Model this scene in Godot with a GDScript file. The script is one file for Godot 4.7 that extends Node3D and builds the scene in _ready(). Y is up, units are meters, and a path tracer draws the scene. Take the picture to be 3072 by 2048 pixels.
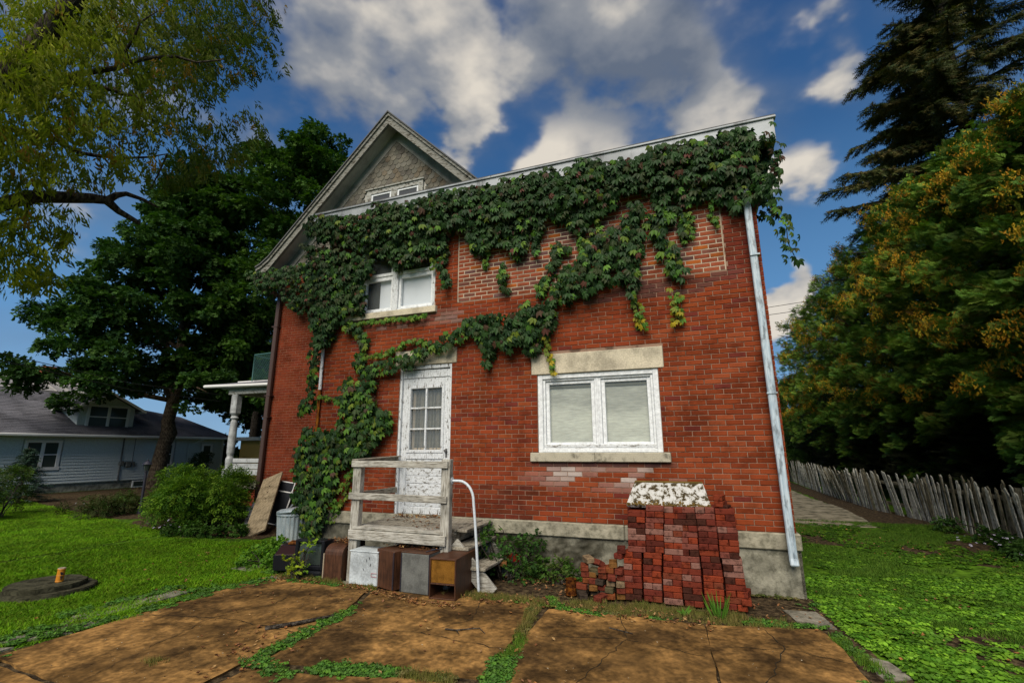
extends Node3D

# Mesh builder: collects oriented faces, tubes, lathes and prisms with vertex colours (linear).
class MB:
	var v := PackedVector3Array()
	var n := PackedVector3Array()
	var c := PackedColorArray()
	var col := Color(1, 1, 1)

	func tri(a: Vector3, b: Vector3, d: Vector3, out: Vector3) -> void:
		var nn := (d - a).cross(b - a)
		if nn.dot(out) < 0.0:
			var k := b
			b = d
			d = k
			nn = -nn
		nn = nn.normalized()
		v.append(a); v.append(b); v.append(d)
		n.append(nn); n.append(nn); n.append(nn)
		c.append(col); c.append(col); c.append(col)

	func quad(a: Vector3, b: Vector3, d: Vector3, e: Vector3, out: Vector3) -> void:
		tri(a, b, d, out)
		tri(a, d, e, out)

	func smooth_tri(a: Vector3, b: Vector3, d: Vector3, na: Vector3, nb: Vector3, nd: Vector3) -> void:
		var nn := (d - a).cross(b - a)
		if nn.dot(na + nb + nd) < 0.0:
			v.append(a); v.append(d); v.append(b)
			n.append(na); n.append(nd); n.append(nb)
		else:
			v.append(a); v.append(b); v.append(d)
			n.append(na); n.append(nb); n.append(nd)
		c.append(col); c.append(col); c.append(col)

	# a box in its own frame t, edges chamfered by b
	func box(t: Transform3D, s: Vector3, b := 0.0) -> void:
		var h := s * 0.5
		b = minf(b, minf(h.x, minf(h.y, h.z)) * 0.8)
		var bs := t.basis
		for a in 3:
			var p := (a + 1) % 3
			var q := (a + 2) % 3
			for sg in [-1.0, 1.0]:
				var pts := []
				for k in [[-1.0, -1.0], [1.0, -1.0], [1.0, 1.0], [-1.0, 1.0]]:
					var w := Vector3.ZERO
					w[a] = sg * h[a]
					w[p] = k[0] * (h[p] - b)
					w[q] = k[1] * (h[q] - b)
					pts.append(t * w)
				var o := Vector3.ZERO
				o[a] = sg
				quad(pts[0], pts[1], pts[2], pts[3], bs * o)
		if b <= 0.0:
			return
		for a in 3:
			var p := (a + 1) % 3
			var q := (a + 2) % 3
			for sp in [-1.0, 1.0]:
				for sq in [-1.0, 1.0]:
					var w1 := Vector3.ZERO
					w1[p] = sp * h[p]
					w1[q] = sq * (h[q] - b)
					var w2 := Vector3.ZERO
					w2[p] = sp * (h[p] - b)
					w2[q] = sq * h[q]
					var d := Vector3.ZERO
					d[a] = h[a] - b
					var o := Vector3.ZERO
					o[p] = sp
					o[q] = sq
					quad(t * (w1 - d), t * (w1 + d), t * (w2 + d), t * (w2 - d), bs * o)
		for sx in [-1.0, 1.0]:
			for sy in [-1.0, 1.0]:
				for sz in [-1.0, 1.0]:
					tri(t * Vector3(sx * h.x, sy * (h.y - b), sz * (h.z - b)), t * Vector3(sx * (h.x - b), sy * h.y, sz * (h.z - b)), t * Vector3(sx * (h.x - b), sy * (h.y - b), sz * h.z), bs * Vector3(sx, sy, sz))

	func bx(x0: float, x1: float, y0: float, y1: float, z0: float, z1: float, b := 0.0) -> void:
		box(Transform3D(Basis(), Vector3((x0 + x1) / 2, (y0 + y1) / 2, (z0 + z1) / 2)), Vector3(absf(x1 - x0), absf(y1 - y0), absf(z1 - z0)), b)

	# a straight bar from a to b with the given width (along side) and thickness
	func bar(a: Vector3, b: Vector3, side: Vector3, w: float, th: float, bev := 0.0) -> void:
		var d := (b - a).normalized()
		var x := (side - d * side.dot(d)).normalized()
		var z := x.cross(d).normalized()
		box(Transform3D(Basis(x, d, z), (a + b) / 2), Vector3(w, a.distance_to(b), th), bev)

	func tube(path: Array, radii: Array, sides := 6, caps := true) -> void:
		var rings := []
		var norms := []
		var up := Vector3(0.31, 0.2, 0.93)
		for i in path.size():
			var d: Vector3 = (path[mini(i + 1, path.size() - 1)] - path[maxi(i - 1, 0)]).normalized()
			var x := d.cross(up)
			if x.length() < 0.05:
				x = d.cross(Vector3(1, 0, 0))
			x = x.normalized()
			var y := x.cross(d).normalized()
			up = y
			var ring := []
			var nr := []
			var r: float = radii[mini(i, radii.size() - 1)]
			for k in sides:
				var an := TAU * k / sides
				var o := x * cos(an) + y * sin(an)
				ring.append(path[i] + o * r)
				nr.append(o)
			rings.append(ring)
			norms.append(nr)
		for i in path.size() - 1:
			for k in sides:
				var k2 := (k + 1) % sides
				smooth_tri(rings[i][k], rings[i + 1][k], rings[i + 1][k2], norms[i][k], norms[i + 1][k], norms[i + 1][k2])
				smooth_tri(rings[i][k], rings[i + 1][k2], rings[i][k2], norms[i][k], norms[i + 1][k2], norms[i][k2])
		if caps:
			for e in [0, path.size() - 1]:
				var o: Vector3 = path[0] - path[1] if e == 0 else path[e] - path[e - 1]
				for k in range(1, sides - 1):
					tri(rings[e][0], rings[e][k], rings[e][k + 1], o)

	# profile: [radius, y] pairs turned about y at "at"; ribs modulates the radius
	func lathe(at: Vector3, profile: Array, sides := 20, ribs := 0, rib_depth := 0.0, tilt := Basis()) -> void:
		for i in profile.size() - 1:
			for k in sides:
				var p := []
				var o := []
				for e in [[i, k], [i + 1, k], [i + 1, k + 1], [i, k + 1]]:
					var an: float = TAU * e[1] / sides
					var r: float = profile[e[0]][0]
					if ribs > 0:
						r *= 1.0 + rib_depth * (1.0 if int(e[1]) % 4 < 2 else -1.0)
					p.append(at + tilt * Vector3(cos(an) * r, profile[e[0]][1], sin(an) * r))
				var dy: float = profile[i + 1][1] - profile[i][1]
				var dr: float = profile[i + 1][0] - profile[i][0]
				for e in [k, k + 1]:
					var an: float = TAU * e / sides
					o.append((tilt * Vector3(cos(an) * dy, -dr, sin(an) * dy)).normalized())
				if ribs > 0:
					var fl: Vector3 = (o[0] + o[1])
					quad(p[0], p[1], p[2], p[3], fl)
				else:
					smooth_tri(p[0], p[1], p[2], o[0], o[0], o[1])
					smooth_tri(p[0], p[2], p[3], o[0], o[1], o[1])

	# a flat polygon (Vector2 list) raised from d0 to d1 along the third axis of t (x, y in the plane)
	func prism(t: Transform3D, poly: PackedVector2Array, d0: float, d1: float, both := true) -> void:
		var idx := Geometry2D.triangulate_polygon(poly)
		var up := t.basis.z
		for i in range(0, idx.size(), 3):
			var a := poly[idx[i]]
			var b := poly[idx[i + 1]]
			var d := poly[idx[i + 2]]
			tri(t * Vector3(a.x, a.y, d1), t * Vector3(b.x, b.y, d1), t * Vector3(d.x, d.y, d1), up)
			if both:
				tri(t * Vector3(a.x, a.y, d0), t * Vector3(b.x, b.y, d0), t * Vector3(d.x, d.y, d0), -up)
		var cw := 1.0 if Geometry2D.is_polygon_clockwise(poly) else -1.0
		for i in poly.size():
			var a := poly[i]
			var b := poly[(i + 1) % poly.size()]
			var o := Vector3((b - a).y, -(b - a).x, 0) * -cw
			quad(t * Vector3(a.x, a.y, d0), t * Vector3(b.x, b.y, d0), t * Vector3(b.x, b.y, d1), t * Vector3(a.x, a.y, d1), t.basis * o)

	func mesh(m: Material) -> ArrayMesh:
		var arr := []
		arr.resize(Mesh.ARRAY_MAX)
		arr[Mesh.ARRAY_VERTEX] = v
		arr[Mesh.ARRAY_NORMAL] = n
		arr[Mesh.ARRAY_COLOR] = c
		var am := ArrayMesh.new()
		am.add_surface_from_arrays(Mesh.PRIMITIVE_TRIANGLES, arr)
		am.surface_set_material(0, m)
		return am


const FLAT := Basis(Vector3(1, 0, 0), Vector3(0, 0, -1), Vector3(0, 1, 0))  # prism frame: (x, -z) in plan, raised along y

var rng := RandomNumberGenerator.new()
var taken := {}
var house_node: Node3D
var M := {}
var T := {}
var eye := Vector3(-1.0203, 1.6883, 6.8784)


func rr(a: float, b: float) -> float:
	return rng.randf_range(a, b)


func rv(s: float) -> Vector3:
	return Vector3(rr(-s, s), rr(-s, s), rr(-s, s))


func numbered(called: String) -> String:
	var k: int = taken.get(called, 0)
	taken[called] = k + 1
	return called if k == 0 else "%s_%03d" % [called, k]


func tag(o: Node, label: String, category: String, group := "", kind := "") -> Node:
	o.set_meta("label", label)
	o.set_meta("category", category)
	if group:
		o.set_meta("group", group)
	if kind:
		o.set_meta("kind", kind)
	return o


func thing(called: String, label: String, category: String, group := "", at := Vector3.ZERO, turn := 0.0) -> Node3D:
	var o := Node3D.new()
	o.name = numbered(called)
	add_child(o)
	o.position = at
	o.rotation.y = turn
	tag(o, label, category, group)
	return o


func part(called: String, mb: MB, m: Material, parent: Node3D = self) -> MeshInstance3D:
	var o := MeshInstance3D.new()
	o.mesh = mb.mesh(m)
	o.name = numbered(called) if parent == self else called
	parent.add_child(o, true)
	return o


func placed(called: String, me: Mesh, t: Transform3D, parent: Node3D, m: Material = null) -> MeshInstance3D:
	var o := MeshInstance3D.new()
	o.mesh = me
	o.transform = t
	if m:
		o.material_override = m
	o.name = called
	parent.add_child(o, true)
	return o


func struct(called: String, mb: MB, m: Material) -> MeshInstance3D:
	var o := part(called, mb, m)
	o.set_meta("kind", "structure")
	return o


# many copies of one small mesh as ONE node; each entry is [Transform3D, Color]
func many(called: String, me: Mesh, list: Array, parent: Node3D, stuff := true) -> MultiMeshInstance3D:
	var mm := MultiMesh.new()
	mm.transform_format = MultiMesh.TRANSFORM_3D
	mm.use_colors = true
	mm.mesh = me
	mm.instance_count = list.size()
	var buf := PackedFloat32Array()
	buf.resize(list.size() * 16)
	var i := 0
	for e in list:
		var t: Transform3D = e[0]
		var b := t.basis
		var k: Color = e[1]
		buf[i] = b.x.x; buf[i + 1] = b.y.x; buf[i + 2] = b.z.x; buf[i + 3] = t.origin.x
		buf[i + 4] = b.x.y; buf[i + 5] = b.y.y; buf[i + 6] = b.z.y; buf[i + 7] = t.origin.y
		buf[i + 8] = b.x.z; buf[i + 9] = b.y.z; buf[i + 10] = b.z.z; buf[i + 11] = t.origin.z
		buf[i + 12] = k.r; buf[i + 13] = k.g; buf[i + 14] = k.b; buf[i + 15] = 1.0
		i += 16
	mm.buffer = buf
	var o := MultiMeshInstance3D.new()
	o.multimesh = mm
	o.name = numbered(called) if parent == self else called
	parent.add_child(o, true)
	if stuff:
		o.set_meta("kind", "stuff")
	return o


func ntex(sd: int, freq: float, oct: int, stops: Array, cols: Array, size := 512, kind := FastNoiseLite.TYPE_SIMPLEX_SMOOTH) -> NoiseTexture2D:
	var f := FastNoiseLite.new()
	f.seed = sd
	f.noise_type = kind
	f.frequency = freq
	f.fractal_octaves = oct
	f.fractal_gain = 0.66
	var t := NoiseTexture2D.new()
	t.width = size
	t.height = size
	t.seamless = true
	t.seamless_blend_skirt = 0.2
	t.generate_mipmaps = false
	if cols.size() > 0:
		var g := Gradient.new()
		g.offsets = PackedFloat32Array(stops)
		var pc := PackedColorArray()
		for k in cols:
			pc.append((k as Color).linear_to_srgb())
		g.colors = pc
		t.color_ramp = g
	t.noise = f
	return t


func gray(x: float) -> Color:
	return Color(x, x, x)


# colours are linear; tex tiles every 1/scale metres in world space (Vector3 scale stretches a grain)
func mat(called: String, col: Color, rough: float, tex: Texture2D = null, scale = 1.0, tex2: Texture2D = null, scale2 = 1.0, bump: Texture2D = null, bump_cm := 0.0, vcol := false) -> StandardMaterial3D:
	var m := StandardMaterial3D.new()
	m.resource_name = called
	m.albedo_color = col.linear_to_srgb()
	m.roughness = rough
	m.metallic_specular = 0.4 if rough < 0.6 else 0.16
	m.vertex_color_use_as_albedo = vcol
	m.uv1_triplanar = true
	m.uv1_world_triplanar = true
	m.uv1_scale = scale if scale is Vector3 else Vector3.ONE * scale
	m.uv1_triplanar_sharpness = 8.0
	if tex:
		m.albedo_texture = tex
	if tex2:
		m.detail_enabled = true
		m.detail_albedo = tex2
		m.detail_blend_mode = BaseMaterial3D.BLEND_MODE_MUL
		m.detail_uv_layer = BaseMaterial3D.DETAIL_UV_2
		m.uv2_triplanar = true
		m.uv2_world_triplanar = true
		m.uv2_triplanar_sharpness = 8.0
		m.uv2_scale = scale2 if scale2 is Vector3 else Vector3.ONE * scale2
	if bump:
		m.heightmap_enabled = true
		m.heightmap_texture = bump
		m.heightmap_scale = bump_cm
	M[called] = m
	return m


func leaf_mat(called: String, back: float, rough := 0.55) -> StandardMaterial3D:
	var m := StandardMaterial3D.new()
	m.resource_name = called
	m.albedo_color = Color(1, 1, 1)
	m.vertex_color_use_as_albedo = true
	m.roughness = rough
	m.metallic_specular = 0.2
	m.cull_mode = BaseMaterial3D.CULL_DISABLED
	m.backlight_enabled = true
	m.backlight = Color(back * 0.9, back, back * 0.45)
	M[called] = m
	return m


func _ready() -> void:
	rng.seed = 20240917
	var cam := Camera3D.new()
	cam.name = "camera"
	add_child(cam)
	cam.position = eye
	cam.rotation_degrees = Vector3(12.632, 20.628, -0.218)
	cam.fov = 70.92
	cam.near = 0.1
	cam.far = 900.0
	cam.current = true
	var env := Environment.new()
	env.background_mode = Environment.BG_SKY
	env.sky = Sky.new()
	var pano := PanoramaSkyMaterial.new()
	pano.panorama = ImageTexture.create_from_image(sky_image())
	env.sky.sky_material = pano
	env.background_energy_multiplier = 0.205
	env.tonemap_mode = Environment.TONE_MAPPER_LINEAR
	env.tonemap_exposure = 3.1
	env.sdfgi_enabled = true
	env.ssao_enabled = true
	env.ssil_enabled = true
	var we := WorldEnvironment.new()
	we.name = "world_environment"
	we.environment = env
	add_child(we)
	var sun := DirectionalLight3D.new()
	sun.name = "sun"
	sun.light_energy = 0.5
	sun.light_color = Color(1.0, 0.96, 0.9)
	sun.light_angular_distance = 48.0
	sun.shadow_enabled = true
	add_child(sun)
	sun.look_at_from_position(Vector3(0.6, 7.8, 7.8), Vector3.ZERO)

	make_materials()
	build_ground()
	build_house()
	build_back_wing()
	build_side_porch()
	build_neighbour()
	build_fence()
	build_trees()
	build_hedge()
	build_vine()
	build_stoop()
	build_junk()
	build_bricks()
	build_yard()
	build_plants()
	build_cover()


# a computed sky: blue air that pales towards the horizon, and broken cumulus given by direction (azimuth, elevation in degrees)
func sky_image() -> Image:
	var w := 4096
	var h := 2048
	var data := PackedFloat32Array()
	data.resize(w * h * 3)
	data.fill(0.09)
	var f1 := FastNoiseLite.new()
	f1.seed = 11
	f1.noise_type = FastNoiseLite.TYPE_SIMPLEX_SMOOTH
	f1.frequency = 2.6
	f1.fractal_octaves = 6
	f1.fractal_gain = 0.52
	var f2 := FastNoiseLite.new()
	f2.seed = 5
	f2.noise_type = FastNoiseLite.TYPE_SIMPLEX_SMOOTH
	f2.frequency = 1.5
	f2.fractal_octaves = 5
	# azimuth, elevation, half width, half height, strength, brightness
	var blobs := [
		[-43.0, 41.5, 7.0, 6.5, 0.75, 0.45], [-32.0, 45.0, 8.0, 7.0, 1.0, 0.7], [-26.5, 41.0, 5.0, 6.0, 1.0, 1.0], [-27.5, 36.5, 4.5, 4.0, 0.9, 0.8],
		[-49.0, 41.0, 5.0, 4.5, 0.55, 0.4], [-37.0, 38.0, 7.0, 3.5, 0.6, 0.4], [-12.0, 45.5, 10.0, 6.5, 1.05, 0.36], [-3.0, 42.5, 9.0, 5.5, 1.0, 0.30], [3.0, 39.5, 5.0, 3.2, 0.8, 0.42], [9.0, 34.5, 5.0, 2.2, 0.8, 0.6], [-6.5, 40.5, 7.0, 4.5, 0.8, 0.22], [-10.5, 33.6, 7.4, 4.0, 1.25, 1.0],
		[-16.5, 32.6, 5.0, 2.4, 0.8, 0.8], [5.8, 36.0, 4.6, 3.2, 1.0, 0.75], [1.0, 38.0, 4.6, 3.4, 0.8, 0.45], [18.0, 40.0, 3.4, 3.2, 0.6, 0.75], [17.5, 35.2, 2.8, 3.2, 0.62, 0.8],
		[12.6, 28.0, 2.8, 3.2, 0.75, 0.85], [9.8, 15.5, 3.0, 4.4, 1.0, 1.0], [27.0, 34.0, 8.0, 6.0, 0.36, 0.3], [-64.0, 21.0, 5.0, 2.6, 0.5, 0.7], [-2.0, 30.0, 9.0, 2.5, 0.6, 0.5],
		[-30.0, 24.0, 12.0, 3.0, 0.5, 0.5], [-52.0, 33.0, 7.0, 5.0, 0.3, 0.3], [-70.0, 40.0, 14.0, 8.0, 0.45, 0.4], [-66.0, 33.0, 10.0, 5.0, 0.4, 0.45],
	]
	for k in 34:  # the rest of the sky carries the same broken cloud
		var az := rr(45.0, 275.0)
		blobs.append([az if az < 180.0 else az - 360.0, rr(12.0, 75.0), rr(6.0, 14.0), rr(3.5, 7.0), rr(0.5, 1.0), rr(0.25, 0.9)])
	var dirs := []
	for b in blobs:
		dirs.append(null)
	# coarse all round, then finer over the part of the sky with the most detail
	var passes := [[0, w, 4, 4, 0, h / 2 + 8], [0, int(w * 0.1125) / 2 * 2, 2, 1, int(h * 0.175), int(h * 0.48)], [int(w * 0.785) / 2 * 2, w, 2, 1, int(h * 0.175), int(h * 0.48)]]
	for pass_ in passes:
		var y: int = pass_[4]
		while y < pass_[5]:
			var el := PI * (0.5 - (y + 0.5) / h)
			var eld := rad_to_deg(el)
			var ce := cos(el)
			var near := []
			for b in blobs:
				if absf(eld - b[1]) < b[3] * 2.6 + 3.0:
					near.append(b)
			var up := clampf(eld, 0.0, 90.0)
			var base: Color
			if up < 12.0:
				base = Color(0.42, 0.70, 1.0).lerp(Color(0.20, 0.49, 0.92), up / 12.0)
			elif up < 32.0:
				base = Color(0.20, 0.49, 0.92).lerp(Color(0.06, 0.19, 0.46), (up - 12.0) / 20.0)
			elif up < 50.0:
				base = Color(0.06, 0.19, 0.46).lerp(Color(0.028, 0.10, 0.31), (up - 32.0) / 18.0)
			else:
				base = Color(0.028, 0.10, 0.31).lerp(Color(0.018, 0.07, 0.25), (up - 50.0) / 40.0)
			var rows: int = pass_[3]
			var cols: int = pass_[2]
			var x: int = pass_[0]
			while x < pass_[1]:
				var az := TAU * ((x + 0.5) / w)
				if az > PI:
					az -= TAU
				var azd := rad_to_deg(az)
				var d := Vector3(sin(az) * ce, sin(el), -cos(az) * ce)
				var p := Vector3(d.x, d.y * 1.7, d.z) * 2.2
				var n1 := f1.get_noise_3dv(p)
				var n2 := f2.get_noise_3dv(p * 1.3 + Vector3(9, 4, 2))
				var cov := 0.0
				var bri := 0.0
				var wsum := 0.001
				for b in near:
					var da := azd + n2 * 5.0 - float(b[0])
					if da > 180.0:
						da -= 360.0
					elif da < -180.0:
						da += 360.0
					da *= ce / 0.75
					var q := da / float(b[2])
					if q > -2.6 and q < 2.6:
						var r := (eld + n1 * 3.0 - float(b[1])) / float(b[3])
						var g: float = exp(-(q * q + r * r) * 0.9) * float(b[4])
						cov = maxf(cov, g) + minf(cov, g) * 0.35
						# tops catch the light, bases stay grey
						bri += g * (float(b[5]) + clampf(r, -1.0, 1.0) * 0.22)
						wsum += g
				bri /= wsum
				var m: float = cov * 0.95 + n1 * 0.50 + n2 * 0.10
				var a: float = lerpf(smoothstep(0.18, 0.90, m), smoothstep(0.40, 0.70, m), clampf(bri * 1.4 - 0.35, 0.0, 1.0))
				var veil := smoothstep(-0.2, 0.8, n2 + cov * 0.5) * 0.30
				var lightness := clampf(bri * 0.95 + n1 * 0.55 + n2 * 0.2 - 0.03, 0.0, 1.0)
				var cl := Color(0.20, 0.25, 0.345).lerp(Color(0.44, 0.465, 0.51), clampf(lightness * 2.0, 0.0, 1.0)).lerp(Color(1.2, 1.1, 0.95), clampf(lightness * 2.0 - 1.0, 0.0, 1.0))
				var k := base.lerp(Color(0.22, 0.29, 0.41), veil).lerp(cl, a * 0.96)
				for yy in rows:
					for xx in cols:
						var i := ((y + yy) * w + x + xx) * 3
						data[i] = k.r
						data[i + 1] = k.g
						data[i + 2] = k.b
				x += cols
			y += rows
	return Image.create_from_data(w, h, false, Image.FORMAT_RGBF, data.to_byte_array())


# stained concrete: large damp patches, tan wear, grit and hair cracks
func slab_texture() -> ImageTexture:
	var w := 1024
	var layers := []
	for q in [[41, 0.0030, 4, 0], [42, 0.014, 6, 0], [43, 0.05, 4, 0], [44, 0.004, 4, 1]]:
		var f := FastNoiseLite.new()
		f.seed = q[0]
		f.noise_type = FastNoiseLite.TYPE_SIMPLEX_SMOOTH
		f.frequency = q[1]
		f.fractal_octaves = q[2]
		f.fractal_gain = 0.58
		if q[3] == 1:
			f.fractal_type = FastNoiseLite.FRACTAL_RIDGED
		layers.append(f.get_seamless_image(w, w, false, false, 0.2).get_data())
	var data := PackedByteArray()
	data.resize(w * w * 3)
	var big: PackedByteArray = layers[0]
	var mid: PackedByteArray = layers[1]
	var fine: PackedByteArray = layers[2]
	var ridge: PackedByteArray = layers[3]
	var c0 := Color(0.33, 0.25, 0.15)
	var c1 := Color(0.455, 0.345, 0.20)
	var c2 := Color(0.60, 0.455, 0.265)
	for i in w * w:
		var v := big[i] / 255.0 * 0.80 + mid[i] / 255.0 * 0.36 - 0.06
		var k := c0.lerp(c1, smoothstep(0.26, 0.52, v)).lerp(c2, smoothstep(0.46, 0.78, v))
		var g := 0.90 + 0.55 * (fine[i] / 255.0 - 0.5) + 0.30 * (mid[i] / 255.0 - 0.35)
		if ridge[i] > 250:
			g *= 0.6
		data[i * 3] = int(clampf(k.r * g, 0.0, 1.0) * 255.0)
		data[i * 3 + 1] = int(clampf(k.g * g, 0.0, 1.0) * 255.0)
		data[i * 3 + 2] = int(clampf(k.b * g, 0.0, 1.0) * 255.0)
	return ImageTexture.create_from_image(Image.create_from_data(w, w, false, Image.FORMAT_RGB8, data))


func make_materials() -> void:
	T.grain = ntex(1, 0.03, 5, [0.2, 0.8], [gray(0.72), gray(1.0)])
	T.blotch = ntex(2, 0.005, 6, [0.25, 0.5, 0.75], [gray(0.62), gray(0.87), gray(1.0)])
	T.slab = slab_texture()
	T.speck = ntex(3, 0.12, 3, [0.3, 0.42, 0.8], [gray(0.35), gray(0.9), gray(1.0)])
	T.bump = ntex(4, 0.03, 6, [], [])
	T.stain = ntex(6, 0.004, 7, [0.26, 0.42, 0.58], [gray(0.42), gray(0.86), gray(1.0)], 1024)
	T.peel = ntex(7, 0.006, 8, [0.25, 0.29, 0.31, 0.8], [Color(0.13, 0.115, 0.10), Color(0.24, 0.22, 0.19), Color(0.62, 0.65, 0.66), Color(0.74, 0.77, 0.79)], 1024)
	T.flake = ntex(8, 0.007, 8, [0.34, 0.43, 0.445, 0.8], [Color(0.06, 0.045, 0.02), Color(0.20, 0.15, 0.07), Color(0.66, 0.66, 0.64), Color(0.82, 0.82, 0.82)], 1024)
	T.peel_worn = ntex(19, 0.008, 8, [0.24, 0.305, 0.335, 0.8], [Color(0.14, 0.125, 0.10), Color(0.28, 0.26, 0.22), Color(0.62, 0.64, 0.64), Color(0.76, 0.79, 0.80)], 1024)
	T.wood = ntex(9, 0.008, 7, [0.22, 0.42, 0.7], [Color(0.12, 0.105, 0.085), Color(0.33, 0.315, 0.275), Color(0.50, 0.49, 0.45)], 1024)
	T.oldpaint = ntex(10, 0.006, 8, [0.22, 0.34, 0.44, 0.8], [Color(0.08, 0.072, 0.06), Color(0.21, 0.2, 0.17), Color(0.38, 0.38, 0.35), Color(0.48, 0.49, 0.48)], 1024)
	T.rust = ntex(12, 0.006, 6, [0.3, 0.48, 0.7], [Color(0.05, 0.018, 0.008), Color(0.17, 0.062, 0.014), Color(0.36, 0.15, 0.02)])
	T.grass = ntex(13, 0.008, 7, [0.25, 0.5, 0.75], [Color(0.03, 0.06, 0.006), Color(0.06, 0.135, 0.008), Color(0.10, 0.20, 0.014)], 1024)
	T.soil = ntex(14, 0.010, 7, [0.25, 0.5, 0.75], [Color(0.022, 0.016, 0.010), Color(0.06, 0.042, 0.024), Color(0.13, 0.095, 0.05)], 1024)
	T.conc = ntex(15, 0.005, 8, [0.22, 0.48, 0.78], [Color(0.17, 0.165, 0.13), Color(0.29, 0.28, 0.225), Color(0.37, 0.355, 0.29)], 1024)
	T.metal = ntex(16, 0.008, 6, [0.3, 0.5, 0.72], [Color(0.34, 0.40, 0.43), Color(0.45, 0.49, 0.51), Color(0.54, 0.57, 0.57)])
	T.shingle = ntex(17, 0.03, 5, [0.3, 0.5, 0.7], [Color(0.07, 0.073, 0.085), Color(0.115, 0.12, 0.135), Color(0.16, 0.165, 0.185)])
	T.bark = ntex(18, 0.012, 6, [0.3, 0.5, 0.7], [Color(0.022, 0.018, 0.014), Color(0.06, 0.05, 0.04), Color(0.12, 0.105, 0.085)])
	mat("brick", Color(1, 1, 1), 0.85, T.grain, 6.0, T.blotch, 0.5, T.bump, 0.25, true)
	mat("mortar_old", Color(0.32, 0.205, 0.145), 0.95, T.grain, 5.0, T.stain, 0.7)
	mat("mortar_new", Color(0.55, 0.45, 0.33), 0.95, T.grain, 5.0, T.blotch, 0.8)
	mat("concrete", Color(1, 1, 1), 0.92, T.conc, 1.1, T.blotch, 0.6, T.bump, 0.5)
	mat("limestone", Color(0.66, 0.59, 0.44), 0.9, T.grain, 2.0, T.blotch, 0.7, T.bump, 0.3)
	mat("sill_stone", Color(0.50, 0.46, 0.35), 0.92, T.grain, 4.0, T.stain, 0.8, T.bump, 0.4)
	mat("slab", Color(1, 1, 1), 0.92, T.slab, 0.25, T.blotch, 0.9, T.bump, 0.5)
	mat("kerb", Color(0.75, 0.72, 0.7), 0.95, T.conc, 0.9, T.stain, 0.6, T.bump, 0.6)
	mat("peel_vertical", Color(1, 1, 1), 0.7, T.peel, Vector3(3.2, 1.0, 3.2), T.grain, 2.0, T.bump, 0.15)
	mat("peel_across", Color(1, 1, 1), 0.7, T.peel_worn, Vector3(0.9, 3.2, 0.9), T.grain, 2.0, T.bump, 0.15)
	mat("peel_heavy", Color(0.97, 0.98, 1.0), 0.75, T.peel_worn, Vector3(1.1, 2.4, 1.1), T.grain, 2.0, T.bump, 0.2)
	mat("flaked_white", Color(0.74, 0.74, 0.71), 0.85, T.flake, Vector3(1.5, 1.9, 1.5), T.grain, 3.0)
	mat("white_paint", Color(0.80, 0.83, 0.84), 0.6, T.grain, 0.8)
	mat("wood_x", Color(1.0, 1.0, 0.97), 0.88, T.wood, Vector3(0.5, 7.0, 7.0), T.blotch, 1.1, T.bump, 0.15)
	mat("wood_y", Color(1.0, 1.0, 0.97), 0.88, T.wood, Vector3(7.0, 0.5, 7.0), T.blotch, 1.1, T.bump, 0.15)
	mat("wood_z", Color(0.74, 0.70, 0.62), 0.88, T.wood, Vector3(7.0, 7.0, 0.5), T.stain, 0.9, T.bump, 0.15)
	mat("plank", Color(0.80, 0.66, 0.46), 0.85, T.wood, Vector3(6.0, 0.8, 1.2), T.blotch, 1.2, T.bump, 0.15)
	mat("old_paint", Color(0.95, 0.95, 0.92), 0.85, T.oldpaint, Vector3(1.2, 1.8, 1.2), T.grain, 2.5, T.bump, 0.2)
	mat("rake_paint", Color(0.60, 0.59, 0.55), 0.85, T.oldpaint, Vector3(0.6, 2.6, 2.6), T.grain, 1.4, T.bump, 0.3)
	mat("porch_paint", Color(0.46, 0.48, 0.48), 0.8, T.grain, 1.5, T.blotch, 1.2)
	mat("frieze", Color(0.36, 0.35, 0.31), 0.85, T.blotch, 0.6, T.grain, 2.0)
	mat("soffit", Color(0.52, 0.51, 0.46), 0.85, T.blotch, 0.6, T.grain, 2.0)
	mat("gable_shingle", Color(1, 1, 1), 0.9, T.blotch, 0.55, T.grain, 3.0, T.bump, 0.2, true)
	mat("fascia_metal", Color(0.40, 0.43, 0.45), 0.45, T.blotch, Vector3(0.25, 0.5, 1.0), T.stain, Vector3(0.5, 0.12, 1.0))
	mat("flashing", Color(0.13, 0.13, 0.13), 0.6, T.grain, 2.0)
	mat("galvanised", Color(0.95, 1.0, 1.0), 0.42, T.metal, Vector3(1.4, 0.45, 1.4), T.grain, 3.0).metallic = 0.25
	mat("downspout_white", Color(0.95, 1.04, 1.12), 0.45, T.metal, Vector3(5.0, 0.5, 5.0), T.stain, Vector3(2.0, 0.6, 2.0))
	mat("downspout_brown", Color(0.085, 0.05, 0.04), 0.5, T.grain, 1.0)
	mat("rusty", Color(1, 1, 1), 0.85, T.rust, 1.6, T.grain, 5.0, T.bump, 0.3)
	mat("rust_dark", Color(0.5, 0.42, 0.40), 0.85, T.rust, 3.0, T.grain, 5.0, T.bump, 0.3)
	mat("rust_pipe", Color(1.0, 0.85, 0.75), 0.85, T.rust, Vector3(2.0, 0.7, 2.0), T.grain, 4.0)
	mat("woodgrain", Color(0.062, 0.024, 0.013), 0.5, T.wood, Vector3(8.0, 0.3, 8.0), T.blotch, 1.5)
	M.woodgrain.albedo_color = Color(0.20, 0.085, 0.045).linear_to_srgb()
	mat("grey_case", Color(0.16, 0.165, 0.15), 0.55, T.grain, 3.0, T.blotch, 1.3)
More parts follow.
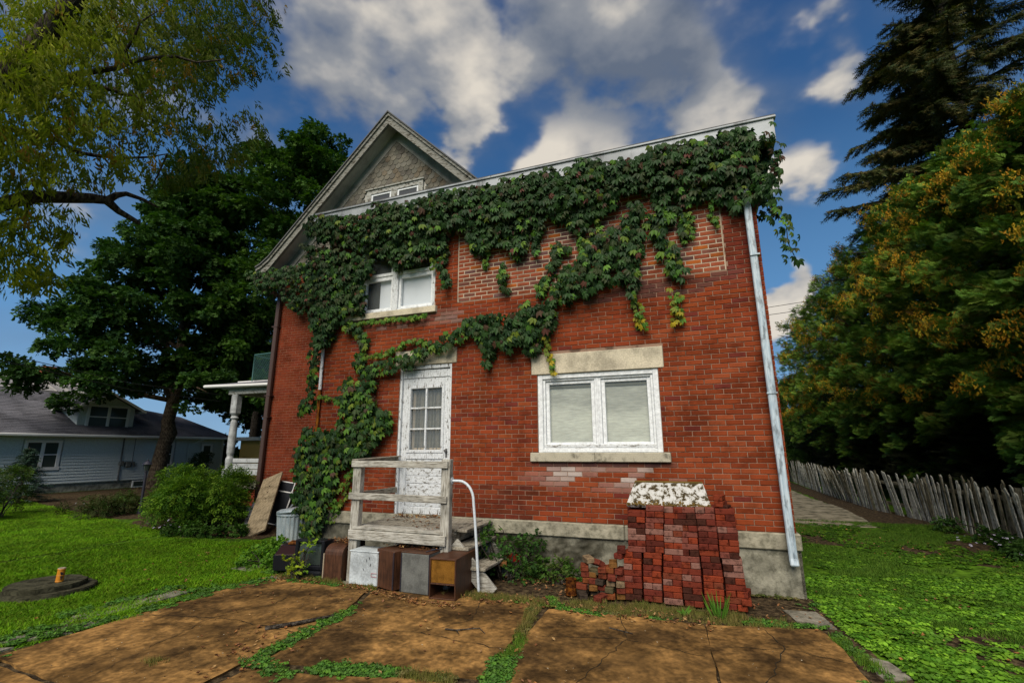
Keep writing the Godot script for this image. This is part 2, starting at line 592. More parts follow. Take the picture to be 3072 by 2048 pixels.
	mat("white_case", Color(0.60, 0.66, 0.68), 0.4, T.grain, 2.0, T.blotch, 0.8)
	mat("amber_cloth", Color(0.28, 0.13, 0.022), 0.9, T.speck, 14.0, T.blotch, 2.2, T.bump, 0.4)
	mat("black_plastic", Color(0.010, 0.011, 0.014), 0.38, T.grain, 4.0)
	mat("black_wood", Color(0.03, 0.012, 0.008), 0.35, T.grain, 4.0)
	mat("screen_glass", Color(0.045, 0.06, 0.052), 0.12)
	mat("attic_glass", Color(0.05, 0.055, 0.06), 0.38)
	mat("insect_screen", Color(0.028, 0.03, 0.036), 0.7, T.grain, 8.0)
	mat("beige", Color(0.38, 0.31, 0.22), 0.6, T.grain, 3.0)
	mat("blind", Color(0.52, 0.54, 0.45), 0.9, T.grain, Vector3(0.3, 2.0, 0.3), T.blotch, Vector3(0.1, 0.5, 0.1))
	mat("crack_dirt", Color(0.03, 0.024, 0.016), 0.95)
	mat("pane_shading", Color(0.13, 0.13, 0.09), 0.9)  # dark tone for the shading along the top of the lower panes
	mat("sky_reflection", Color(0.60, 0.64, 0.68), 0.9)  # pale tone for the bright sky mirrored in the upper panes
	mat("lace", Color(0.20, 0.185, 0.14), 0.95, T.speck, Vector3(6.0, 9.0, 6.0), T.blotch, 3.0)
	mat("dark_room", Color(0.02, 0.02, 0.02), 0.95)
	mat("siding", Color(0.62, 0.68, 0.66), 0.7, T.grain, 1.0)
	mat("roof_shingle", Color(1.45, 1.4, 1.4), 0.92, T.shingle, 1.6, T.blotch, 0.3)
	mat("roof_metal", Color(0.40, 0.385, 0.37), 0.5, T.blotch, 0.35, T.grain, 1.0)
	mat("white_trim", Color(0.66, 0.66, 0.64), 0.6)
	mat("lawn_ground", Color(1, 1, 1), 0.95, T.grass, 0.7, T.blotch, 0.09)
	mat("soil", Color(1, 1, 1), 0.97, T.soil, 0.9, T.speck, 2.0, T.bump, 1.0)
	mat("lane", Color(0.78, 0.72, 0.62), 0.95, T.conc, 0.4, T.stain, 0.5, T.bump, 0.5)
	mat("bark", Color(1, 1, 1), 0.95, T.bark, Vector3(4.0, 0.8, 4.0), T.blotch, 1.0, T.bump, 1.2)
	mat("bark_light", Color(1.5, 1.35, 1.15), 0.95, T.bark, Vector3(4.0, 0.8, 4.0), T.blotch, 1.0, T.bump, 1.2)
	mat("picket", Color(1.0, 1.0, 0.92), 0.9, T.oldpaint, Vector3(6.0, 1.2, 6.0), T.stain, 0.9, T.bump, 0.2)
	mat("picket_bare", Color(0.42, 0.40, 0.31), 0.9, T.wood, Vector3(7.0, 0.7, 7.0), T.stain, 1.0, T.bump, 0.2)
	mat("wire", Color(0.02, 0.02, 0.02), 0.6)
	mat("chain_link", Color(0.05, 0.13, 0.12), 0.5)
	mat("orange_paint", Color(0.62, 0.24, 0.02), 0.45, T.grain, 8.0)
	mat("label_dark", Color(0.02, 0.02, 0.03), 0.5)
	mat("pink_print", Color(0.45, 0.17, 0.19), 0.6)
	mat("blue_print", Color(0.06, 0.13, 0.33), 0.6)
	mat("cistern", Color(0.22, 0.22, 0.17), 0.95, T.conc, 1.6, T.stain, 1.2, T.bump, 0.8)
	mat("mail_white", Color(0.62, 0.68, 0.72), 0.45, T.grain, 2.0)
	mat("pile_brick", Color(1, 1, 1), 0.85, T.grain, 7.0, T.stain, 2.6, T.bump, 0.4, true)
	mat("moss", Color(0.17, 0.11, 0.03), 0.95, T.grain, 6.0, T.blotch, 2.0, T.bump, 0.5)
	mat("yellow_wall", Color(0.45, 0.32, 0.10), 0.8)
	var g := StandardMaterial3D.new()
	g.resource_name = "pane_glass"
	g.transparency = BaseMaterial3D.TRANSPARENCY_ALPHA
	g.albedo_color = Color(0.9, 0.95, 0.95, 0.08)
	g.roughness = 0.03
	g.metallic_specular = 0.55
	M["pane_glass"] = g
	leaf_mat("leaf", 0.8)
	leaf_mat("ivy_leaf", 0.35, 0.48).metallic_specular = 0.25
	leaf_mat("needle", 0.6, 0.5)
	leaf_mat("blade", 0.6, 0.6)
	leaf_mat("litter", 0.1, 0.8)


func plan(pts: Array) -> PackedVector2Array:
	var p := PackedVector2Array()
	for i in range(0, pts.size(), 2):
		p.append(Vector2(pts[i], -pts[i + 1]))
	return p


# breaks the edges of a plan polygon into short uneven steps
func jagged(p: PackedVector2Array, step: float, amp: float) -> PackedVector2Array:
	var o := PackedVector2Array()
	for i in p.size():
		var a := p[i]
		var b := p[(i + 1) % p.size()]
		var k := maxi(1, int(a.distance_to(b) / step))
		var s := (b - a).orthogonal().normalized()
		for j in k:
			var q := a.lerp(b, float(j) / k)
			o.append(q + s * rr(-amp, amp) if j > 0 else q)
	return o


func floor_at(y: float) -> Transform3D:
	return Transform3D(FLAT, Vector3(0, y, 0))


func build_ground() -> void:
	var g := MB.new()
	g.quad(Vector3(-420, -0.03, -420), Vector3(420, -0.03, -420), Vector3(420, -0.03, 420), Vector3(-420, -0.03, 420), Vector3.UP)
	struct("lawn_ground", g, M.lawn_ground)
	var s := MB.new()
	s.prism(floor_at(0), jagged(plan([-6.75, 0.9, -7.3, -0.2, -8.6, -0.9, -11.3, -2.6, -7.35, -2.7, 0.1, -0.1, 0.12, 0.4, 0.2, 1.2, 0.4, 2.1, 0.6, 3.2, 0.7, 7.5, -6.9, 7.5, -6.75, 3.0]), 0.35, 0.05), -0.06, -0.018)
	var pad := struct("concrete_pad", s, M.soil)
	# slabs of the old driveway, cracked apart along uneven joints
	var slabs := [
		[-6.68, 1.48, -4.98, 1.42, -4.72, 2.2, -4.62, 3.3, -4.6, 4.36, -6.70, 4.2], [-6.72, 4.25, -4.62, 4.42, -4.6, 7.3, -6.8, 7.3],
		[-4.9, 1.46, -3.4, 1.28, -2.82, 1.32, -2.76, 2.2, -2.62, 3.12, -3.4, 3.2, -3.98, 3.38, -4.5, 3.46, -4.62, 2.2], [-4.5, 3.62, -3.9, 3.52, -3.3, 3.34, -2.62, 3.26, -2.5, 7.3, -4.52, 7.3],
		[-2.66, 1.42, -2.0, 1.36, -1.10, 1.36, -1.05, 2.1, -1.0, 2.7, -1.02, 7.3, -2.4, 7.3, -2.52, 3.2, -2.64, 2.4],
		[-1.08, 1.36, -0.06, 1.12, 0.02, 1.6, 0.03, 2.3, 0.2, 3.2, 0.35, 7.3, -1.0, 7.3, -0.985, 2.7, -1.035, 2.1],
	]
	for q in slabs:
		var b := MB.new()
		b.prism(floor_at(rr(-0.004, 0.004)), jagged(plan(q), 0.14, 0.012), -0.055, 0.0)
		part("slab", b, M.slab, pad)
	for q in [[-6.6, 3.05, -5.7, 2.85, -4.7, 2.9], [-5.9, 1.5, -5.6, 2.3, -5.85, 2.9, -5.5, 4.2], [-4.55, 2.75, -3.6, 2.5, -2.7, 2.6], [-3.5, 1.3, -3.3, 2.0, -3.6, 2.5], [-2.5, 2.2, -1.8, 2.0, -1.1, 2.15], [-0.95, 1.9, -0.4, 1.75, 0.0, 1.9], [-1.9, 1.4, -1.75, 2.0, -2.0, 3.0], [-0.6, 1.2, -0.45, 1.75, -0.7, 2.6]]:
		var b := MB.new()
		for i in range(0, q.size() - 2, 2):
			var a := Vector2(q[i], q[i + 1])
			var e := Vector2(q[i + 2], q[i + 3])
			var n := int(a.distance_to(e) / 0.07)
			var prev := a
			for k in range(1, n + 1):
				var p := a.lerp(e, float(k) / n)
				if k < n:
					p += (e - a).orthogonal().normalized() * rr(-0.022, 0.022)
				var sd := (p - prev).orthogonal().normalized() * rr(0.0015, 0.005)
				b.quad(Vector3(prev.x + sd.x, 0.0055, prev.y + sd.y), Vector3(p.x + sd.x, 0.0055, p.y + sd.y), Vector3(p.x - sd.x, 0.0055, p.y - sd.y), Vector3(prev.x - sd.x, 0.0055, prev.y - sd.y), Vector3.UP)
				prev = p
		part("crack", b, M.crack_dirt, pad)
	# a band of old kerb stones sunk in the grass left of the driveway, and broken slab by the right edge
	var kb := MB.new()
	kb.prism(floor_at(-0.012), jagged(plan([-7.16, 3.5, -7.0, 2.9, -7.02, 2.25, -7.3, 2.28, -7.48, 2.7, -7.34, 3.3]), 0.12, 0.02), -0.05, 0.0)
	var kerb := struct("sunken_kerb", kb, M.kerb)
	for q in [[-6.95, 3.9, -6.78, 3.6, -6.88, 3.2, -7.1, 3.5, -7.2, 4.1], [-7.0, 4.9, -6.85, 4.0, -7.15, 4.2, -7.35, 5.0], [-7.6, 1.2, -7.2, 1.25, -7.1, 0.95, -7.5, 0.9], [-6.7, 1.42, -5.2, 1.36, -5.4, 1.2, -6.6, 1.28]]:
		var b := MB.new()
		b.prism(floor_at(-0.012), jagged(plan(q), 0.1, 0.015), -0.05, 0.0)
		part("kerb_stone", b, M.kerb, kerb)
	for q in [[0.12, 1.62, 0.3, 1.7, 0.36, 2.0, 0.16, 2.1], [0.2, 2.2, 0.42, 2.15, 0.5, 2.6, 0.28, 2.7], [-0.3, 0.55, 0.02, 0.5, 0.1, 1.0, -0.2, 1.02]]:
		var b := MB.new()
		b.prism(floor_at(-0.012), jagged(plan(q), 0.1, 0.015), -0.05, 0.0)
		part("kerb_stone", b, M.kerb, kerb)
	var l := MB.new()
	l.prism(floor_at(-0.01), jagged(plan([0.5, -5.4, 1.6, -6.3, 2.6, -6.4, 2.75, -10.0, 2.5, -14.0, 2.2, -36.0, -0.2, -36.0, 0.3, -12.0]), 0.5, 0.06), -0.05, 0.0)
	struct("side_lane", l, M.lane)
	var so := MB.new()
	so.prism(floor_at(-0.02), jagged(plan([0.9, 0.35, 1.5, 0.5, 1.7, 0.9, 1.3, 1.5, 0.8, 1.7, 0.75, 1.0]), 0.15, 0.06), -0.02, 0.0, false)
	so.prism(floor_at(-0.021), jagged(plan([0.2, -5.2, 3.9, -5.0, 4.2, -3.2, 3.0, -2.6, 1.9, -3.6, 0.6, -3.9]), 0.2, 0.08), -0.02, 0.0, false)
	so.prism(floor_at(-0.0215), jagged(plan([2.5, -6.4, 4.1, -5.1, 4.0, -8.0, 3.4, -15.0, 3.2, -30.0, 2.4, -30.0, 2.7, -10.0]), 0.3, 0.08), -0.02, 0.0, false)
	so.prism(floor_at(-0.022), jagged(plan([-11.32, 3.0, -11.36, 0.8, -11.2, -0.2, -10.4, -0.75, -11.0, -1.0, -11.62, -0.2, -11.5, 0.8, -11.48, 4.0]), 0.2, 0.04), -0.02, 0.0, false)
	so.prism(floor_at(-0.0225), jagged(plan([-11.4, -0.6, -9.2, -0.7, -9.0, -2.7, -15.0, -3.0, -13.8, -1.0]), 0.3, 0.08), -0.02, 0.0, false)
	so.prism(floor_at(-0.0235), jagged(plan([-14.2, -2.0, -18.4, -0.9, -26.0, -3.5, -26.2, -14.0, -17.0, -8.0]), 0.4, 0.1), -0.02, 0.0, false)
	struct("bare_soil", so, M.soil)


# a wall facing +z between x0..x1, y0..y1 made of blocks round rectangular holes [x0, x1, y0, y1]
func holed(mb: MB, x0: float, x1: float, y0: float, y1: float, z0: float, z1: float, holes: Array) -> void:
	var xs := [x0, x1]
	for h in holes:
		xs.append(clampf(h[0], x0, x1))
		xs.append(clampf(h[1], x0, x1))
	xs.sort()
	for i in xs.size() - 1:
		if xs[i + 1] - xs[i] < 0.001:
			continue
		var cx: float = (xs[i] + xs[i + 1]) / 2
		var ys := [[y0, y1]]
		for h in holes:
			if cx > h[0] and cx < h[1]:
				var nx := []
				for s in ys:
					if h[3] <= s[0] or h[2] >= s[1]:
						nx.append(s)
						continue
					if h[2] > s[0]:
						nx.append([s[0], h[2]])
					if h[3] < s[1]:
						nx.append([h[3], s[1]])
				ys = nx
		for s in ys:
			mb.bx(xs[i], xs[i + 1], s[0], s[1], z0, z1)


# one brick: rounded arrises, the face at z, the back 20 mm behind
func brick(mb: MB, x0: float, x1: float, y0: float, y1: float, z: float, e := 0.004) -> void:
	var zb := z - 0.022
	var f := [Vector3(x0 + e, y0 + e, z + rr(-0.001, 0.001)), Vector3(x1 - e, y0 + e, z + rr(-0.001, 0.001)), Vector3(x1 - e, y1 - e, z), Vector3(x0 + e, y1 - e, z)]
	var m := [Vector3(x0, y0, z - e), Vector3(x1, y0, z - e), Vector3(x1, y1, z - e), Vector3(x0, y1, z - e)]
	mb.quad(f[0], f[1], f[2], f[3], Vector3(0, 0, 1))
	var o := [Vector3(0, -1, 0), Vector3(1, 0, 0), Vector3(0, 1, 0), Vector3(-1, 0, 0)]
	for k in 4:
		var k2 := (k + 1) % 4
		mb.quad(f[k], f[k2], m[k2], m[k], o[k] + Vector3(0, 0, 1))
		mb.quad(m[k], m[k2], Vector3(m[k2].x, m[k2].y, zb), Vector3(m[k].x, m[k].y, zb), o[k])


var bloom: FastNoiseLite


func brick_tone(x: float, y: float) -> Color:
	if bloom == null:
		bloom = FastNoiseLite.new()
		bloom.seed = 63
		bloom.frequency = 1.0
		bloom.fractal_octaves = 3
	var k := rr(0.78, 1.12)
	var c := Color(0.275, 0.056, 0.021) * k
	if rng.randf() < 0.12:
		c = c.lerp(Color(0.17, 0.035, 0.025), rr(0.3, 0.9))
	elif rng.randf() < 0.10:
		c = c.lerp(Color(0.34, 0.085, 0.03), rr(0.2, 0.8))
	# lime bloom under the window sills, dark grey in the course just below
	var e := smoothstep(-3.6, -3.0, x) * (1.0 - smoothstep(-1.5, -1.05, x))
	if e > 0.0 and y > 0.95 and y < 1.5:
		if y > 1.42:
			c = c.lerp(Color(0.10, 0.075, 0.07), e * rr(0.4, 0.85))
		else:
			var w := e * smoothstep(1.0, 1.32, y) * clampf(0.34 + bloom.get_noise_2d(x * 1.6, y * 3.0) * 1.5, 0.0, 0.95) * rr(0.75, 1.1)
			c = c.lerp(Color(0.55, 0.51, 0.46), w)
	if y > 3.7 and y < 3.96 and x > -6.4 and x < -4.5:
		c = c.lerp(Color(0.30, 0.24, 0.21), rr(0.1, 0.6))
	# the damp courses by the steps, and the weathered top of the old work
	if y < 1.15 and x > -4.7 and x < -3.3:
		c = c.lerp(Color(0.10, 0.028, 0.018), rr(0.3, 0.8))
	if y > 3.78 and y < 4.09 and x > -2.4 and x < -0.3 and rng.randf() < 0.75:
		c = c.lerp(Color(0.13, 0.065, 0.055), rr(0.5, 0.95))
	if x > -0.46 and y > 3.8:
		c = c.lerp(Color(0.19, 0.038, 0.026), 0.6)
	return c


func new_tone() -> Color:
	var r := rng.randf()
	if r < 0.3:
		return Color(0.22, 0.085, 0.06) * rr(0.85, 1.15)
	if r < 0.42:
		return Color(0.44, 0.12, 0.028) * rr(0.85, 1.1)
	if r < 0.55:
		return Color(0.17, 0.085, 0.075) * rr(0.85, 1.1)
	return Color(0.32, 0.085, 0.042) * rr(0.85, 1.15)


const COURSE := 0.0677
const OPENINGS := [
	[-3.205, -1.444, 1.63, 2.79], [-3.315, -1.353, 1.503, 1.635], [-3.295, -1.361, 2.779, 3.089],
	[-5.644, -4.662, 0.6, 3.07], [-5.76, -4.574, 3.064, 3.321],
	[-6.62, -5.03, 4.06, 5.56], [-6.92, -4.972, 3.953, 4.071], [-6.74, -4.9, 5.55, 5.86],
]


# the courses of a wall face: calls back with every brick that is not cut away by an opening
func lay(x0: float, x1: float, y0: float, y1: float, cuts: Array, joint: float, sd: int) -> Array:
	var out := []
	var row := 0
	var y := y0
	while y + COURSE * 0.8 < y1:
		var spans := [[x0, x1]]
		for h in cuts:
			if h[2] < y + COURSE - 0.012 and h[3] > y + 0.012:
				var nx := []
				for s in spans:
					if h[1] <= s[0] or h[0] >= s[1]:
						nx.append(s)
						continue
					if h[0] > s[0]:
						nx.append([s[0], h[0]])
					if h[1] < s[1]:
						nx.append([h[1], s[1]])
				spans = nx
		var module := 0.213
		var off := (row % 2) * module * 0.5 + sin(row * 1.7 + sd) * 0.008
		for s in spans:
			var x: float = floor((s[0] - x0 - off) / module) * module + x0 + off
			while x < s[1]:
				var a := maxf(x, s[0]) + joint / 2
				var b := minf(x + module, s[1]) - joint / 2
				if b - a > 0.022:
					out.append([a, b, y + joint / 2, y + COURSE - joint / 2])
				x += module
		y += COURSE
		row += 1
	return out


func build_house() -> void:
	var house := thing("brick_house", "red brick house with creeper along its flat roof edge and a shingled gable", "house")
	house_node = house
	# the front wall: mortar ground, then every brick
	var w := MB.new()
	holed(w, -7.35, 0.0, 0.66, 6.0, -0.32, -0.007, OPENINGS)
	w.bx(-0.32, 0.0, 0.0, 6.0, -7.0, -0.325)
	w.bx(-7.35, -7.05, 0.0, 6.0, -7.0, -0.325)
	var wall := part("front_wall", w, M.mortar_old, house)
	var mp := MB.new()
	mp.bx(-4.585, -0.445, 4.09, 6.0, -0.0068, -0.0035)
	part("new_mortar", mp, M.mortar_new, house)
	var big := []
	var rest := MB.new()
	var cuts := OPENINGS.duplicate()
	cuts.append([-4.59, -0.44, 4.085, 6.1])
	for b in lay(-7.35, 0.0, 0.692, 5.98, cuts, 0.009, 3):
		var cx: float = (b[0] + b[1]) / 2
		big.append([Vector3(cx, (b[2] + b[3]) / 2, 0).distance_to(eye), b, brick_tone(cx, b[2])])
	for b in lay(-4.578, -0.452, 4.09, 5.98, [], 0.0125, 8):
		big.append([50.0, b, new_tone()])
	big.sort_custom(func(p, q): return p[0] < q[0])
	# the bricks that show largest are pieces of their own and share a few meshes; the others are joined
	var shapes := {}
	var singles := 0
	for e in big:
		var b: Array = e[1]
		var lx: float = b[1] - b[0]
		if singles < 290 and lx > 0.2 and b[2] > 0.7:
			var tone: Color = e[2]
			var key := "%d_%d" % [int(tone.r * 34.0), int(tone.b * 30.0)]
			if not shapes.has(key):
				var sb := MB.new()
				sb.col = tone
				brick(sb, -0.102, 0.102, -0.0293, 0.0293, 0.0)
				shapes[key] = sb.mesh(M.brick)
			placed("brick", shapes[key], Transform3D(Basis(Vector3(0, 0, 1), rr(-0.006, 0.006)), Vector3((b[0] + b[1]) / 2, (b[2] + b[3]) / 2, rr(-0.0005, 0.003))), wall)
			singles += 1
		else:
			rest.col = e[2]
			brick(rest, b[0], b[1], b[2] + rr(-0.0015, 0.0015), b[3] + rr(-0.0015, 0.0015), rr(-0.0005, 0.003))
	# the east return of the wing, seen only from the side
	rest.col = Color(0.25, 0.046, 0.026)
	part("brickwork", rest, M.brick, wall).set_meta("kind", "stuff")
	var side := MB.new()
	for b in lay(0.0, 6.9, 0.692, 5.98, [], 0.009, 5):
		side.col = brick_tone(-10.0, 2.0)
		brick(side, b[0], b[1], b[2], b[3], 0.0)
	var sp := part("side_brickwork", side, M.brick, wall)
	sp.set_meta("kind", "stuff")
	sp.transform = Transform3D(Basis(Vector3.UP, PI / 2), Vector3(0.008, 0, -0.002))
	# foundation with mould, and the concrete water table
	var f := MB.new()
	var nx := 96
	var ny := 14
	var fn := FastNoiseLite.new()
	fn.seed = 21
	fn.frequency = 1.6
	fn.fractal_octaves = 4
	for i in nx:
		for j in ny:
			var x := lerpf(-7.35, 0.032, float(i) / nx)
			var x2 := lerpf(-7.35, 0.032, float(i + 1) / nx)
			var y := lerpf(-0.08, 0.50, float(j) / ny)
			var y2 := lerpf(-0.08, 0.50, float(j + 1) / ny)
			f.quad(Vector3(x, y, 0.012), Vector3(x2, y, 0.012), Vector3(x2, y2, 0.012), Vector3(x, y2, 0.012), Vector3(0, 0, 1))
			for k in range(f.v.size() - 6, f.v.size()):
				var p := f.v[k]
				var wet := (1.0 - smoothstep(-2.9, -1.95, p.x + fn.get_noise_2d(p.x, p.y) * 1.3)) * smoothstep(-0.75, 0.1, fn.get_noise_2d(p.x * 1.3, p.y * 2.0 + 5.0) + smoothstep(0.0, 0.5, p.y) * 0.35)
				if p.x < -5.0:
					wet *= 0.55
				wet = maxf(wet, (1.0 - smoothstep(0.0, 0.14, p.y)) * 0.5)
				f.c[k] = Color(1, 1, 0.96).lerp(Color(0.10, 0.095, 0.075), clampf(wet * (0.85 + 0.5 * fn.get_noise_2d(p.x * 9.0, p.y * 9.0)), 0, 1))
	f.col = Color(1, 1, 0.96)
	f.bx(0.0, 0.032, -0.08, 0.5, -7.0, 0.012)
	M.concrete.vertex_color_use_as_albedo = true
	part("foundation", f, M.concrete, house)
	for seg in [[-7.37, -4.72], [-4.716, -2.012], [-2.008, 0.046]]:
		var bt := MB.new()
		bt.col = Color(1.0, 0.97, 0.9)
		bt.bx(seg[0], seg[1], 0.5, 0.69, -0.3, 0.05, 0.012)
		part("water_table", bt, M.concrete, house)
	# stone lintels and sills
	for b in [[-3.292, -1.363, 2.782, 3.086, 0.012], [-5.757, -4.577, 3.067, 3.318, 0.012], [-6.737, -4.903, 5.553, 5.857, 0.012]]:
		var s := MB.new()
		s.bx(b[0], b[1], b[2], b[3], -0.3, b[4], 0.008)
		part("lintel", s, M.limestone, house)
	var s1 := MB.new()
	s1.bx(-3.313, -2.368, 1.506, 1.632, -0.3, 0.055, 0.008)
	part("sill", s1, M.sill_stone, house)
	var s2 := MB.new()
	s2.bx(-2.364, -1.355, 1.506, 1.632, -0.3, 0.053, 0.008)
	part("sill", s2, M.sill_stone, house)
	var s3 := MB.new()
	s3.bx(-6.918, -4.975, 3.956, 4.068, -0.3, 0.06, 0.008)
	part("sill", s3, M.limestone, house)
	lower_window(house)
	upper_window(house)
	back_door(house)
	# flat roof: fascia, drip edge, soffit
	var fa := MB.new()
	fa.bx(-7.66, 0.33, 5.80, 6.125, 0.17, 0.2, 0.004)
	fa.bx(-7.66, -7.63, 5.80, 6.125, -2.2, 0.168)
	fa.bx(0.30, 0.33, 5.80, 6.125, -7.0, 0.168)
	part("fascia", fa, M.fascia_metal, house)
	var de := MB.new()
	de.bx(-7.69, -3.9, 6.128, 6.160, 0.12, 0.225, 0.006)
	de.bx(-3.896, 0.36, 6.128, 6.160, 0.12, 0.225, 0.006)
	part("drip_edge", de, M.fascia_metal, house)
	var rf := MB.new()
	rf.bx(-7.68, 0.35, 6.162, 6.178, -7.0, 0.215)
	rf.bx(-7.6, 0.28, 6.0, 6.12, -7.0, 0.1)
	part("roof", rf, M.flashing, house)
	var so := MB.new()
	so.bx(-7.63, 0.3, 5.80, 5.82, 0.004, 0.168)
	part("soffit", so, M.soffit, house)
	# white downspout at the right corner, rusty pipe at the left one
	var d := MB.new()
	d.bar(Vector3(-0.073, 0.40, 0.1), Vector3(-0.083, 1.62, 0.098), Vector3(1, 0, 0), 0.090, 0.07, 0.012)
	d.bar(Vector3(-0.083, 1.60, 0.098), Vector3(-0.092, 3.05, 0.092), Vector3(1, 0, 0), 0.095, 0.074, 0.012)
	d.bar(Vector3(-0.092, 3.03, 0.092), Vector3(-0.112, 5.5, 0.088), Vector3(1, 0, 0), 0.090, 0.07, 0.012)
	d.bar(Vector3(-0.112, 5.48, 0.09), Vector3(-0.1, 5.9, 0.2), Vector3(1, 0, 0), 0.090, 0.07, 0.012)
	d.bar(Vector3(-0.070, 0.345, 0.125), Vector3(-0.073, 0.43, 0.1), Vector3(1, 0, 0), 0.092, 0.07, 0.012)
	for y in [2.35, 4.2]:
		d.bx(-0.145, -0.03, y, y + 0.02, 0.052, 0.142)
	part("downspout", d, M.downspout_white, house)
	var p := MB.new()
	p.tube([Vector3(-7.29, 0.7, 0.05), Vector3(-7.293, 2.75, 0.05)], [0.028], 8)
	part("drain_pipe", p, M.rust_pipe, house)
	var p2 := MB.new()
	p2.tube([Vector3(-7.293, 2.74, 0.05), Vector3(-7.3, 5.8, 0.05)], [0.03], 8)
	part("drain_pipe", p2, M.peel_vertical, house)


func frame_of(mb: MB, x0: float, x1: float, y0: float, y1: float, ws: float, wt: float, wb: float, z0: float, z1: float, bev := 0.006) -> void:
	mb.bx(x0, x0 + ws, y0, y1, z0, z1, bev)
	mb.bx(x1 - ws, x1, y0, y1, z0, z1, bev)
	mb.bx(x0 + ws - 0.002, x1 - ws + 0.002, y1 - wt, y1 - 0.001, z0 + 0.002, z1 - 0.003, bev)
	mb.bx(x0 + ws - 0.002, x1 - ws + 0.002, y0 + 0.001, y0 + wb, z0 + 0.002, z1 - 0.003, bev)


func pane(called: String, x0: float, x1: float, y0: float, y1: float, z: float, parent: Node3D) -> void:
	var g := MB.new()
	g.quad(Vector3(x0, y0, z), Vector3(x1, y0, z), Vector3(x1, y1, z), Vector3(x0, y1, z), Vector3(0, 0, 1))
	part(called, g, M.pane_glass, parent)


func lower_window(house: Node3D) -> void:
	var c := MB.new()
	frame_of(c, -3.203, -1.446, 1.634, 2.781, 0.075, 0.07, 0.05, -0.2, -0.018)
	var win := part("window", c, M.white_paint, house)
	var s := MB.new()
	frame_of(s, -3.127, -1.522, 1.685, 2.710, 0.035, 0.03, 0.035, -0.2, -0.045)
	s.bx(-2.352, -2.256, 1.72, 2.681, -0.2, -0.050, 0.006)
	s.bx(-2.318, -2.29, 1.722, 2.679, -0.199, -0.040, 0.004)
	part("frame", s, M.white_paint, win)
	for x in [[-3.09, -2.354], [-2.254, -1.559]]:
		var q := MB.new()
		frame_of(q, x[0], x[1], 1.722, 2.679, 0.052, 0.05, 0.058, -0.13, -0.075, 0.005)
		part("sash", q, M.white_paint, win)
		pane("pane", x[0] + 0.05, x[1] - 0.05, 1.778, 2.631, -0.1, win)
		var b := MB.new()
		b.bx(x[0] + 0.02, x[1] - 0.02, 1.70, 2.66, -0.152, -0.142)
		part("blind", b, M.blind, win)
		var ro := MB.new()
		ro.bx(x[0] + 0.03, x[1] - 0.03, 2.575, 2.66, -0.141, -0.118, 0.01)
		part("pane_shading_strip", ro, M.pane_shading, win)  # added dark strip: shading across the top of the panes, put in as colour
	var ss := MB.new()
	ss.bx(-3.125, -1.524, 1.650, 1.702, -0.12, -0.028, 0.008)
	ss.bx(-3.12, -1.53, 1.704, 1.752, -0.12, -0.040, 0.008)
	part("sub_sill", ss, M.peel_across, win)
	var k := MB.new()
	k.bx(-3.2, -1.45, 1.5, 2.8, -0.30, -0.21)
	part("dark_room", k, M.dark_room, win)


func upper_window(house: Node3D) -> void:
	var c := MB.new()
	frame_of(c, -6.618, -5.032, 4.069, 5.555, 0.06, 0.07, 0.045, -0.2, -0.02)
	c.bx(-5.92, -5.80, 4.11, 5.49, -0.2, -0.03, 0.006)
	var win := part("window", c, M.peel_vertical, house)
	for x in [[-6.556, -5.922], [-5.798, -5.094]]:
		var q := MB.new()
		frame_of(q, x[0], x[1], 4.116, 4.76, 0.045, 0.07, 0.05, -0.12, -0.062, 0.005)
		part("sash", q, M.white_paint, win)
		var q2 := MB.new()
		frame_of(q2, x[0], x[1], 4.765, 5.485, 0.045, 0.06, 0.06, -0.11, -0.045, 0.005)
		part("sash", q2, M.white_paint, win)
		pane("pane", x[0] + 0.04, x[1] - 0.04, 4.16, 4.70, -0.09, win)
		pane("pane", x[0] + 0.04, x[1] - 0.04, 4.82, 5.43, -0.075, win)
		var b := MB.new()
		b.bx(x[0] + (0.30 if x[0] < -6.0 else 0.02), x[1] - 0.02, 4.12, 4.74, -0.16, -0.15)  # cut short in the left pane, dark there like a mirrored tree
		part("blind", b, M.sky_reflection, win)  # pale sheet stands in for the sky reflection on the glass
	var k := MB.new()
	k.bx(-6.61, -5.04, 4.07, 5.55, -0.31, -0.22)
	part("dark_room", k, M.dark_room, win)


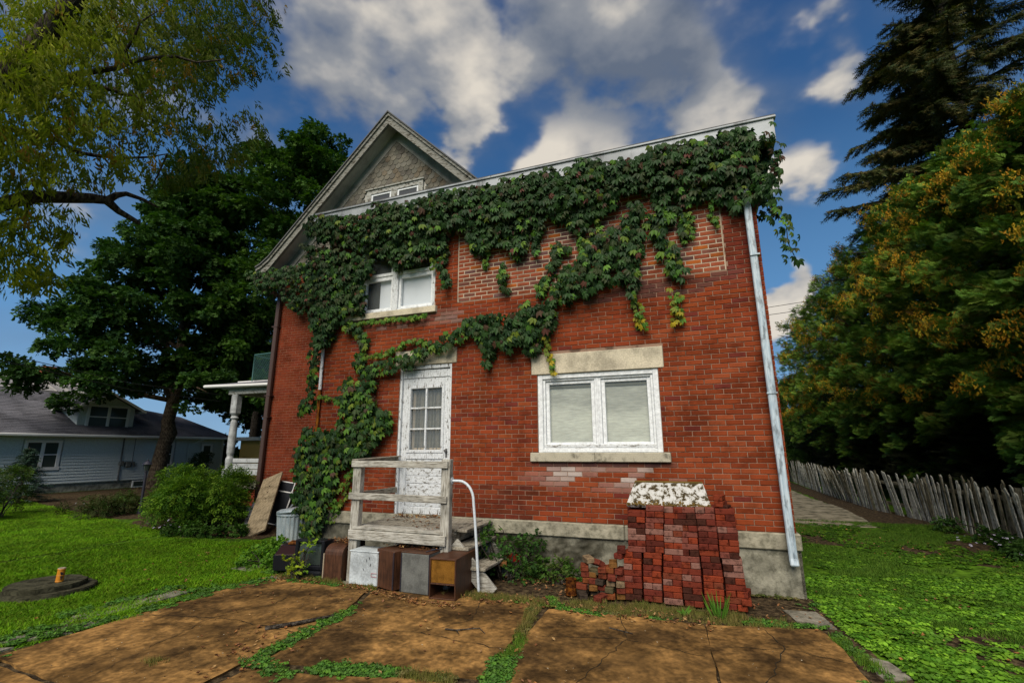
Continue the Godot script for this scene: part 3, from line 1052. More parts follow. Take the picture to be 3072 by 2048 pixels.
func back_door(house: Node3D) -> void:
	var c := MB.new()
	c.bx(-5.642, -5.602, 0.66, 3.063, -0.22, -0.012, 0.006)
	c.bx(-4.700, -4.664, 0.66, 3.063, -0.22, -0.012, 0.006)
	c.bx(-5.604, -4.698, 3.0, 3.062, -0.22, -0.016, 0.006)
	c.bx(-5.604, -4.698, 2.855, 2.985, -0.2, -0.045, 0.006)
	var fr := part("door_frame", c, M.peel_vertical, house)
	var th := MB.new()
	th.bx(-5.64, -4.666, 0.64, 0.685, -0.2, 0.03, 0.006)
	part("threshold", th, M.wood_x, fr)
	var d := MB.new()
	var z0 := -0.11
	var z1 := -0.055
	d.bx(-5.600, -5.492, 0.69, 2.848, z0, z1, 0.006)
	d.bx(-4.812, -4.702, 0.69, 2.848, z0, z1, 0.006)
	d.bx(-5.494, -4.810, 2.735, 2.847, z0, z1 - 0.001, 0.006)
	d.bx(-5.494, -4.810, 1.533, 1.628, z0, z1 - 0.001, 0.006)
	d.bx(-5.494, -4.810, 0.691, 0.80, z0, z1 - 0.001, 0.006)
	var door := part("door", d, M.peel_vertical, house)
	var mo := MB.new()
	frame_of(mo, -5.494, -4.810, 1.628, 2.736, 0.05, 0.06, 0.05, z0, z1 + 0.012, 0.008)
	part("glazing_bead", mo, M.peel_vertical, door)
	for x in [-5.152]:
		var m := MB.new()
		m.bx(x - 0.016, x + 0.016, 1.676, 2.678, z0 + 0.01, z1 + 0.004, 0.005)
		part("muntin", m, M.peel_vertical, door)
	for y in [2.012, 2.352]:
		var m := MB.new()
		m.bx(-5.446, -4.858, y - 0.014, y + 0.014, z0 + 0.012, z1 + 0.002, 0.005)
		part("muntin", m, M.peel_across, door)
	for x in [[-5.446, -5.166], [-5.138, -4.858]]:
		for y in [[1.676, 1.999], [2.025, 2.339], [2.365, 2.678]]:
			pane("pane", x[0], x[1], y[0], y[1], -0.088, door)
	var inner := MB.new()
	frame_of(inner, -5.46, -4.84, 1.66, 2.70, 0.045, 0.05, 0.05, -0.19, -0.15)
	part("inner_frame", inner, M.beige, door)
	# horizontal boards of the lower panel, each with its own lip
	for y in [[0.802, 0.955], [0.959, 1.150], [1.154, 1.268], [1.272, 1.40], [1.404, 1.531]]:
		var b := MB.new()
		b.box(Transform3D(Basis(Vector3(1, 0, 0), rr(0.02, 0.09)), Vector3(-5.152, (y[0] + y[1]) / 2, -0.085)), Vector3(0.68, y[1] - y[0], 0.026), 0.006)
		part("board", b, M.peel_heavy, door)
	var h := MB.new()
	h.bx(-4.768, -4.735, 1.56, 1.70, z1, z1 + 0.008, 0.003)
	h.lathe(Vector3(-4.752, 1.665, z1 + 0.008), [[0.0, 0.05], [0.022, 0.045], [0.026, 0.03], [0.01, 0.015], [0.01, 0.0]], 10, 0, 0.0, Basis(Vector3(1, 0, 0), PI / 2))
	part("handle", h, M.flashing, door)
	# lace curtain in soft folds
	var cu := MB.new()
	var n := 90
	for i in n:
		var xa := lerpf(-5.44, -4.86, float(i) / n)
		var xb := lerpf(-5.44, -4.86, float(i + 1) / n)
		var za := -0.17 + 0.022 * sin(i * 0.55) + 0.008 * sin(i * 1.37)
		var zb := -0.17 + 0.022 * sin((i + 1) * 0.55) + 0.008 * sin((i + 1) * 1.37)
		cu.quad(Vector3(xa, 1.66, za), Vector3(xb, 1.66, zb), Vector3(xb, 2.66, zb), Vector3(xa, 2.66, za), Vector3(0, 0, 1))
	part("curtain", cu, M.lace, door)
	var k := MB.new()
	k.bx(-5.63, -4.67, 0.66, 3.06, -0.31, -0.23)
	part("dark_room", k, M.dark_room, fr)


# the taller house behind: brick wall, shingled gable, rake boards with a flare at the eaves
func build_back_wing() -> void:
	var house := house_node
	var wz := -2.65
	var w := MB.new()
	w.bx(-11.43, -4.27, 0.54, 6.7, -12.0, wz - 0.006)
	w.prism(Transform3D(Basis(), Vector3(0, 0, 0)), PackedVector2Array([Vector2(-11.43, 6.7), Vector2(-4.27, 6.7), Vector2(-7.85, 10.1)]), -12.0, wz - 0.006)
	var wall := part("back_wall", w, M.mortar_old, house)
	var bm := MB.new()
	for b in lay(-11.43, -7.2, 0.692, 6.5, [], 0.007, 1):
		bm.col = Color(0.25, 0.051, 0.022) * rr(0.86, 1.08)
		brick(bm, b[0], b[1], b[2], b[3], wz + rr(-0.001, 0.001))
	part("brickwork", bm, M.brick, wall).set_meta("kind", "stuff")
	var fo := MB.new()
	fo.col = Color(0.9, 0.9, 0.85)
	fo.bx(-11.48, -7.3, -0.1, 0.535, -12.0, wz - 0.01)
	part("foundation", fo, M.concrete, house)
	var wt := MB.new()
	wt.col = Color(1, 1, 0.95)
	wt.bx(-11.5, -7.3, 0.54, 0.69, -12.0, wz + 0.045, 0.01)
	part("water_table", wt, M.concrete, house)
	# fish-scale shingles, row over row
	var gz := wz + 0.012
	var gb := MB.new()
	gb.prism(Transform3D(), PackedVector2Array([Vector2(-11.3, 6.62), Vector2(-4.4, 6.62), Vector2(-7.85, 10.05)]), wz - 0.005, gz)
	var gable := part("gable_wall", gb, M.soffit, house)
	var sw := 0.168
	var ex := 0.132
	var shapes := []
	for k in 6:
		var s := MB.new()
		s.col = [Color(0.205, 0.19, 0.15), Color(0.175, 0.165, 0.135), Color(0.235, 0.215, 0.17), Color(0.19, 0.16, 0.115), Color(0.155, 0.145, 0.12), Color(0.215, 0.20, 0.165)][k]
		var pl := PackedVector2Array([Vector2(-sw / 2 + 0.003, 0.14), Vector2(-sw / 2 + 0.003, -0.01)])
		for j in 9:
			var an := PI + PI * j / 8.0
			pl.append(Vector2(cos(an) * (sw / 2 - 0.003), sin(an) * 0.082 - 0.01))
		pl.append(Vector2(sw / 2 - 0.003, 0.14))
		s.prism(Transform3D(Basis(Vector3(1, 0, 0), -0.075), Vector3(0, 0, 0.012)), pl, 0.0, 0.011, false)
		shapes.append(s.mesh(M.gable_shingle))
	var lower := MB.new()
	lower.col = Color(0.19, 0.175, 0.14)
	var row := 0
	var y := 6.72
	while y < 9.75:
		var half := (9.95 - y) * 0.985 - 0.18
		var x: float = -7.85 - ceil(half / sw) * sw + (row % 2) * sw * 0.5
		while x < -7.85 + half:
			if absf(x + 7.85) < half - 0.02 and not (x > -8.78 and x < -6.89 and y < 8.42 and y > 7.1):
				var t := Transform3D(Basis(Vector3(0, 0, 1), rr(-0.05, 0.05)), Vector3(x + rr(-0.006, 0.006), y + rr(-0.008, 0.008), gz + rr(0.0, 0.006)))
				if y > 7.32:
					placed("shingle", shapes[rng.randi() % 6], t, gable)
				elif absf(x + 9.6) < 1.4:
					lower.box(t * Transform3D(Basis(Vector3(1, 0, 0), -0.075), Vector3(0, 0.03, 0.016)), Vector3(sw - 0.006, 0.17, 0.01))
			x += sw
		y += ex
		row += 1
	part("lower_shingles", lower, M.gable_shingle, gable).set_meta("kind", "stuff")
	# gable window
	var gw := MB.new()
	frame_of(gw, -8.69, -6.974, 7.1, 8.372, 0.14, 0.12, 0.1, wz, wz + 0.07)
	gw.bx(-7.925, -7.745, 7.2, 8.252, wz, wz + 0.066, 0.005)
	gw.bx(-8.73, -6.94, 8.374, 8.41, wz, wz + 0.10, 0.006)
	var win := part("window", gw, M.old_paint, house)
	for x in [[-8.549, -7.927], [-7.743, -7.115]]:
		var q := MB.new()
		frame_of(q, x[0], x[1], 7.2, 8.251, 0.05, 0.05, 0.05, wz + 0.01, wz + 0.05)
		part("sash", q, M.white_paint, win)
		var gp := MB.new()
		gp.bx(x[0] + 0.045, x[1] - 0.045, 7.25, 8.205, wz + 0.021, wz + 0.03)
		part("pane", gp, M.attic_glass, win)
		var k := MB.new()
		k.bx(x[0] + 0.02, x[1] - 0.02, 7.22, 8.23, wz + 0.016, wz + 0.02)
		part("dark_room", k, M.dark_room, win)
	# roof: slabs along z, then the rake boards, their crown and the shingle edge in front
	var prof := [Vector2(-11.88, 6.52), Vector2(-11.72, 6.58), Vector2(-11.45, 6.76), Vector2(-7.85, 10.26)]
	for side in [1.0, -1.0]:
		var top := PackedVector2Array()
		for p in prof:
			top.append(Vector2(-7.85 + (p.x + 7.85) * side, p.y))
		var rf := MB.new()
		strip(rf, top, 0.0, -0.10, -12.4, -2.26)
		part("roof_slope", rf, M.roof_shingle, house)
		var ed := MB.new()
		strip(ed, top, 0.035, -0.004, -12.4, -2.13)
		part("shingle_edge", ed, M.flashing, house)
		var cr := MB.new()
		strip(cr, top, -0.006, -0.095, -2.255, -2.165)
		part("rake_crown", cr, M.rake_paint, house)
		var rk := MB.new()
		strip(rk, top, -0.097, -0.29, -2.258, -2.205)
		strip(rk, top, -0.29, -0.325, -2.262, -2.19)
		part("rake_board", rk, M.rake_paint, house)
		var so := MB.new()
		strip(so, top, -0.24, -0.262, wz + 0.01, -2.26)
		part("soffit", so, M.soffit, house)
		var fz := MB.new()
		var inner := PackedVector2Array()
		for p in [Vector2(-11.35, 6.62), Vector2(-7.85, 10.05)]:
			inner.append(Vector2(-7.85 + (p.x + 7.85) * side, p.y))
		strip(fz, inner, 0.0, -0.36, wz, wz + 0.045)
		part("frieze_board", fz, M.frieze, house)
	# brown downspout on the left corner
	var d := MB.new()
	d.bar(Vector3(-11.385, 0.33, wz + 0.085), Vector3(-11.325, 6.3, wz + 0.085), Vector3(1, 0, 0), 0.12, 0.085, 0.012)
	for yy in [0.75, 2.5, 3.05, 4.9]:
		d.bx(-11.46, -11.26, yy, yy + 0.025, wz, wz + 0.135)
	part("downspout", d, M.downspout_brown, house)


# a board that follows a profile in x, y: from y + a down to y + b, between z0 and z1
func strip(mb: MB, top: PackedVector2Array, a: float, b: float, z0: float, z1: float) -> void:
	var n := top.size()
	for i in n - 1:
		var p := top[i]
		var q := top[i + 1]
		var pa := Vector3(p.x, p.y + a, z1)
		var qa := Vector3(q.x, q.y + a, z1)
		var pb := Vector3(p.x, p.y + b, z1)
		var qb := Vector3(q.x, q.y + b, z1)
		var bk := Vector3(0, 0, z0 - z1)
		mb.quad(pa, qa, qb, pb, Vector3(0, 0, 1))
		mb.quad(pa + bk, qa + bk, qb + bk, pb + bk, Vector3(0, 0, -1))
		mb.quad(pa, qa, qa + bk, pa + bk, Vector3.UP)
		mb.quad(pb, qb, qb + bk, pb + bk, Vector3.DOWN)
		if i == 0:
			mb.quad(pa, pb, pb + bk, pa + bk, Vector3((p - q).x, (p - q).y, 0))
		if i == n - 2:
			mb.quad(qa, qb, qb + bk, qa + bk, Vector3((q - p).x, (q - p).y, 0))


func build_side_porch() -> void:
	var t := thing("side_porch", "weathered side porch with a turned white column and green chain link above its roof", "porch")
	var z := -4.3
	var cx := -14.72
	var c := MB.new()
	c.bx(cx - 0.12, cx + 0.12, 2.80, 3.42, z - 0.24, z, 0.03)
	c.lathe(Vector3(cx, 0, z - 0.12), [[0.10, 1.10], [0.12, 1.42], [0.085, 1.5], [0.11, 1.6], [0.118, 2.1], [0.10, 2.55], [0.075, 2.62], [0.12, 2.68], [0.09, 2.74], [0.13, 2.80]], 14)
	c.bx(cx - 0.13, cx + 0.13, 0.6, 1.12, z - 0.25, z + 0.01, 0.02)
	part("column", c, M.porch_paint, t)
	var b := MB.new()
	b.bx(-15.0, -11.5, 3.42, 3.60, z - 0.2, z - 0.02, 0.01)
	b.bx(-14.84, -14.66, 3.421, 3.598, -9.0, z - 0.2)
	part("beam", b, M.old_paint, t)
	var ce := MB.new()
	ce.bx(-15.2, -11.5, 3.602, 3.62, -9.0, z + 0.1)
	part("soffit", ce, M.porch_paint, t)
	var g := MB.new()
	g.bar(Vector3(-15.9, 3.70, z + 0.16), Vector3(-11.5, 3.62, z + 0.16), Vector3(0, 0, 1), 0.11, 0.10, 0.03)
	part("gutter", g, M.white_trim, t)
	var r := MB.new()
	r.quad(Vector3(-15.9, 3.74, z + 0.2), Vector3(-11.5, 3.68, z + 0.2), Vector3(-11.5, 3.98, z - 1.0), Vector3(-15.2, 3.98, z - 1.0), Vector3.UP)
	r.quad(Vector3(-15.9, 3.74, z + 0.2), Vector3(-15.2, 3.98, z - 1.0), Vector3(-15.2, 3.98, -9.0), Vector3(-15.9, 3.74, -9.4), Vector3.UP)
	r.quad(Vector3(-15.2, 3.98, z - 1.0), Vector3(-11.5, 3.98, z - 1.0), Vector3(-11.5, 3.98, -9.0), Vector3(-15.2, 3.98, -9.0), Vector3.UP)
	part("roof", r, M.roof_shingle, t)
	var cap := MB.new()
	cap.bar(Vector3(-15.4, 3.93, z - 0.65), Vector3(-11.5, 3.90, z - 0.65), Vector3(0, 1, 0), 0.04, 0.03)
	part("roof_batten", cap, M.white_trim, t)
	# floor, brick base and white rail boards
	var fl := MB.new()
	fl.bx(-15.0, -11.5, 0.55, 0.68, -9.0, z, 0.01)
	part("floor", fl, M.kerb, t)
	var ba := MB.new()
	ba.col = Color(0.20, 0.042, 0.026)
	ba.bx(-14.9, -11.5, -0.1, 0.548, -9.0, z - 0.06)
	part("base", ba, M.brick, t)
	for y in [[1.31, 1.43], [1.12, 1.28], [0.94, 1.10]]:
		var rb := MB.new()
		rb.bx(-14.60, -11.5, y[0], y[1], z - 0.16, z - 0.13, 0.006)
		part("rail_board", rb, M.porch_paint, t)
	# chain link screen standing on the roof
	var cl := MB.new()
	cl.tube([Vector3(-14.6, 3.9, z - 0.5), Vector3(-14.6, 4.78, z - 0.5), Vector3(-11.5, 4.86, z - 0.5)], [0.022], 6)
	cl.tube([Vector3(-14.6, 4.76, z - 0.5), Vector3(-14.3, 4.65, -9.0)], [0.018], 6)
	var s := 0.075
	for k in range(-14, 46):
		var x0 := -14.6 + k * s
		for dir in [1.0, -1.0]:
			var a := Vector2(x0, 3.94)
			var e := Vector2(x0 + 0.86 * dir * 0.75, 4.80)
			if dir < 0.0:
				a.x += 0.65
				e.x += 0.65
			# clip to the frame
			var ta := 0.0
			var te := 1.0
			for lim in [-14.6, -11.5]:
				var u: float = (lim - a.x) / (e.x - a.x)
				if (lim < -12.0) == (dir > 0.0):
					ta = maxf(ta, u)
				else:
					te = minf(te, u)
			if te > ta:
				var p := a.lerp(e, ta)
				var q := a.lerp(e, te)
				cl.tube([Vector3(p.x, p.y, z - 0.5), Vector3(q.x, q.y, z - 0.5)], [0.0045], 3, false)
	part("chain_link", cl, M.chain_link, t)


func build_neighbour() -> void:
	var t := thing("grey_bungalow", "low pale blue-grey clapboard bungalow with dormer and dark shingle roof beyond the lawn", "house")
	var X := -26.3
	var w := MB.new()
	w.bx(-36.0, X - 0.03, 0.3, 2.45, -13.40, 3.0)
	w.prism(Transform3D(Basis(Vector3(1, 0, 0), Vector3(0, 1, 0), Vector3(0, 0, 1)), Vector3.ZERO), PackedVector2Array([Vector2(-36.0, 2.45), Vector2(X, 2.45), Vector2(-30.0, 4.3), Vector2(-32.0, 5.2)]), -9.7, 3.0)
	var wall := part("wall", w, M.siding, t)
	# clapboards: each course leans out over the one below
	var cb := MB.new()
	var holes := [[-5.92, -4.55, 0.86, 2.15], [-10.72, -10.02, 0.86, 2.1], [-12.86, -12.08, 0.86, 2.08]]
	var y := 0.34
	while y < 2.28:
		var spans := [[-13.42, 3.0]]
		for h in holes:
			if y + 0.1 > h[2] and y < h[3]:
				var nx := []
				for s in spans:
					if h[0] > s[0] and h[1] < s[1]:
						nx.append([s[0], h[0]])
						nx.append([h[1], s[1]])
					else:
						nx.append(s)
				spans = nx
		for s in spans:
			cb.quad(Vector3(X + 0.036, y, s[0]), Vector3(X + 0.036, y, s[1]), Vector3(X - 0.002, y + 0.127, s[1]), Vector3(X - 0.002, y + 0.127, s[0]), Vector3(1, 0.1, 0))
			cb.quad(Vector3(X + 0.036, y, s[0]), Vector3(X + 0.036, y, s[1]), Vector3(X - 0.02, y, s[1]), Vector3(X - 0.02, y, s[0]), Vector3.DOWN)
		y += 0.125
	part("clapboards", cb, M.siding, wall).set_meta("kind", "stuff")
	var fo := MB.new()
	fo.col = Color(1.7, 1.6, 1.4)
	fo.bx(-36.0, X - 0.05, -0.2, 0.34, -13.38, 3.0)
	part("foundation", fo, M.concrete, t)
	for h in [[-5.86, -4.60, 0.93, 2.12, 2], [-10.66, -10.08, 0.92, 2.06, 1], [-12.80, -12.14, 0.92, 2.03, 1]]:
		facing_window(t, X, h[0], h[1], h[2], h[3], h[4])
	var bw := MB.new()
	bw.bx(X - 0.04, X + 0.02, -0.06, 0.28, -9.5, -8.9, 0.01)
	var bwin := part("basement_window", bw, M.white_trim, t)
	var bp := MB.new()
	bp.bx(X + 0.022, X + 0.03, 0.02, 0.24, -9.44, -8.96)
	part("pane", bp, M.screen_glass, bwin)
	# main roof: shingles below, ribbed metal above
	var r := MB.new()
	r.quad(Vector3(-25.78, 2.36, 3.4), Vector3(-25.78, 2.36, -9.9), Vector3(-30.0, 4.46, -9.9), Vector3(-30.0, 4.46, 3.4), Vector3.UP)
	r.quad(Vector3(-25.78, 2.36, -9.9), Vector3(-25.78, 2.36, -13.75), Vector3(-28.9, 3.55, -12.6), Vector3(-28.9, 3.90, -9.9), Vector3.UP)
	r.quad(Vector3(-25.78, 2.36, -13.75), Vector3(-33.0, 2.36, -13.75), Vector3(-33.0, 3.55, -12.6), Vector3(-28.9, 3.55, -12.6), Vector3(0, 1, -1))
	r.quad(Vector3(-28.9, 3.90, -9.9), Vector3(-28.9, 3.55, -12.6), Vector3(-33.0, 3.55, -12.6), Vector3(-33.0, 3.9, -9.9), Vector3.UP)
	part("shingle_roof", r, M.roof_shingle, t)
	# shingle courses as slight steps
	var rc := MB.new()
	for k in 30:
		var f := k / 30.0
		var a := Vector3(lerpf(-25.78, -30.0, f), lerpf(2.366, 4.466, f), 3.4)
		var zz := 3.4
		while zz > -9.9:
			var l := rr(0.5, 1.6)
			var z2 := maxf(zz - l, -9.9)
			var q := Vector3(-4.22, 2.1, 0) / 30.0
			var o := Vector3(0, rr(0.006, 0.02), 0)
			var fx := lerpf(-25.78, -30.0, f)
			rc.quad(Vector3(a.x, a.y, zz) + o, Vector3(a.x, a.y, z2) + o, Vector3(a.x, a.y, z2) + q * 0.98, Vector3(a.x, a.y, zz) + q * 0.98, Vector3.UP)
			zz = z2
	part("shingle_courses", rc, M.roof_shingle, t).set_meta("kind", "stuff")
	var m := MB.new()
	m.quad(Vector3(-29.95, 4.50, 3.4), Vector3(-29.95, 4.50, -9.9), Vector3(-32.1, 5.42, -9.9), Vector3(-32.1, 5.42, 3.4), Vector3.UP)
	m.quad(Vector3(-36.0, 3.2, 3.4), Vector3(-36.0, 3.2, -9.9), Vector3(-32.1, 5.42, -9.9), Vector3(-32.1, 5.42, 3.4), Vector3(-1, 1, 0))
	m.bx(-29.97, -29.93, 4.40, 4.51, -9.9, 3.4)
	var mr := part("metal_roof", m, M.roof_metal, t)
	for k in 23:
		var s := MB.new()
		s.bar(Vector3(-29.94, 4.515, 3.0 - k * 0.56), Vector3(-32.08, 5.43, 3.0 - k * 0.56), Vector3(0, 0, 1), 0.035, 0.05)
		part("seam", s, M.roof_metal, mr)
	var g := MB.new()
	g.bx(-25.84, -25.72, 2.25, 2.37, -13.8, 3.4, 0.03)
	part("gutter", g, M.white_trim, t)
	var ev := MB.new()
	ev.bx(X + 0.03, -25.84, 2.26, 2.29, -13.75, 3.4)
	part("soffit", ev, M.white_trim, t)
	var ch := MB.new()
	ch.col = Color(0.26, 0.09, 0.05)
	ch.bx(-32.6, -32.0, 4.6, 5.95, -7.86, -7.42)
	ch.bx(-32.65, -31.95, 5.80, 5.9, -7.91, -7.37)
	part("chimney", ch, M.brick, t)
	# dormer
	var dx := -26.65
	var d := MB.new()
	var tri := PackedVector2Array([Vector2(8.72, 2.5), Vector2(6.42, 2.5), Vector2(6.42, 3.66), Vector2(7.57, 4.22), Vector2(8.72, 3.66)])
	d.prism(Transform3D(Basis(Vector3(0, 0, -1), Vector3(0, 1, 0), Vector3(1, 0, 0)), Vector3.ZERO), tri, -29.6, dx)
	var dm := part("dormer", d, M.siding, t)
	var dr := MB.new()
	for sg in [1.0, -1.0]:
		dr.quad(Vector3(dx + 0.3, 4.30, -7.57), Vector3(dx + 0.3, 3.56, -7.57 + 1.5 * sg), Vector3(-29.3, 3.56, -7.57 + 1.5 * sg), Vector3(-29.3, 4.30, -7.57), Vector3(0, 1, sg))
	part("dormer_roof", dr, M.roof_shingle, dm)
	var de := MB.new()
	for sg in [1.0, -1.0]:
		de.bar(Vector3(dx + 0.3, 4.24, -7.57), Vector3(dx + 0.3, 3.50, -7.57 + 1.5 * sg), Vector3(0, 1, 0), 0.11, 0.03)
		de.bx(-29.0, dx + 0.3, 3.46, 3.55, -7.57 + 1.48 * sg, -7.57 + 1.51 * sg)
	part("dormer_trim", de, M.white_trim, dm)
	facing_window(t, dx, -8.50, -6.72, 2.62, 3.76, 2)
	# meters and pipes on the wall
	var me := MB.new()
	me.bx(X + 0.02, X + 0.14, 1.0, 1.2, -8.34, -8.16, 0.02)
	me.bx(X + 0.02, X + 0.16, 0.92, 1.18, -8.62, -8.42, 0.02)
	me.bx(X + 0.02, X + 0.12, 0.95, 1.16, -8.84, -8.68, 0.02)
	part("meter_box", me, M.grey_case, t)
	var pi := MB.new()
	pi.tube([Vector3(X + 0.06, 2.25, -8.22), Vector3(X + 0.06, 0.3, -8.22)], [0.03], 6)
	pi.tube([Vector3(X + 0.06, 2.25, -8.72), Vector3(X + 0.06, 1.1, -8.72)], [0.012], 5)
	part("conduit", pi, M.flashing, t)
	var ds := MB.new()
	ds.tube([Vector3(-25.8, 2.25, -11.85), Vector3(X + 0.06, 1.95, -11.4), Vector3(X + 0.06, 0.1, -11.4)], [0.04], 6)
	part("downspout", ds, M.siding, t)
	var cn := MB.new()
	cn.bx(X - 0.02, X + 0.04, 0.34, 2.26, -13.46, -13.34)
	part("corner_board", cn, M.white_trim, t)


# a white framed window on a wall that faces +x
func facing_window(t: Node3D, x: float, z0: float, z1: float, y0: float, y1: float, lights: int) -> void:
	var f := MB.new()
	var tw := 0.12
	f.bx(x, x + 0.06, y0 - 0.04, y0 + 0.09, z0 - 0.04, z1 + 0.04, 0.01)
	f.bx(x, x + 0.055, y1 - 0.11, y1, z0, z1, 0.01)
	f.bx(x, x + 0.054, y0 + 0.09, y1 - 0.11, z0, z0 + tw, 0.01)
	f.bx(x, x + 0.054, y0 + 0.09, y1 - 0.11, z1 - tw, z1, 0.01)
	var wd := (z1 - z0 - tw) / lights
	for k in range(1, lights):
		f.bx(x, x + 0.053, y0 + 0.09, y1 - 0.11, z0 + wd * k, z0 + wd * k + tw, 0.01)
	var win := part("window", f, M.white_trim, t)
	for k in lights:
		var a := z0 + wd * k + tw
		var b := z0 + wd * (k + 1)
		var ym := (y0 + y1) / 2
		var s := MB.new()
		s.bx(x, x + 0.03, ym - 0.02, ym + 0.025, a, b)
		part("meeting_rail", s, M.white_trim, win)
		for yy in [[y0 + 0.09, ym - 0.02], [ym + 0.025, y1 - 0.11]]:
			var p := MB.new()
			p.bx(x + 0.002, x + 0.012, yy[0], yy[1], a, b)
			part("pane", p, M.screen_glass, win)


func build_fence() -> void:
	var t := thing("picket_fence", "old leaning picket fence with flaking white paint under the tall hedge", "fence")
	var line := [Vector3(4.25, 0, -2.2), Vector3(4.12, 0, -4.6), Vector3(3.95, 0, -7.9), Vector3(3.5, 0, -10.0), Vector3(3.36, 0, -15.0), Vector3(3.5, 0, -23.0)]
	var shapes := []
	for k in 5:
		var p := MB.new()
		var w := 0.034
		var h := 1.0 + 0.012 * k
		p.prism(Transform3D(Basis(Vector3(0, 0, -1), Vector3(0, 1, 0), Vector3(1, 0, 0)), Vector3.ZERO), PackedVector2Array([Vector2(-w, -0.06), Vector2(w, -0.06), Vector2(w, h - 0.03), Vector2(w * 0.5, h + 0.012), Vector2(-w * 0.3, h + rr(-0.02, 0.02)), Vector2(-w, h - 0.035)]), -0.009, 0.009)
		shapes.append(p.mesh(M.picket if k < 3 else M.picket_bare))
	var n := 0
	for i in line.size() - 1:
		var a: Vector3 = line[i]
		var b: Vector3 = line[i + 1]
		var len := a.distance_to(b)
		var ang := atan2((b - a).x, (b - a).z)
		var s := 0.0
		while s < len:
			if rng.randf() > 0.07 and n < 298:
				var p := a.lerp(b, s / len)
				var wave := sin(p.z * 1.3) * 0.06 + sin(p.z * 0.45 + 1.0) * 0.06
				var bs := Basis(Vector3(0, 1, 0), ang + PI + rr(-0.12, 0.12)) * Basis(Vector3(0, 0, 1), wave + 0.13 + rr(-0.06, 0.06)) * Basis(Vector3(1, 0, 0), rr(-0.09, 0.09) + 0.05)
				placed("picket", shapes[rng.randi() % 5], Transform3D(bs.scaled(Vector3(1, rr(0.86, 1.08), 1)), p + Vector3(rr(-0.015, 0.015), 0, 0)), t)
				n += 1
			s += 0.092 + rr(-0.008, 0.012)
		for y in [0.25, 0.78]:
			var r := MB.new()
			r.bar(a + Vector3(0.045, y, 0), b + Vector3(0.045, y - 0.02, 0), Vector3(0, 1, 0), 0.08, 0.04, 0.006)
			part("rail", r, M.picket_bare, t)
		var po := MB.new()
		po.bx(a.x + 0.07, a.x + 0.17, -0.2, 0.98, a.z - 0.05, a.z + 0.05, 0.01)
		part("post", po, M.picket_bare, t)


# leaf and twig shapes ------------------------------------------------------

func leaflet(mb: MB, base: Vector3, tip: Vector3, normal: Vector3, w: float, fold := 0.25) -> void:
	var d := tip - base
	var s := d.cross(normal).normalized() * w * 0.5
	var mid := base + d * 0.45 - normal * w * fold
	mb.tri(base, mid + s + normal * w * fold, mid, normal)
	mb.tri(base, mid, mid - s + normal * w * fold, normal)
	mb.tri(tip, mid, mid + s + normal * w * fold, normal)
	mb.tri(tip, mid - s + normal * w * fold, mid, normal)


func creeper_leaf(m: Material) -> ArrayMesh:
	var mb := MB.new()
	for k in 5:
		var an: float = [-1.45, -0.72, 0.0, 0.72, 1.45][k]
		var l: float = [0.068, 0.092, 0.102, 0.092, 0.068][k]
		var dir := Vector3(sin(an), -cos(an), -0.15 - 0.12 * absf(an)).normalized()
		var nn := (Vector3(0, 0, 1) + dir * 0.3).normalized()
		var side := dir.cross(nn).normalized()
		nn = side.cross(dir).normalized()
		if nn.z < 0.0:
			nn = -nn
		mb.col = gray(rr(0.85, 1.12))
		var prev_l := dir * 0.006
		var prev_r := prev_l
		var prev_m := prev_l
		# widths along the leaflet: wedge base, broad middle, drawn-out tip that hangs
		for q in [[0.38, 0.22], [0.66, 0.24], [0.86, 0.12], [1.04, 0.0]]:
			var c: Vector3 = dir * l * q[0] - Vector3(0, 0, 0.30 * l * q[0] * q[0]) + Vector3(0, -0.1 * l * q[0] * q[0], 0)
			var wl: Vector3 = c - side * l * q[1] + nn * l * q[1] * 0.3
			var wr: Vector3 = c + side * l * q[1] + nn * l * q[1] * 0.3
			mb.quad(prev_m, prev_l, wl, c, nn)
			mb.quad(prev_m, prev_r, wr, c, nn)
			prev_l = wl
			prev_r = wr
			prev_m = c
	return mb.mesh(m)


# a twig with leaves on it, length about 1
func leaf_spray(m: Material, leaves: int, ll: float, lw: float, droop: float, sd: int) -> ArrayMesh:
	var mb := MB.new()
	var r := RandomNumberGenerator.new()
	r.seed = sd
	for k in leaves:
		var f := float(k) / leaves
		var base := Vector3((f - 0.5) * 0.9, r.randf_range(-0.12, 0.12) - f * f * droop * 0.4, r.randf_range(-0.28, 0.28))
		var an := r.randf_range(-1.3, 1.3)
		var dir := Vector3(cos(an), r.randf_range(-0.5, 0.15) - droop, sin(an)).normalized()
		mb.col = gray(r.randf_range(0.7, 1.25))
		leaflet(mb, base, base + dir * ll * r.randf_range(0.75, 1.15), (Vector3(r.randf_range(-0.4, 0.4), 1.0, r.randf_range(-0.4, 0.4)) - dir * dir.y).normalized(), lw, 0.15)
	return mb.mesh(m)


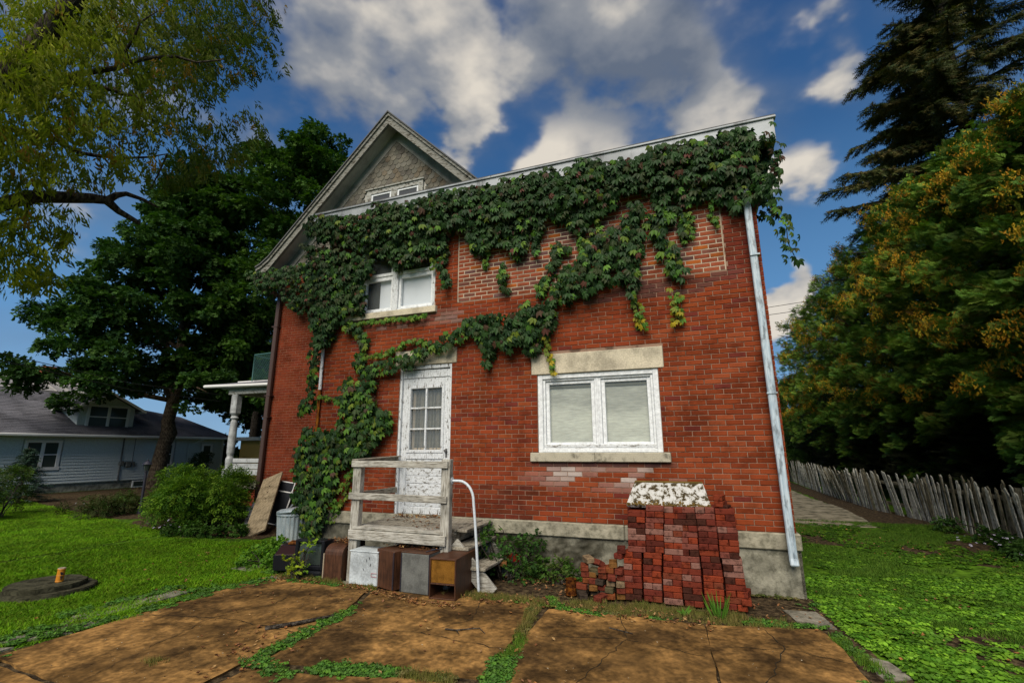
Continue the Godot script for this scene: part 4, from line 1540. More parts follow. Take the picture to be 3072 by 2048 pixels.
func thuja_spray(m: Material, sd: int) -> ArrayMesh:
	var mb := MB.new()
	var r := RandomNumberGenerator.new()
	r.seed = sd
	var up := Vector3(0, 0.25, 1)
	for k in 8:
		var f := 0.06 + 0.94 * k / 8.0
		var base := Vector3(0, f * 0.85, 0.14 * f * f)
		for sg in [-1.0, 1.0]:
			var l := (1.0 - f) * 0.40 + 0.16
			var dir := Vector3(sg * r.randf_range(0.5, 0.85), 0.62, r.randf_range(-0.2, 0.3)).normalized()
			mb.col = gray(r.randf_range(0.7, 1.3))
			var tip := base + dir * l
			leaflet(mb, base, tip, up, 0.036, 0.2)
			for j in 3:
				var g := 0.3 + 0.25 * j
				for sh in [-1.0, 1.0]:
					var d2: Vector3 = (dir + Vector3(-dir.y, dir.x, 0) * 0.75 * sh + Vector3(0, 0, r.randf_range(-0.2, 0.3))).normalized()
					var o: Vector3 = base + dir * l * g
					var s := Vector3(-d2.y, d2.x, 0).normalized() * 0.017
					mb.tri(o - s, o + s, o + d2 * l * (0.5 - 0.12 * j), up)
	leaflet(mb, Vector3(0, 0.7, 0.08), Vector3(0, 1.08, 0.16), up, 0.05)
	return mb.mesh(m)


func needle_spray(m: Material, sd: int) -> ArrayMesh:
	var mb := MB.new()
	var r := RandomNumberGenerator.new()
	r.seed = sd
	for k in 34:
		var f := k / 34.0
		var base := Vector3(f - 0.5, -0.10 * f, 0)
		var dir := Vector3(0.55, r.randf_range(-1.0, 0.3), r.randf_range(-1.0, 1.0)).normalized()
		var s := dir.cross(Vector3(0.3, 1, 0.2)).normalized() * 0.028
		mb.col = gray(r.randf_range(0.7, 1.25))
		mb.tri(base - s, base + s, base + dir * r.randf_range(0.2, 0.32), Vector3.UP)
	return mb.mesh(m)


func aim(dir: Vector3, roll: float, s: float) -> Basis:
	# x along dir, y as far up as possible, then rolled
	var x := dir.normalized()
	var z := x.cross(Vector3.UP)
	if z.length() < 0.05:
		z = Vector3(0, 0, 1)
	z = z.normalized()
	var y := z.cross(x)
	return (Basis(x, y, z) * Basis(Vector3(1, 0, 0), roll)).scaled(Vector3.ONE * s)


func pick(pal: Array) -> Color:
	var a: Color = pal[rng.randi() % pal.size()]
	var b: Color = pal[rng.randi() % pal.size()]
	return a.lerp(b, rng.randf()) * rr(0.82, 1.2)


func limb(mb: MB, a: Vector3, b: Vector3, r0: float, r1: float, bend := 0.12) -> void:
	var pts := []
	var rad := []
	var l := a.distance_to(b)
	var off := rv(bend * l)
	var off2 := rv(bend * l * 0.5)
	for k in 6:
		var f := k / 5.0
		pts.append(a.lerp(b, f) + off * sin(f * PI) + off2 * sin(f * TAU) + Vector3(0, l * 0.10 * sin(f * PI), 0))
		rad.append(lerpf(r0, r1, f))
	mb.tube(pts, rad, 6, false)


# lobes: [centre, radius]; leaves are spread over the shells of the lobes, thinner inside
func crown(called: String, t: Node3D, me: Mesh, lobes: Array, count: int, size: float, pal: Array, flat := 0.7) -> void:
	var list := []
	var total := 0.0
	for l in lobes:
		total += l[1] * l[1]
	for l in lobes:
		var c: Vector3 = l[0]
		var r: float = l[1]
		var tint: Color = gray(rr(0.8, 1.2))
		for k in int(count * r * r / total):
			var d := rv(1.0)
			while d.length() > 1.0 or d.length() < 0.1:
				d = rv(1.0)
			d = d.normalized()
			if d.y < -0.35 and rng.randf() < 0.5:
				d.y = -d.y
			var rad := r * (1.0 - 0.55 * rng.randf() * rng.randf() + rr(-0.06, 0.14))
			var p := c + Vector3(d.x, d.y * flat, d.z) * rad
			var dir := (d + rv(0.6) + Vector3(0, -0.25, 0)).normalized()
			list.append([Transform3D(aim(dir, rr(-0.7, 0.7), size * rr(0.7, 1.25)), p), pick(pal) * tint])
	many(called, me, list, t)


# breaks every lobe into smaller clumps set on its shell
func broken(lobes: Array, n: int, lo: float, hi: float) -> Array:
	var out := []
	for l in lobes:
		for k in n:
			var d := rv(1.0)
			while d.length() > 1.0 or d.length() < 0.2:
				d = rv(1.0)
			d = d.normalized()
			out.append([l[0] + Vector3(d.x, d.y * 0.75, d.z) * l[1] * rr(0.55, 1.05), l[1] * rr(lo, hi)])
	return out


func build_trees() -> void:
	var maple := leaf_spray(M.leaf, 11, 0.36, 0.30, 0.25, 1)
	var greens := [Color(0.035, 0.090, 0.020), Color(0.055, 0.125, 0.024), Color(0.075, 0.15, 0.028), Color(0.028, 0.072, 0.022)]
	# maple in front of the bungalow
	var t := thing("maple_tree", "broad dark green maple with a knotty trunk in front of the bungalow", "tree", "", Vector3(-25.3, 0, -9.25))
	var b := MB.new()
	b.tube([Vector3(0, -0.2, -0.02), Vector3(0.05, 0.8, -0.06), Vector3(0.1, 1.9, -0.12), Vector3(0.2, 2.5, -0.24), Vector3(0.15, 3.1, -0.12), Vector3(0.2, 3.9, -0.2), Vector3(0.2, 6.0, -0.2), Vector3(0.1, 9.5, -0.1), Vector3(0, 13.0, 0)], [0.40, 0.33, 0.29, 0.34, 0.27, 0.28, 0.2, 0.13, 0.05], 10)
	b.lathe(Vector3(0.15, 2.45, -0.1), [[0.0, -0.22], [0.22, -0.1], [0.25, 0.08], [0.0, 0.25]], 8)
	var lobes := []
	for k in 64:
		var f := (k + 0.5) / 64.0
		var y := 4.3 + 11.2 * pow(f, 1.15)
		var hw: float = lerpf(4.7, 4.4, clampf((y - 4.5) / 4.0, 0, 1)) if y < 8.5 else lerpf(4.4, 0.9, (y - 8.5) / 7.0)
		var an := k * 2.39996
		var rad := hw * sqrt(rr(0.25, 1.0))
		var p := Vector3(cos(an) * rad * 0.8 + 0.6, y + rr(-0.5, 0.5), sin(an) * rad + lerpf(0.9, 0.4, f))
		lobes.append([p, rr(1.0, 1.5)])
		if k % 3 == 0:
			limb(b, Vector3(0.15, lerpf(3.4, 10.0, f), -0.3), p, lerpf(0.14, 0.05, f), 0.03)
	for q in [[Vector3(2.0, 5.6, 4.6), 0.6], [Vector3(2.0, 6.4, 4.4), 0.9], [Vector3(1.6, 4.7, 2.4), 0.9], [Vector3(2.0, 4.9, 3.9), 0.8], [Vector3(1.8, 4.2, -0.6), 0.9]]:
		lobes.append(q)
	part("trunk", b, M.bark_light, t)
	crown("crown", t, maple, broken(lobes, 7, 0.24, 0.56), 33000, 0.31, greens, 0.5)
	# taller maple behind the gable
	var t2 := thing("maple_tree", "tall dense green maple rising behind the shingled gable", "tree", "", Vector3(-21.2, 0, -13.0))
	var b2 := MB.new()
	b2.tube([Vector3(0, -0.2, 0), Vector3(0.1, 3.0, 0.1), Vector3(0.2, 8.0, -0.1), Vector3(0, 14.0, 0.1), Vector3(0, 18.5, 0)], [0.45, 0.36, 0.30, 0.18, 0.05], 9)
	var lobes2 := []
	for k in 62:
		var f := (k + 0.5) / 62.0
		var y := 4.5 + 14.6 * f
		var hw: float = 5.6 if y < 14.0 else lerpf(5.2, 0.6, (y - 14.0) / 5.5)
		var an := k * 2.39996 + 1.0
		var rad := hw * sqrt(rr(0.2, 1.0))
		var p := Vector3(cos(an) * rad + 0.2, y, sin(an) * rad)
		lobes2.append([p, rr(1.1, 1.7)])
		if k % 3 == 0:
			limb(b2, Vector3(0.1, lerpf(4.0, 15.0, f), 0), p, lerpf(0.13, 0.05, f), 0.03)
	for q in [[Vector3(3.6, 15.6, 0.8), 1.2], [Vector3(4.4, 14.8, 1.4), 1.0], [Vector3(3.2, 14.4, 1.6), 1.3], [Vector3(0.2, 19.4, 0), 0.9], [Vector3(-0.6, 18.6, 0.2), 1.0]]:
		lobes2.append(q)
	part("trunk", b2, M.bark, t2)
	crown("crown", t2, maple, broken(lobes2, 7, 0.24, 0.58), 32000, 0.34, [Color(0.04, 0.10, 0.018), Color(0.07, 0.145, 0.022), Color(0.09, 0.17, 0.028), Color(0.03, 0.08, 0.018)], 0.5)
	# the gap behind the porch
	var t3 := thing("shade_tree", "dark leafy tree filling the gap behind the porch column", "tree", "", Vector3(-28.0, 0, -17.0))
	var b3 := MB.new()
	b3.tube([Vector3(0, -0.2, 0), Vector3(0.1, 3.0, 0.1), Vector3(0, 8.0, 0)], [0.4, 0.32, 0.1], 8)
	part("trunk", b3, M.bark, t3)
	var lobes3 := []
	for k in 40:
		lobes3.append([Vector3(rr(-5.0, 4.0), rr(0.9, 9.5), rr(-3.5, 3.0)), rr(1.0, 1.6)])
	crown("crown", t3, maple, lobes3, 12000, 0.46, [Color(0.016, 0.042, 0.012), Color(0.03, 0.07, 0.016), Color(0.05, 0.085, 0.02)])
	# old tree at the left, its boughs reaching into the picture
	var t4 := thing("ash_tree", "near ash tree with drooping yellow-green leaves and dark boughs at the upper left", "tree", "", Vector3(-10.9, 0, 5.6))
	var b4 := MB.new()
	b4.tube([Vector3(0, -0.2, 0), Vector3(0.05, 2.0, 0.0), Vector3(0.3, 4.2, -0.2), Vector3(0.6, 6.2, -0.3), Vector3(0.9, 9.0, -0.2), Vector3(1.0, 11.5, 0)], [0.42, 0.36, 0.32, 0.26, 0.16, 0.06], 10)
	var o := t4.position
	for q in [
		[[-10.6, 4.3, 5.3, -9.04, 4.66, 4.05, -8.84, 4.90, 3.80, -8.69, 5.00, 3.53, -8.54, 5.08, 3.29, -8.47, 5.10, 3.16, -8.44, 5.00, 3.01, -8.35, 4.91, 2.77], [0.13, 0.095, 0.085, 0.08, 0.07, 0.065, 0.045, 0.03]],
		[[-8.47, 5.10, 3.16, -8.40, 5.20, 3.10, -8.33, 5.25, 3.02, -8.24, 5.23, 2.85, -8.17, 5.18, 2.67], [0.055, 0.045, 0.035, 0.025, 0.015]],
		[[-10.3, 5.3, 5.2, -8.8, 5.60, 4.5, -8.52, 6.01, 4.42, -8.34, 6.28, 4.35, -8.20, 6.47, 4.32, -8.03, 6.71, 4.30, -7.89, 6.90, 4.28, -7.63, 7.20, 4.23, -7.4, 7.9, 4.1], [0.18, 0.16, 0.15, 0.14, 0.13, 0.12, 0.11, 0.09, 0.06]],
		[[-8.45, 5.9, 4.4, -8.31, 6.18, 4.12, -8.11, 6.39, 3.94, -7.97, 6.51, 3.81, -7.80, 6.65, 3.65, -7.70, 6.75, 3.60, -7.54, 6.87, 3.47, -7.33, 7.00, 3.27, -7.19, 7.02, 3.08, -6.94, 7.16, 2.88], [0.05, 0.045, 0.04, 0.035, 0.032, 0.03, 0.025, 0.02, 0.014, 0.008]],
		[[-7.70, 6.76, 3.62, -7.67, 6.84, 3.68, -7.54, 7.01, 3.68, -7.42, 7.17, 3.71, -7.22, 7.35, 3.64], [0.02, 0.02, 0.017, 0.013, 0.006]],
		[[-8.6, 6.2, 4.3, -8.49, 6.60, 3.67, -8.35, 6.65, 3.43, -8.25, 6.66, 3.23, -8.22, 6.56, 3.05, -8.21, 6.45, 2.89, -8.24, 6.29, 2.76], [0.05, 0.035, 0.03, 0.027, 0.022, 0.018, 0.008]],
		[[-9.6, 5.7, 4.6, -8.95, 5.88, 3.75, -8.85, 5.79, 3.40, -8.76, 5.82, 3.24, -8.63, 5.88, 3.03, -8.42, 6.01, 2.77, -8.25, 6.13, 2.61], [0.05, 0.035, 0.03, 0.026, 0.02, 0.015, 0.006]],
		[[-8.25, 6.1, 2.63, -8.43, 5.82, 2.60, -8.54, 5.60, 2.61], [0.014, 0.012, 0.006]],
		[[-8.75, 5.0, 3.65, -8.84, 4.88, 3.74, -8.88, 4.79, 3.78, -8.94, 4.60, 3.75, -9.00, 4.34, 3.71], [0.035, 0.03, 0.025, 0.018, 0.008]],
	]:
		var pts := []
		for i in range(0, q[0].size(), 3):
			pts.append(Vector3(q[0][i], q[0][i + 1], q[0][i + 2]) - o)
		b4.tube(pts, q[1], 7)
	part("trunk", b4, M.bark, t4)
	var zone := PackedVector2Array()
	var zy := [4.94, 6.76, 3.83, 8.09, 2.06, 9.81, 1.81, 9.81, 1.50, 9.45, 1.79, 8.75, 1.19, 8.65, 1.58, 8.11, 1.99, 7.84, 1.68, 7.69, 1.89, 7.35, 1.74, 7.26, 1.91, 7.08, 1.54, 6.94, 1.56, 6.64, 1.81, 6.37, 1.97, 5.98, 2.43, 5.72, 2.85, 5.60, 3.01, 5.32, 3.26, 5.25, 3.65, 4.93, 3.93, 4.76, 3.86, 4.53, 3.84, 4.25, 4.03, 4.11, 4.28, 4.07, 5.4, 4.3, 6.5, 5.5, 6.5, 7.0]
	for i in range(0, zy.size(), 2):
		zone.append(Vector2(zy[i], zy[i + 1]))
	var low := PackedVector2Array()
	var lz := [4.9, 4.5, 4.28, 4.55, 3.87, 4.75, 3.62, 4.55, 3.64, 3.97, 3.54, 3.78, 3.62, 3.61, 3.89, 3.50, 4.12, 3.48, 4.9, 3.4]
	for i in range(0, lz.size(), 2):
		low.append(Vector2(lz[i], lz[i + 1]))
	var fn := FastNoiseLite.new()
	fn.seed = 77
	fn.frequency = 0.95
	fn.fractal_octaves = 3
	leaf_mat("ash_leaf", 1.0, 0.5)
	var ash := leaf_spray(M.ash_leaf, 10, 0.50, 0.13, 0.75, 4)
	var al := []
	var tries := 0
	while al.size() < 5000 and tries < 140000:
		tries += 1
		var q := Vector2(rr(1.1, 6.5), rr(3.4, 9.9))
		if not Geometry2D.is_point_in_polygon(q, zone) and not Geometry2D.is_point_in_polygon(q, low):
			continue
		# denser towards the trunk, open lace at the tips
		var dens := clampf((q.x - 1.2) / 2.2, 0.0, 1.0) * 0.45 + 0.32 + fn.get_noise_2d(q.x, q.y) * 1.9
		for gap in [Vector2(3.43, 7.35), Vector2(3.06, 6.28), Vector2(3.75, 6.75), Vector2(4.06, 7.05), Vector2(3.1, 7.6)]:
			dens -= 0.8 * exp(-q.distance_squared_to(gap) / 0.035)
		if rng.randf() > dens:
			continue
		if q.y < 4.6 and rng.randf() < 0.45:
			continue
		if q.x > 2.8 and absf(q.y - lerpf(4.95, 4.66, clampf((q.x - 3.0) / 1.1, 0.0, 1.0))) < 0.14 and rng.randf() < 0.85:
			continue
		var p := Vector3(-8.2 + rr(-1.1, 0.9) * (1.0 if q.y > 4.6 else 0.4), q.y, q.x) - o
		var warm := clampf((q.x - 2.4) / 2.0, 0.0, 1.0) * rr(0.2, 1.0)
		var c := pick([Color(0.05, 0.085, 0.014), Color(0.08, 0.125, 0.016), Color(0.10, 0.125, 0.018)]).lerp(Color(0.42, 0.46, 0.03) * rr(0.7, 1.2), warm * 0.95)
		if rng.randf() < 0.05:
			c = Color(0.26, 0.16, 0.02)
		al.append([Transform3D(aim(Vector3(rr(-0.7, 0.7), -0.55 + rr(-0.3, 0.3), rr(-1.3, 0.2)), rr(-0.5, 0.5), rr(0.15, 0.25)), p), c])
	many("crown", ash, al, t4)
	# trees that close the view at the end of the lane
	for q in [[-3.5, -50.0, "distant leafy tree closing the lane, behind the brick house"], [2.5, -53.0, "distant leafy tree closing the lane, at the end of its concrete"], [8.5, -49.0, "distant leafy tree closing the lane, behind the hedge's far end"]]:
		var t6 := thing("distant_tree", q[2], "tree", "trees at the end of the lane", Vector3(q[0], 0, q[1]))
		var b6 := MB.new()
		b6.tube([Vector3(0, -0.2, 0), Vector3(0.1, 4.0, 0.0), Vector3(0, 9.0, 0)], [0.35, 0.28, 0.08], 7)
		part("trunk", b6, M.bark, t6)
		var lobes6 := []
		for k in 26:
			lobes6.append([Vector3(rr(-3.6, 3.6), rr(1.0, 8.5), rr(-2.5, 2.5)), rr(1.2, 1.9)])
		crown("crown", t6, maple, lobes6, 4200, 0.62, [Color(0.03, 0.075, 0.018), Color(0.05, 0.10, 0.022)])
	# spare conifer that overtops the hedge
	var t5 := thing("spruce_tree", "tall thin dark conifer standing behind the hedge against the sky", "tree", "", Vector3(9.3, 0, -14.0))
	var b5 := MB.new()
	b5.tube([Vector3(0, -0.2, 0), Vector3(0.0, 8.0, 0), Vector3(0.1, 14.0, 0), Vector3(0.3, 20.0, 0), Vector3(0.4, 25.0, 0)], [0.32, 0.25, 0.16, 0.09, 0.03], 9)
	var needle := needle_spray(M.needle, 3)
	var nl := []
	var yy := 10.5
	while yy < 24.5:
		for k in 3:
			var an := rr(0, TAU)
			var l := lerpf(5.4, 0.8, clampf((yy - 9.0) / 16.0, 0, 1)) * rr(0.6, 1.1)
			var start := Vector3(0.1, yy, 0)
			var dirb := Vector3(cos(an), 0, sin(an))
			var pts := []
			for j in 7:
				var f := j / 6.0
				pts.append(start + dirb * l * f + Vector3(0, l * (0.16 * f - 0.36 * f * f + 0.14 * f * f * f), 0) + rv(0.05))
			b5.tube(pts, [0.055, 0.048, 0.04, 0.032, 0.025, 0.016, 0.008], 5, false)
			var cnt := int(l * 33.0)
			for j in cnt:
				var f := 0.18 + 0.82 * j / cnt
				var fi := f * 6.0
				var i0 := mini(int(fi), 5)
				var p: Vector3 = pts[i0].lerp(pts[i0 + 1], fi - i0)
				var side := dirb.cross(Vector3.UP) * (1.0 if j % 2 == 0 else -1.0)
				var out := (dirb * 0.6 + side * rr(0.2, 1.0) + Vector3(0, rr(-0.7, -0.05), 0)).normalized()
				var s := rr(0.42, 0.8) * (1.15 - 0.45 * f)
				nl.append([Transform3D(aim(out, rr(-0.5, 0.5), s), p + out * s * 0.5), pick([Color(0.036, 0.055, 0.018), Color(0.065, 0.08, 0.024), Color(0.11, 0.09, 0.028)])])
		yy += 0.31
	part("trunk", b5, M.bark, t5)
	many("crown", needle, nl, t5)


func build_hedge() -> void:
	var under := leaf_spray(M.leaf, 11, 0.36, 0.30, 0.25, 6)
	var places := [[9.6, 0.5, "dark shrub behind the hedge, beyond the nearest arborvitae"], [9.8, -4.6, "dark shrub behind the hedge, beyond the second arborvitae"], [9.6, -9.6, "dark shrub behind the hedge, beside the thin conifer's foot"], [9.2, -15.6, "dark shrub behind the hedge, past the thin conifer"], [8.6, -22.0, "dark shrub behind the far half of the hedge"], [6.6, -29.5, "dark shrub closing the view behind the last arborvitae"]]
	for q in places:
		var ls := []
		for k in 22:
			ls.append([Vector3(rr(-1.3, 1.3), rr(0.5, 4.4), rr(-3.2, 3.2)), rr(0.8, 1.3)])
		bush("understory_shrub", q[2], Vector3(q[0], -0.03, q[1]), ls, 3600, 0.42, [Color(0.022, 0.05, 0.014), Color(0.035, 0.075, 0.018)], under)
	var sprays := [thuja_spray(M.needle, 1), thuja_spray(M.needle, 2)]
	var cone := MB.new()
	for k in 7:
		var p := rv(0.5)
		cone.col = gray(rr(0.8, 1.2))
		leaflet(cone, p, p + Vector3(rr(-0.3, 0.3), 0.35, rr(-0.3, 0.3)), Vector3(-0.6, 0.2, 0.8), 0.22, 0.3)
	var cone_mesh := cone.mesh(M.leaf)
	var fn := FastNoiseLite.new()
	fn.seed = 31
	fn.frequency = 0.75
	fn.fractal_octaves = 4
	var rows := [
		[6.5, -1.6, 7.4, 2.6, "nearest arborvitae of the tall hedge, its boughs hanging over the pickets at the right edge"],
		[6.6, -4.6, 9.2, 2.7, "second arborvitae of the hedge, thick with orange cones"],
		[6.5, -7.8, 9.7, 2.6, "third arborvitae of the hedge, in front of the thin conifer"],
		[6.4, -11.0, 10.2, 2.6, "fourth arborvitae of the hedge, halfway along the picket fence"],
		[6.3, -14.6, 10.2, 2.7, "fifth arborvitae of the hedge, dark and past the middle of the fence"],
		[6.2, -18.6, 10.3, 2.8, "sixth arborvitae of the hedge, next to the last one down the lane"],
		[6.0, -23.4, 10.0, 2.9, "farthest arborvitae of the hedge, beside the corner of the brick house"],
	]
	for row in rows:
		var t := thing("arborvitae", row[4], "tree", "tall hedge behind the picket fence", Vector3(row[0], 0, row[1]))
		var h: float = row[2]
		var R: float = row[3]
		var b := MB.new()
		b.tube([Vector3(0, -0.2, 0), Vector3(0.05, h * 0.4, 0), Vector3(0, h * 0.95, 0)], [0.2, 0.13, 0.03], 7)
		for k in 14:
			var an := k * 2.4
			limb(b, Vector3(0, 0.5 + h * 0.055 * k, 0), Vector3(cos(an) * R * 0.8, 1.0 + h * 0.06 * k, sin(an) * R * 0.8), 0.05, 0.012)
		part("trunk", b, M.bark, t)
		var near := clampf(1.4 + row[1] * 0.03, 0.7, 1.4)
		var lists := [[], []]
		var cones := []
		for kb in 150:
			# a bough: a fan of sprays round its tip, hanging a little, with dark gaps between neighbours
			var f := (kb + rng.randf()) / 150.0
			var an := kb * 2.39996 + rr(-0.3, 0.3)
			var prof := sqrt(clampf(1.0 - pow(f, 2.6), 0.0, 1.0)) * lerpf(0.74, 1.0, smoothstep(0.05, 0.36, f))
			var lump := fn.get_noise_3d(cos(an) * R + row[0] * 3.0, f * h * 1.2, sin(an) * R + row[1])
			var rad := R * prof * (0.98 + lump * 0.5) + rr(-0.12, 0.22)
			var d := Vector3(cos(an), 0, sin(an))
			var side := Vector3(-d.z, 0, d.x)
			var tip := d * rad + Vector3(0, 0.9 + (h - 0.9) * f, 0)
			var lift := rr(-0.25, 0.5) if f > 0.25 else rr(-0.6, 0.1)
			var out := (d + Vector3(0, lift, 0)).normalized()
			var tint := rr(0.72, 1.3)
			var yellow := rng.randf() < 0.45 and f > 0.25
			if f < 0.12 and rng.randf() < 0.4:
				continue
			var cnt := int((105.0 if row[1] > -9.0 else 80.0) * near * (0.55 + prof))
			for k in cnt:
				var g := pow(rng.randf(), 0.7)
				var p := tip - out * (1.0 - g) * rr(0.7, 1.3) + side * rr(-0.55, 0.55) * (1.1 - 0.6 * g) + Vector3(0, rr(-0.32, 0.24) * (1.2 - 0.6 * g) - 0.12 * g, 0)
				var grow := (out * rr(0.5, 1.0) + side * rr(-0.7, 0.7) + Vector3(0, rr(-0.6, 0.5), 0)).normalized()
				var nrm := (Vector3(0, 0.7, 0) + d * rr(0.1, 1.0) + rv(0.6)).normalized()
				var x := grow.cross(nrm).normalized()
				var z := x.cross(grow).normalized()
				var s := rr(0.13, 0.31)
				var c := pick([Color(0.06, 0.15, 0.026), Color(0.11, 0.225, 0.034), Color(0.19, 0.31, 0.042), Color(0.14, 0.20, 0.03)]) * tint
				if rng.randf() < (0.16 if yellow else 0.05):
					c = pick([Color(0.15, 0.13, 0.02), Color(0.12, 0.07, 0.02)])
				lists[k % 2].append([Transform3D(Basis(x, grow, z).scaled(Vector3.ONE * s), p), c])
				if yellow and g > 0.5 and rng.randf() < 0.55:
					cones.append([Transform3D(Basis(Vector3.UP, rr(0, 6)).scaled(Vector3.ONE * rr(0.08, 0.2)), p + grow * s * 0.9 + d * 0.04), pick([Color(0.46, 0.22, 0.02), Color(0.54, 0.34, 0.03), Color(0.32, 0.16, 0.015), Color(0.48, 0.40, 0.04)])])
		# the inner branches keep dark filler sprays that close the view into the next tree
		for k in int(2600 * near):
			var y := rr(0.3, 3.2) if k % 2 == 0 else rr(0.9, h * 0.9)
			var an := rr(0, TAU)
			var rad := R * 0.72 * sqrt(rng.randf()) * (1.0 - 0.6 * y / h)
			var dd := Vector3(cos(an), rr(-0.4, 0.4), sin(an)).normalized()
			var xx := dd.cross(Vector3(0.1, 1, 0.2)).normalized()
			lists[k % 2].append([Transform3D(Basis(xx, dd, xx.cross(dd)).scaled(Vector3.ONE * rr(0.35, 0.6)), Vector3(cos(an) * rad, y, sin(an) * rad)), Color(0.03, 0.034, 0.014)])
		many("crown", sprays[0], lists[0], t)
		many("crown", sprays[1], lists[1], t)
		many("cones", cone_mesh, cones, t)
const VINE_PATCHES = [
	["eave", 0.22, [-7.63, 6.06, -7.16, 6.00, -6.84, 5.91, -6.60, 5.90, -6.33, 5.91, -6.15, 6.05, -5.69, 5.93, -5.23, 5.93, -4.85, 6.00, -4.59, 6.03, -4.39, 5.96, -4.05, 5.95, -3.78, 5.94, -3.73, 6.02, -3.34, 5.96, -2.99, 6.01, -2.63, 5.93, -2.35, 6.07, -2.14, 5.97, -1.88, 5.93, -1.53, 5.88, -1.35, 6.01, -1.13, 5.98, -0.73, 6.00, -0.35, 5.99, -0.04, 5.98, 0.21, 6.02, 0.32, 6.21, 0.39, 6.08, 0.48, 5.82, 0.49, 5.51, 0.42, 5.27, 0.49, 5.21, 0.38, 5.08, 0.36, 4.79, 0.24, 4.76, 0.17, 4.87, 0.09, 4.84, 0.02, 4.93, -0.07, 4.92, -0.14, 4.81, -0.33, 4.77, -0.40, 4.68, -0.43, 4.89, -0.59, 5.08, -0.76, 5.06, -0.88, 4.98, -1.25, 4.99, -1.40, 4.94, -1.42, 5.30, -1.76, 5.34, -1.83, 5.05, -1.97, 5.19, -2.08, 5.04, -2.18, 5.09, -2.34, 4.87, -2.55, 4.85, -2.71, 5.10, -2.92, 5.17, -3.01, 4.98, -3.20, 5.13, -3.29, 4.74, -3.47, 4.54, -3.61, 4.73, -3.73, 4.81, -3.57, 4.57, -3.68, 4.49, -3.73, 4.80, -3.94, 4.86, -4.07, 4.72, -4.20, 4.77, -4.37, 5.03, -4.48, 5.21, -4.68, 5.24, -4.73, 4.98, -4.92, 4.90, -5.10, 4.96, -5.24, 4.76, -5.60, 4.78, -5.74, 4.64, -5.94, 4.89, -6.11, 5.03, -6.88, 5.32, -7.68, 5.57, -7.86, 5.88]],
	["upper", 0.14, [-7.94, 5.93, -7.76, 5.65, -6.96, 5.39, -6.17, 5.10, -6.21, 4.82, -6.39, 4.64, -6.32, 4.52, -6.32, 4.13, -6.38, 4.03, -6.83, 3.96, -7.01, 3.74, -7.05, 3.54, -7.24, 3.42, -7.46, 3.52, -7.60, 4.18, -7.58, 4.33, -7.79, 4.88, -7.93, 5.52]],
	["tail", 0.10, [-4.79, 5.04, -4.97, 4.96, -4.93, 4.62, -4.83, 4.35, -4.71, 4.20, -4.61, 4.42, -4.64, 4.53, -4.76, 4.82]],
	["column", 0.10, [-7.61, 4.12, -7.53, 3.87, -7.48, 3.66, -7.57, 3.59, -7.61, 3.47, -7.56, 3.27, -7.51, 3.07, -7.53, 2.83, -7.50, 2.72, -7.61, 2.64, -7.69, 2.49, -7.69, 2.29, -7.51, 2.22, -7.36, 2.37, -7.27, 2.63, -7.26, 2.82, -7.28, 3.21, -7.23, 3.40, -7.24, 3.72, -6.87, 3.86, -6.89, 4.05]],
	["lower", 0.14, [-7.38, 2.22, -7.17, 2.05, -6.99, 2.06, -6.77, 2.13, -6.73, 2.20, -6.75, 2.42, -6.85, 2.55, -6.81, 2.61, -6.76, 2.79, -6.82, 2.92, -6.71, 2.94, -6.67, 3.01, -6.58, 3.00, -6.48, 2.92, -6.12, 2.89, -5.91, 2.87, -6.06, 2.65, -5.93, 2.53, -5.90, 2.43, -5.68, 2.31, -5.66, 2.18, -5.63, 2.07, -5.72, 1.95, -5.88, 1.80, -5.99, 1.63, -5.96, 1.53, -5.97, 1.68, -6.02, 1.57, -6.44, 1.45, -6.64, 1.33, -6.61, 1.20, -6.67, 1.11, -6.69, 0.94, -6.80, 0.72, -6.83, 0.53, -6.94, 0.38, -7.00, 0.26, -7.19, 0.23, -7.34, 0.33, -7.36, 0.53, -7.57, 0.69, -7.58, 0.97, -7.65, 1.14, -7.64, 1.50, -7.67, 1.42, -7.65, 1.71, -7.55, 1.87, -7.51, 2.09]],
	["centre", 0.13, [-4.44, 3.81, -4.05, 3.87, -3.53, 3.85, -3.10, 3.91, -3.03, 4.01, -2.86, 4.12, -2.64, 4.45, -2.42, 4.69, -2.21, 4.88, -1.84, 5.07, -1.77, 5.39, -1.40, 5.34, -1.40, 4.99, -1.44, 4.70, -1.46, 4.44, -1.49, 4.28, -1.55, 4.06, -1.60, 3.73, -1.68, 3.49, -1.81, 3.71, -1.87, 3.97, -2.04, 3.97, -2.25, 3.89, -2.33, 3.69, -2.43, 3.70, -2.45, 3.83, -2.61, 3.80, -2.77, 3.76, -2.83, 3.45, -2.94, 3.30, -3.04, 3.26, -3.07, 3.10, -3.29, 2.96, -3.48, 3.16, -3.53, 3.02, -3.82, 3.21, -3.89, 2.88, -3.95, 2.76, -4.06, 2.89, -4.12, 3.31, -4.43, 3.55]],
	["wing", -2.15, [-11.94, 6.51, -11.74, 6.42, -11.03, 6.44, -10.17, 6.48, -9.88, 6.36, -9.66, 5.87, -9.67, 5.42, -9.89, 5.27, -10.08, 5.24, -10.16, 4.98, -10.28, 5.04, -10.35, 5.21, -10.63, 5.14, -10.76, 5.32, -10.86, 5.61, -11.01, 5.86, -11.22, 5.74, -11.63, 5.67, -11.97, 5.93, -12.11, 6.39]],
]
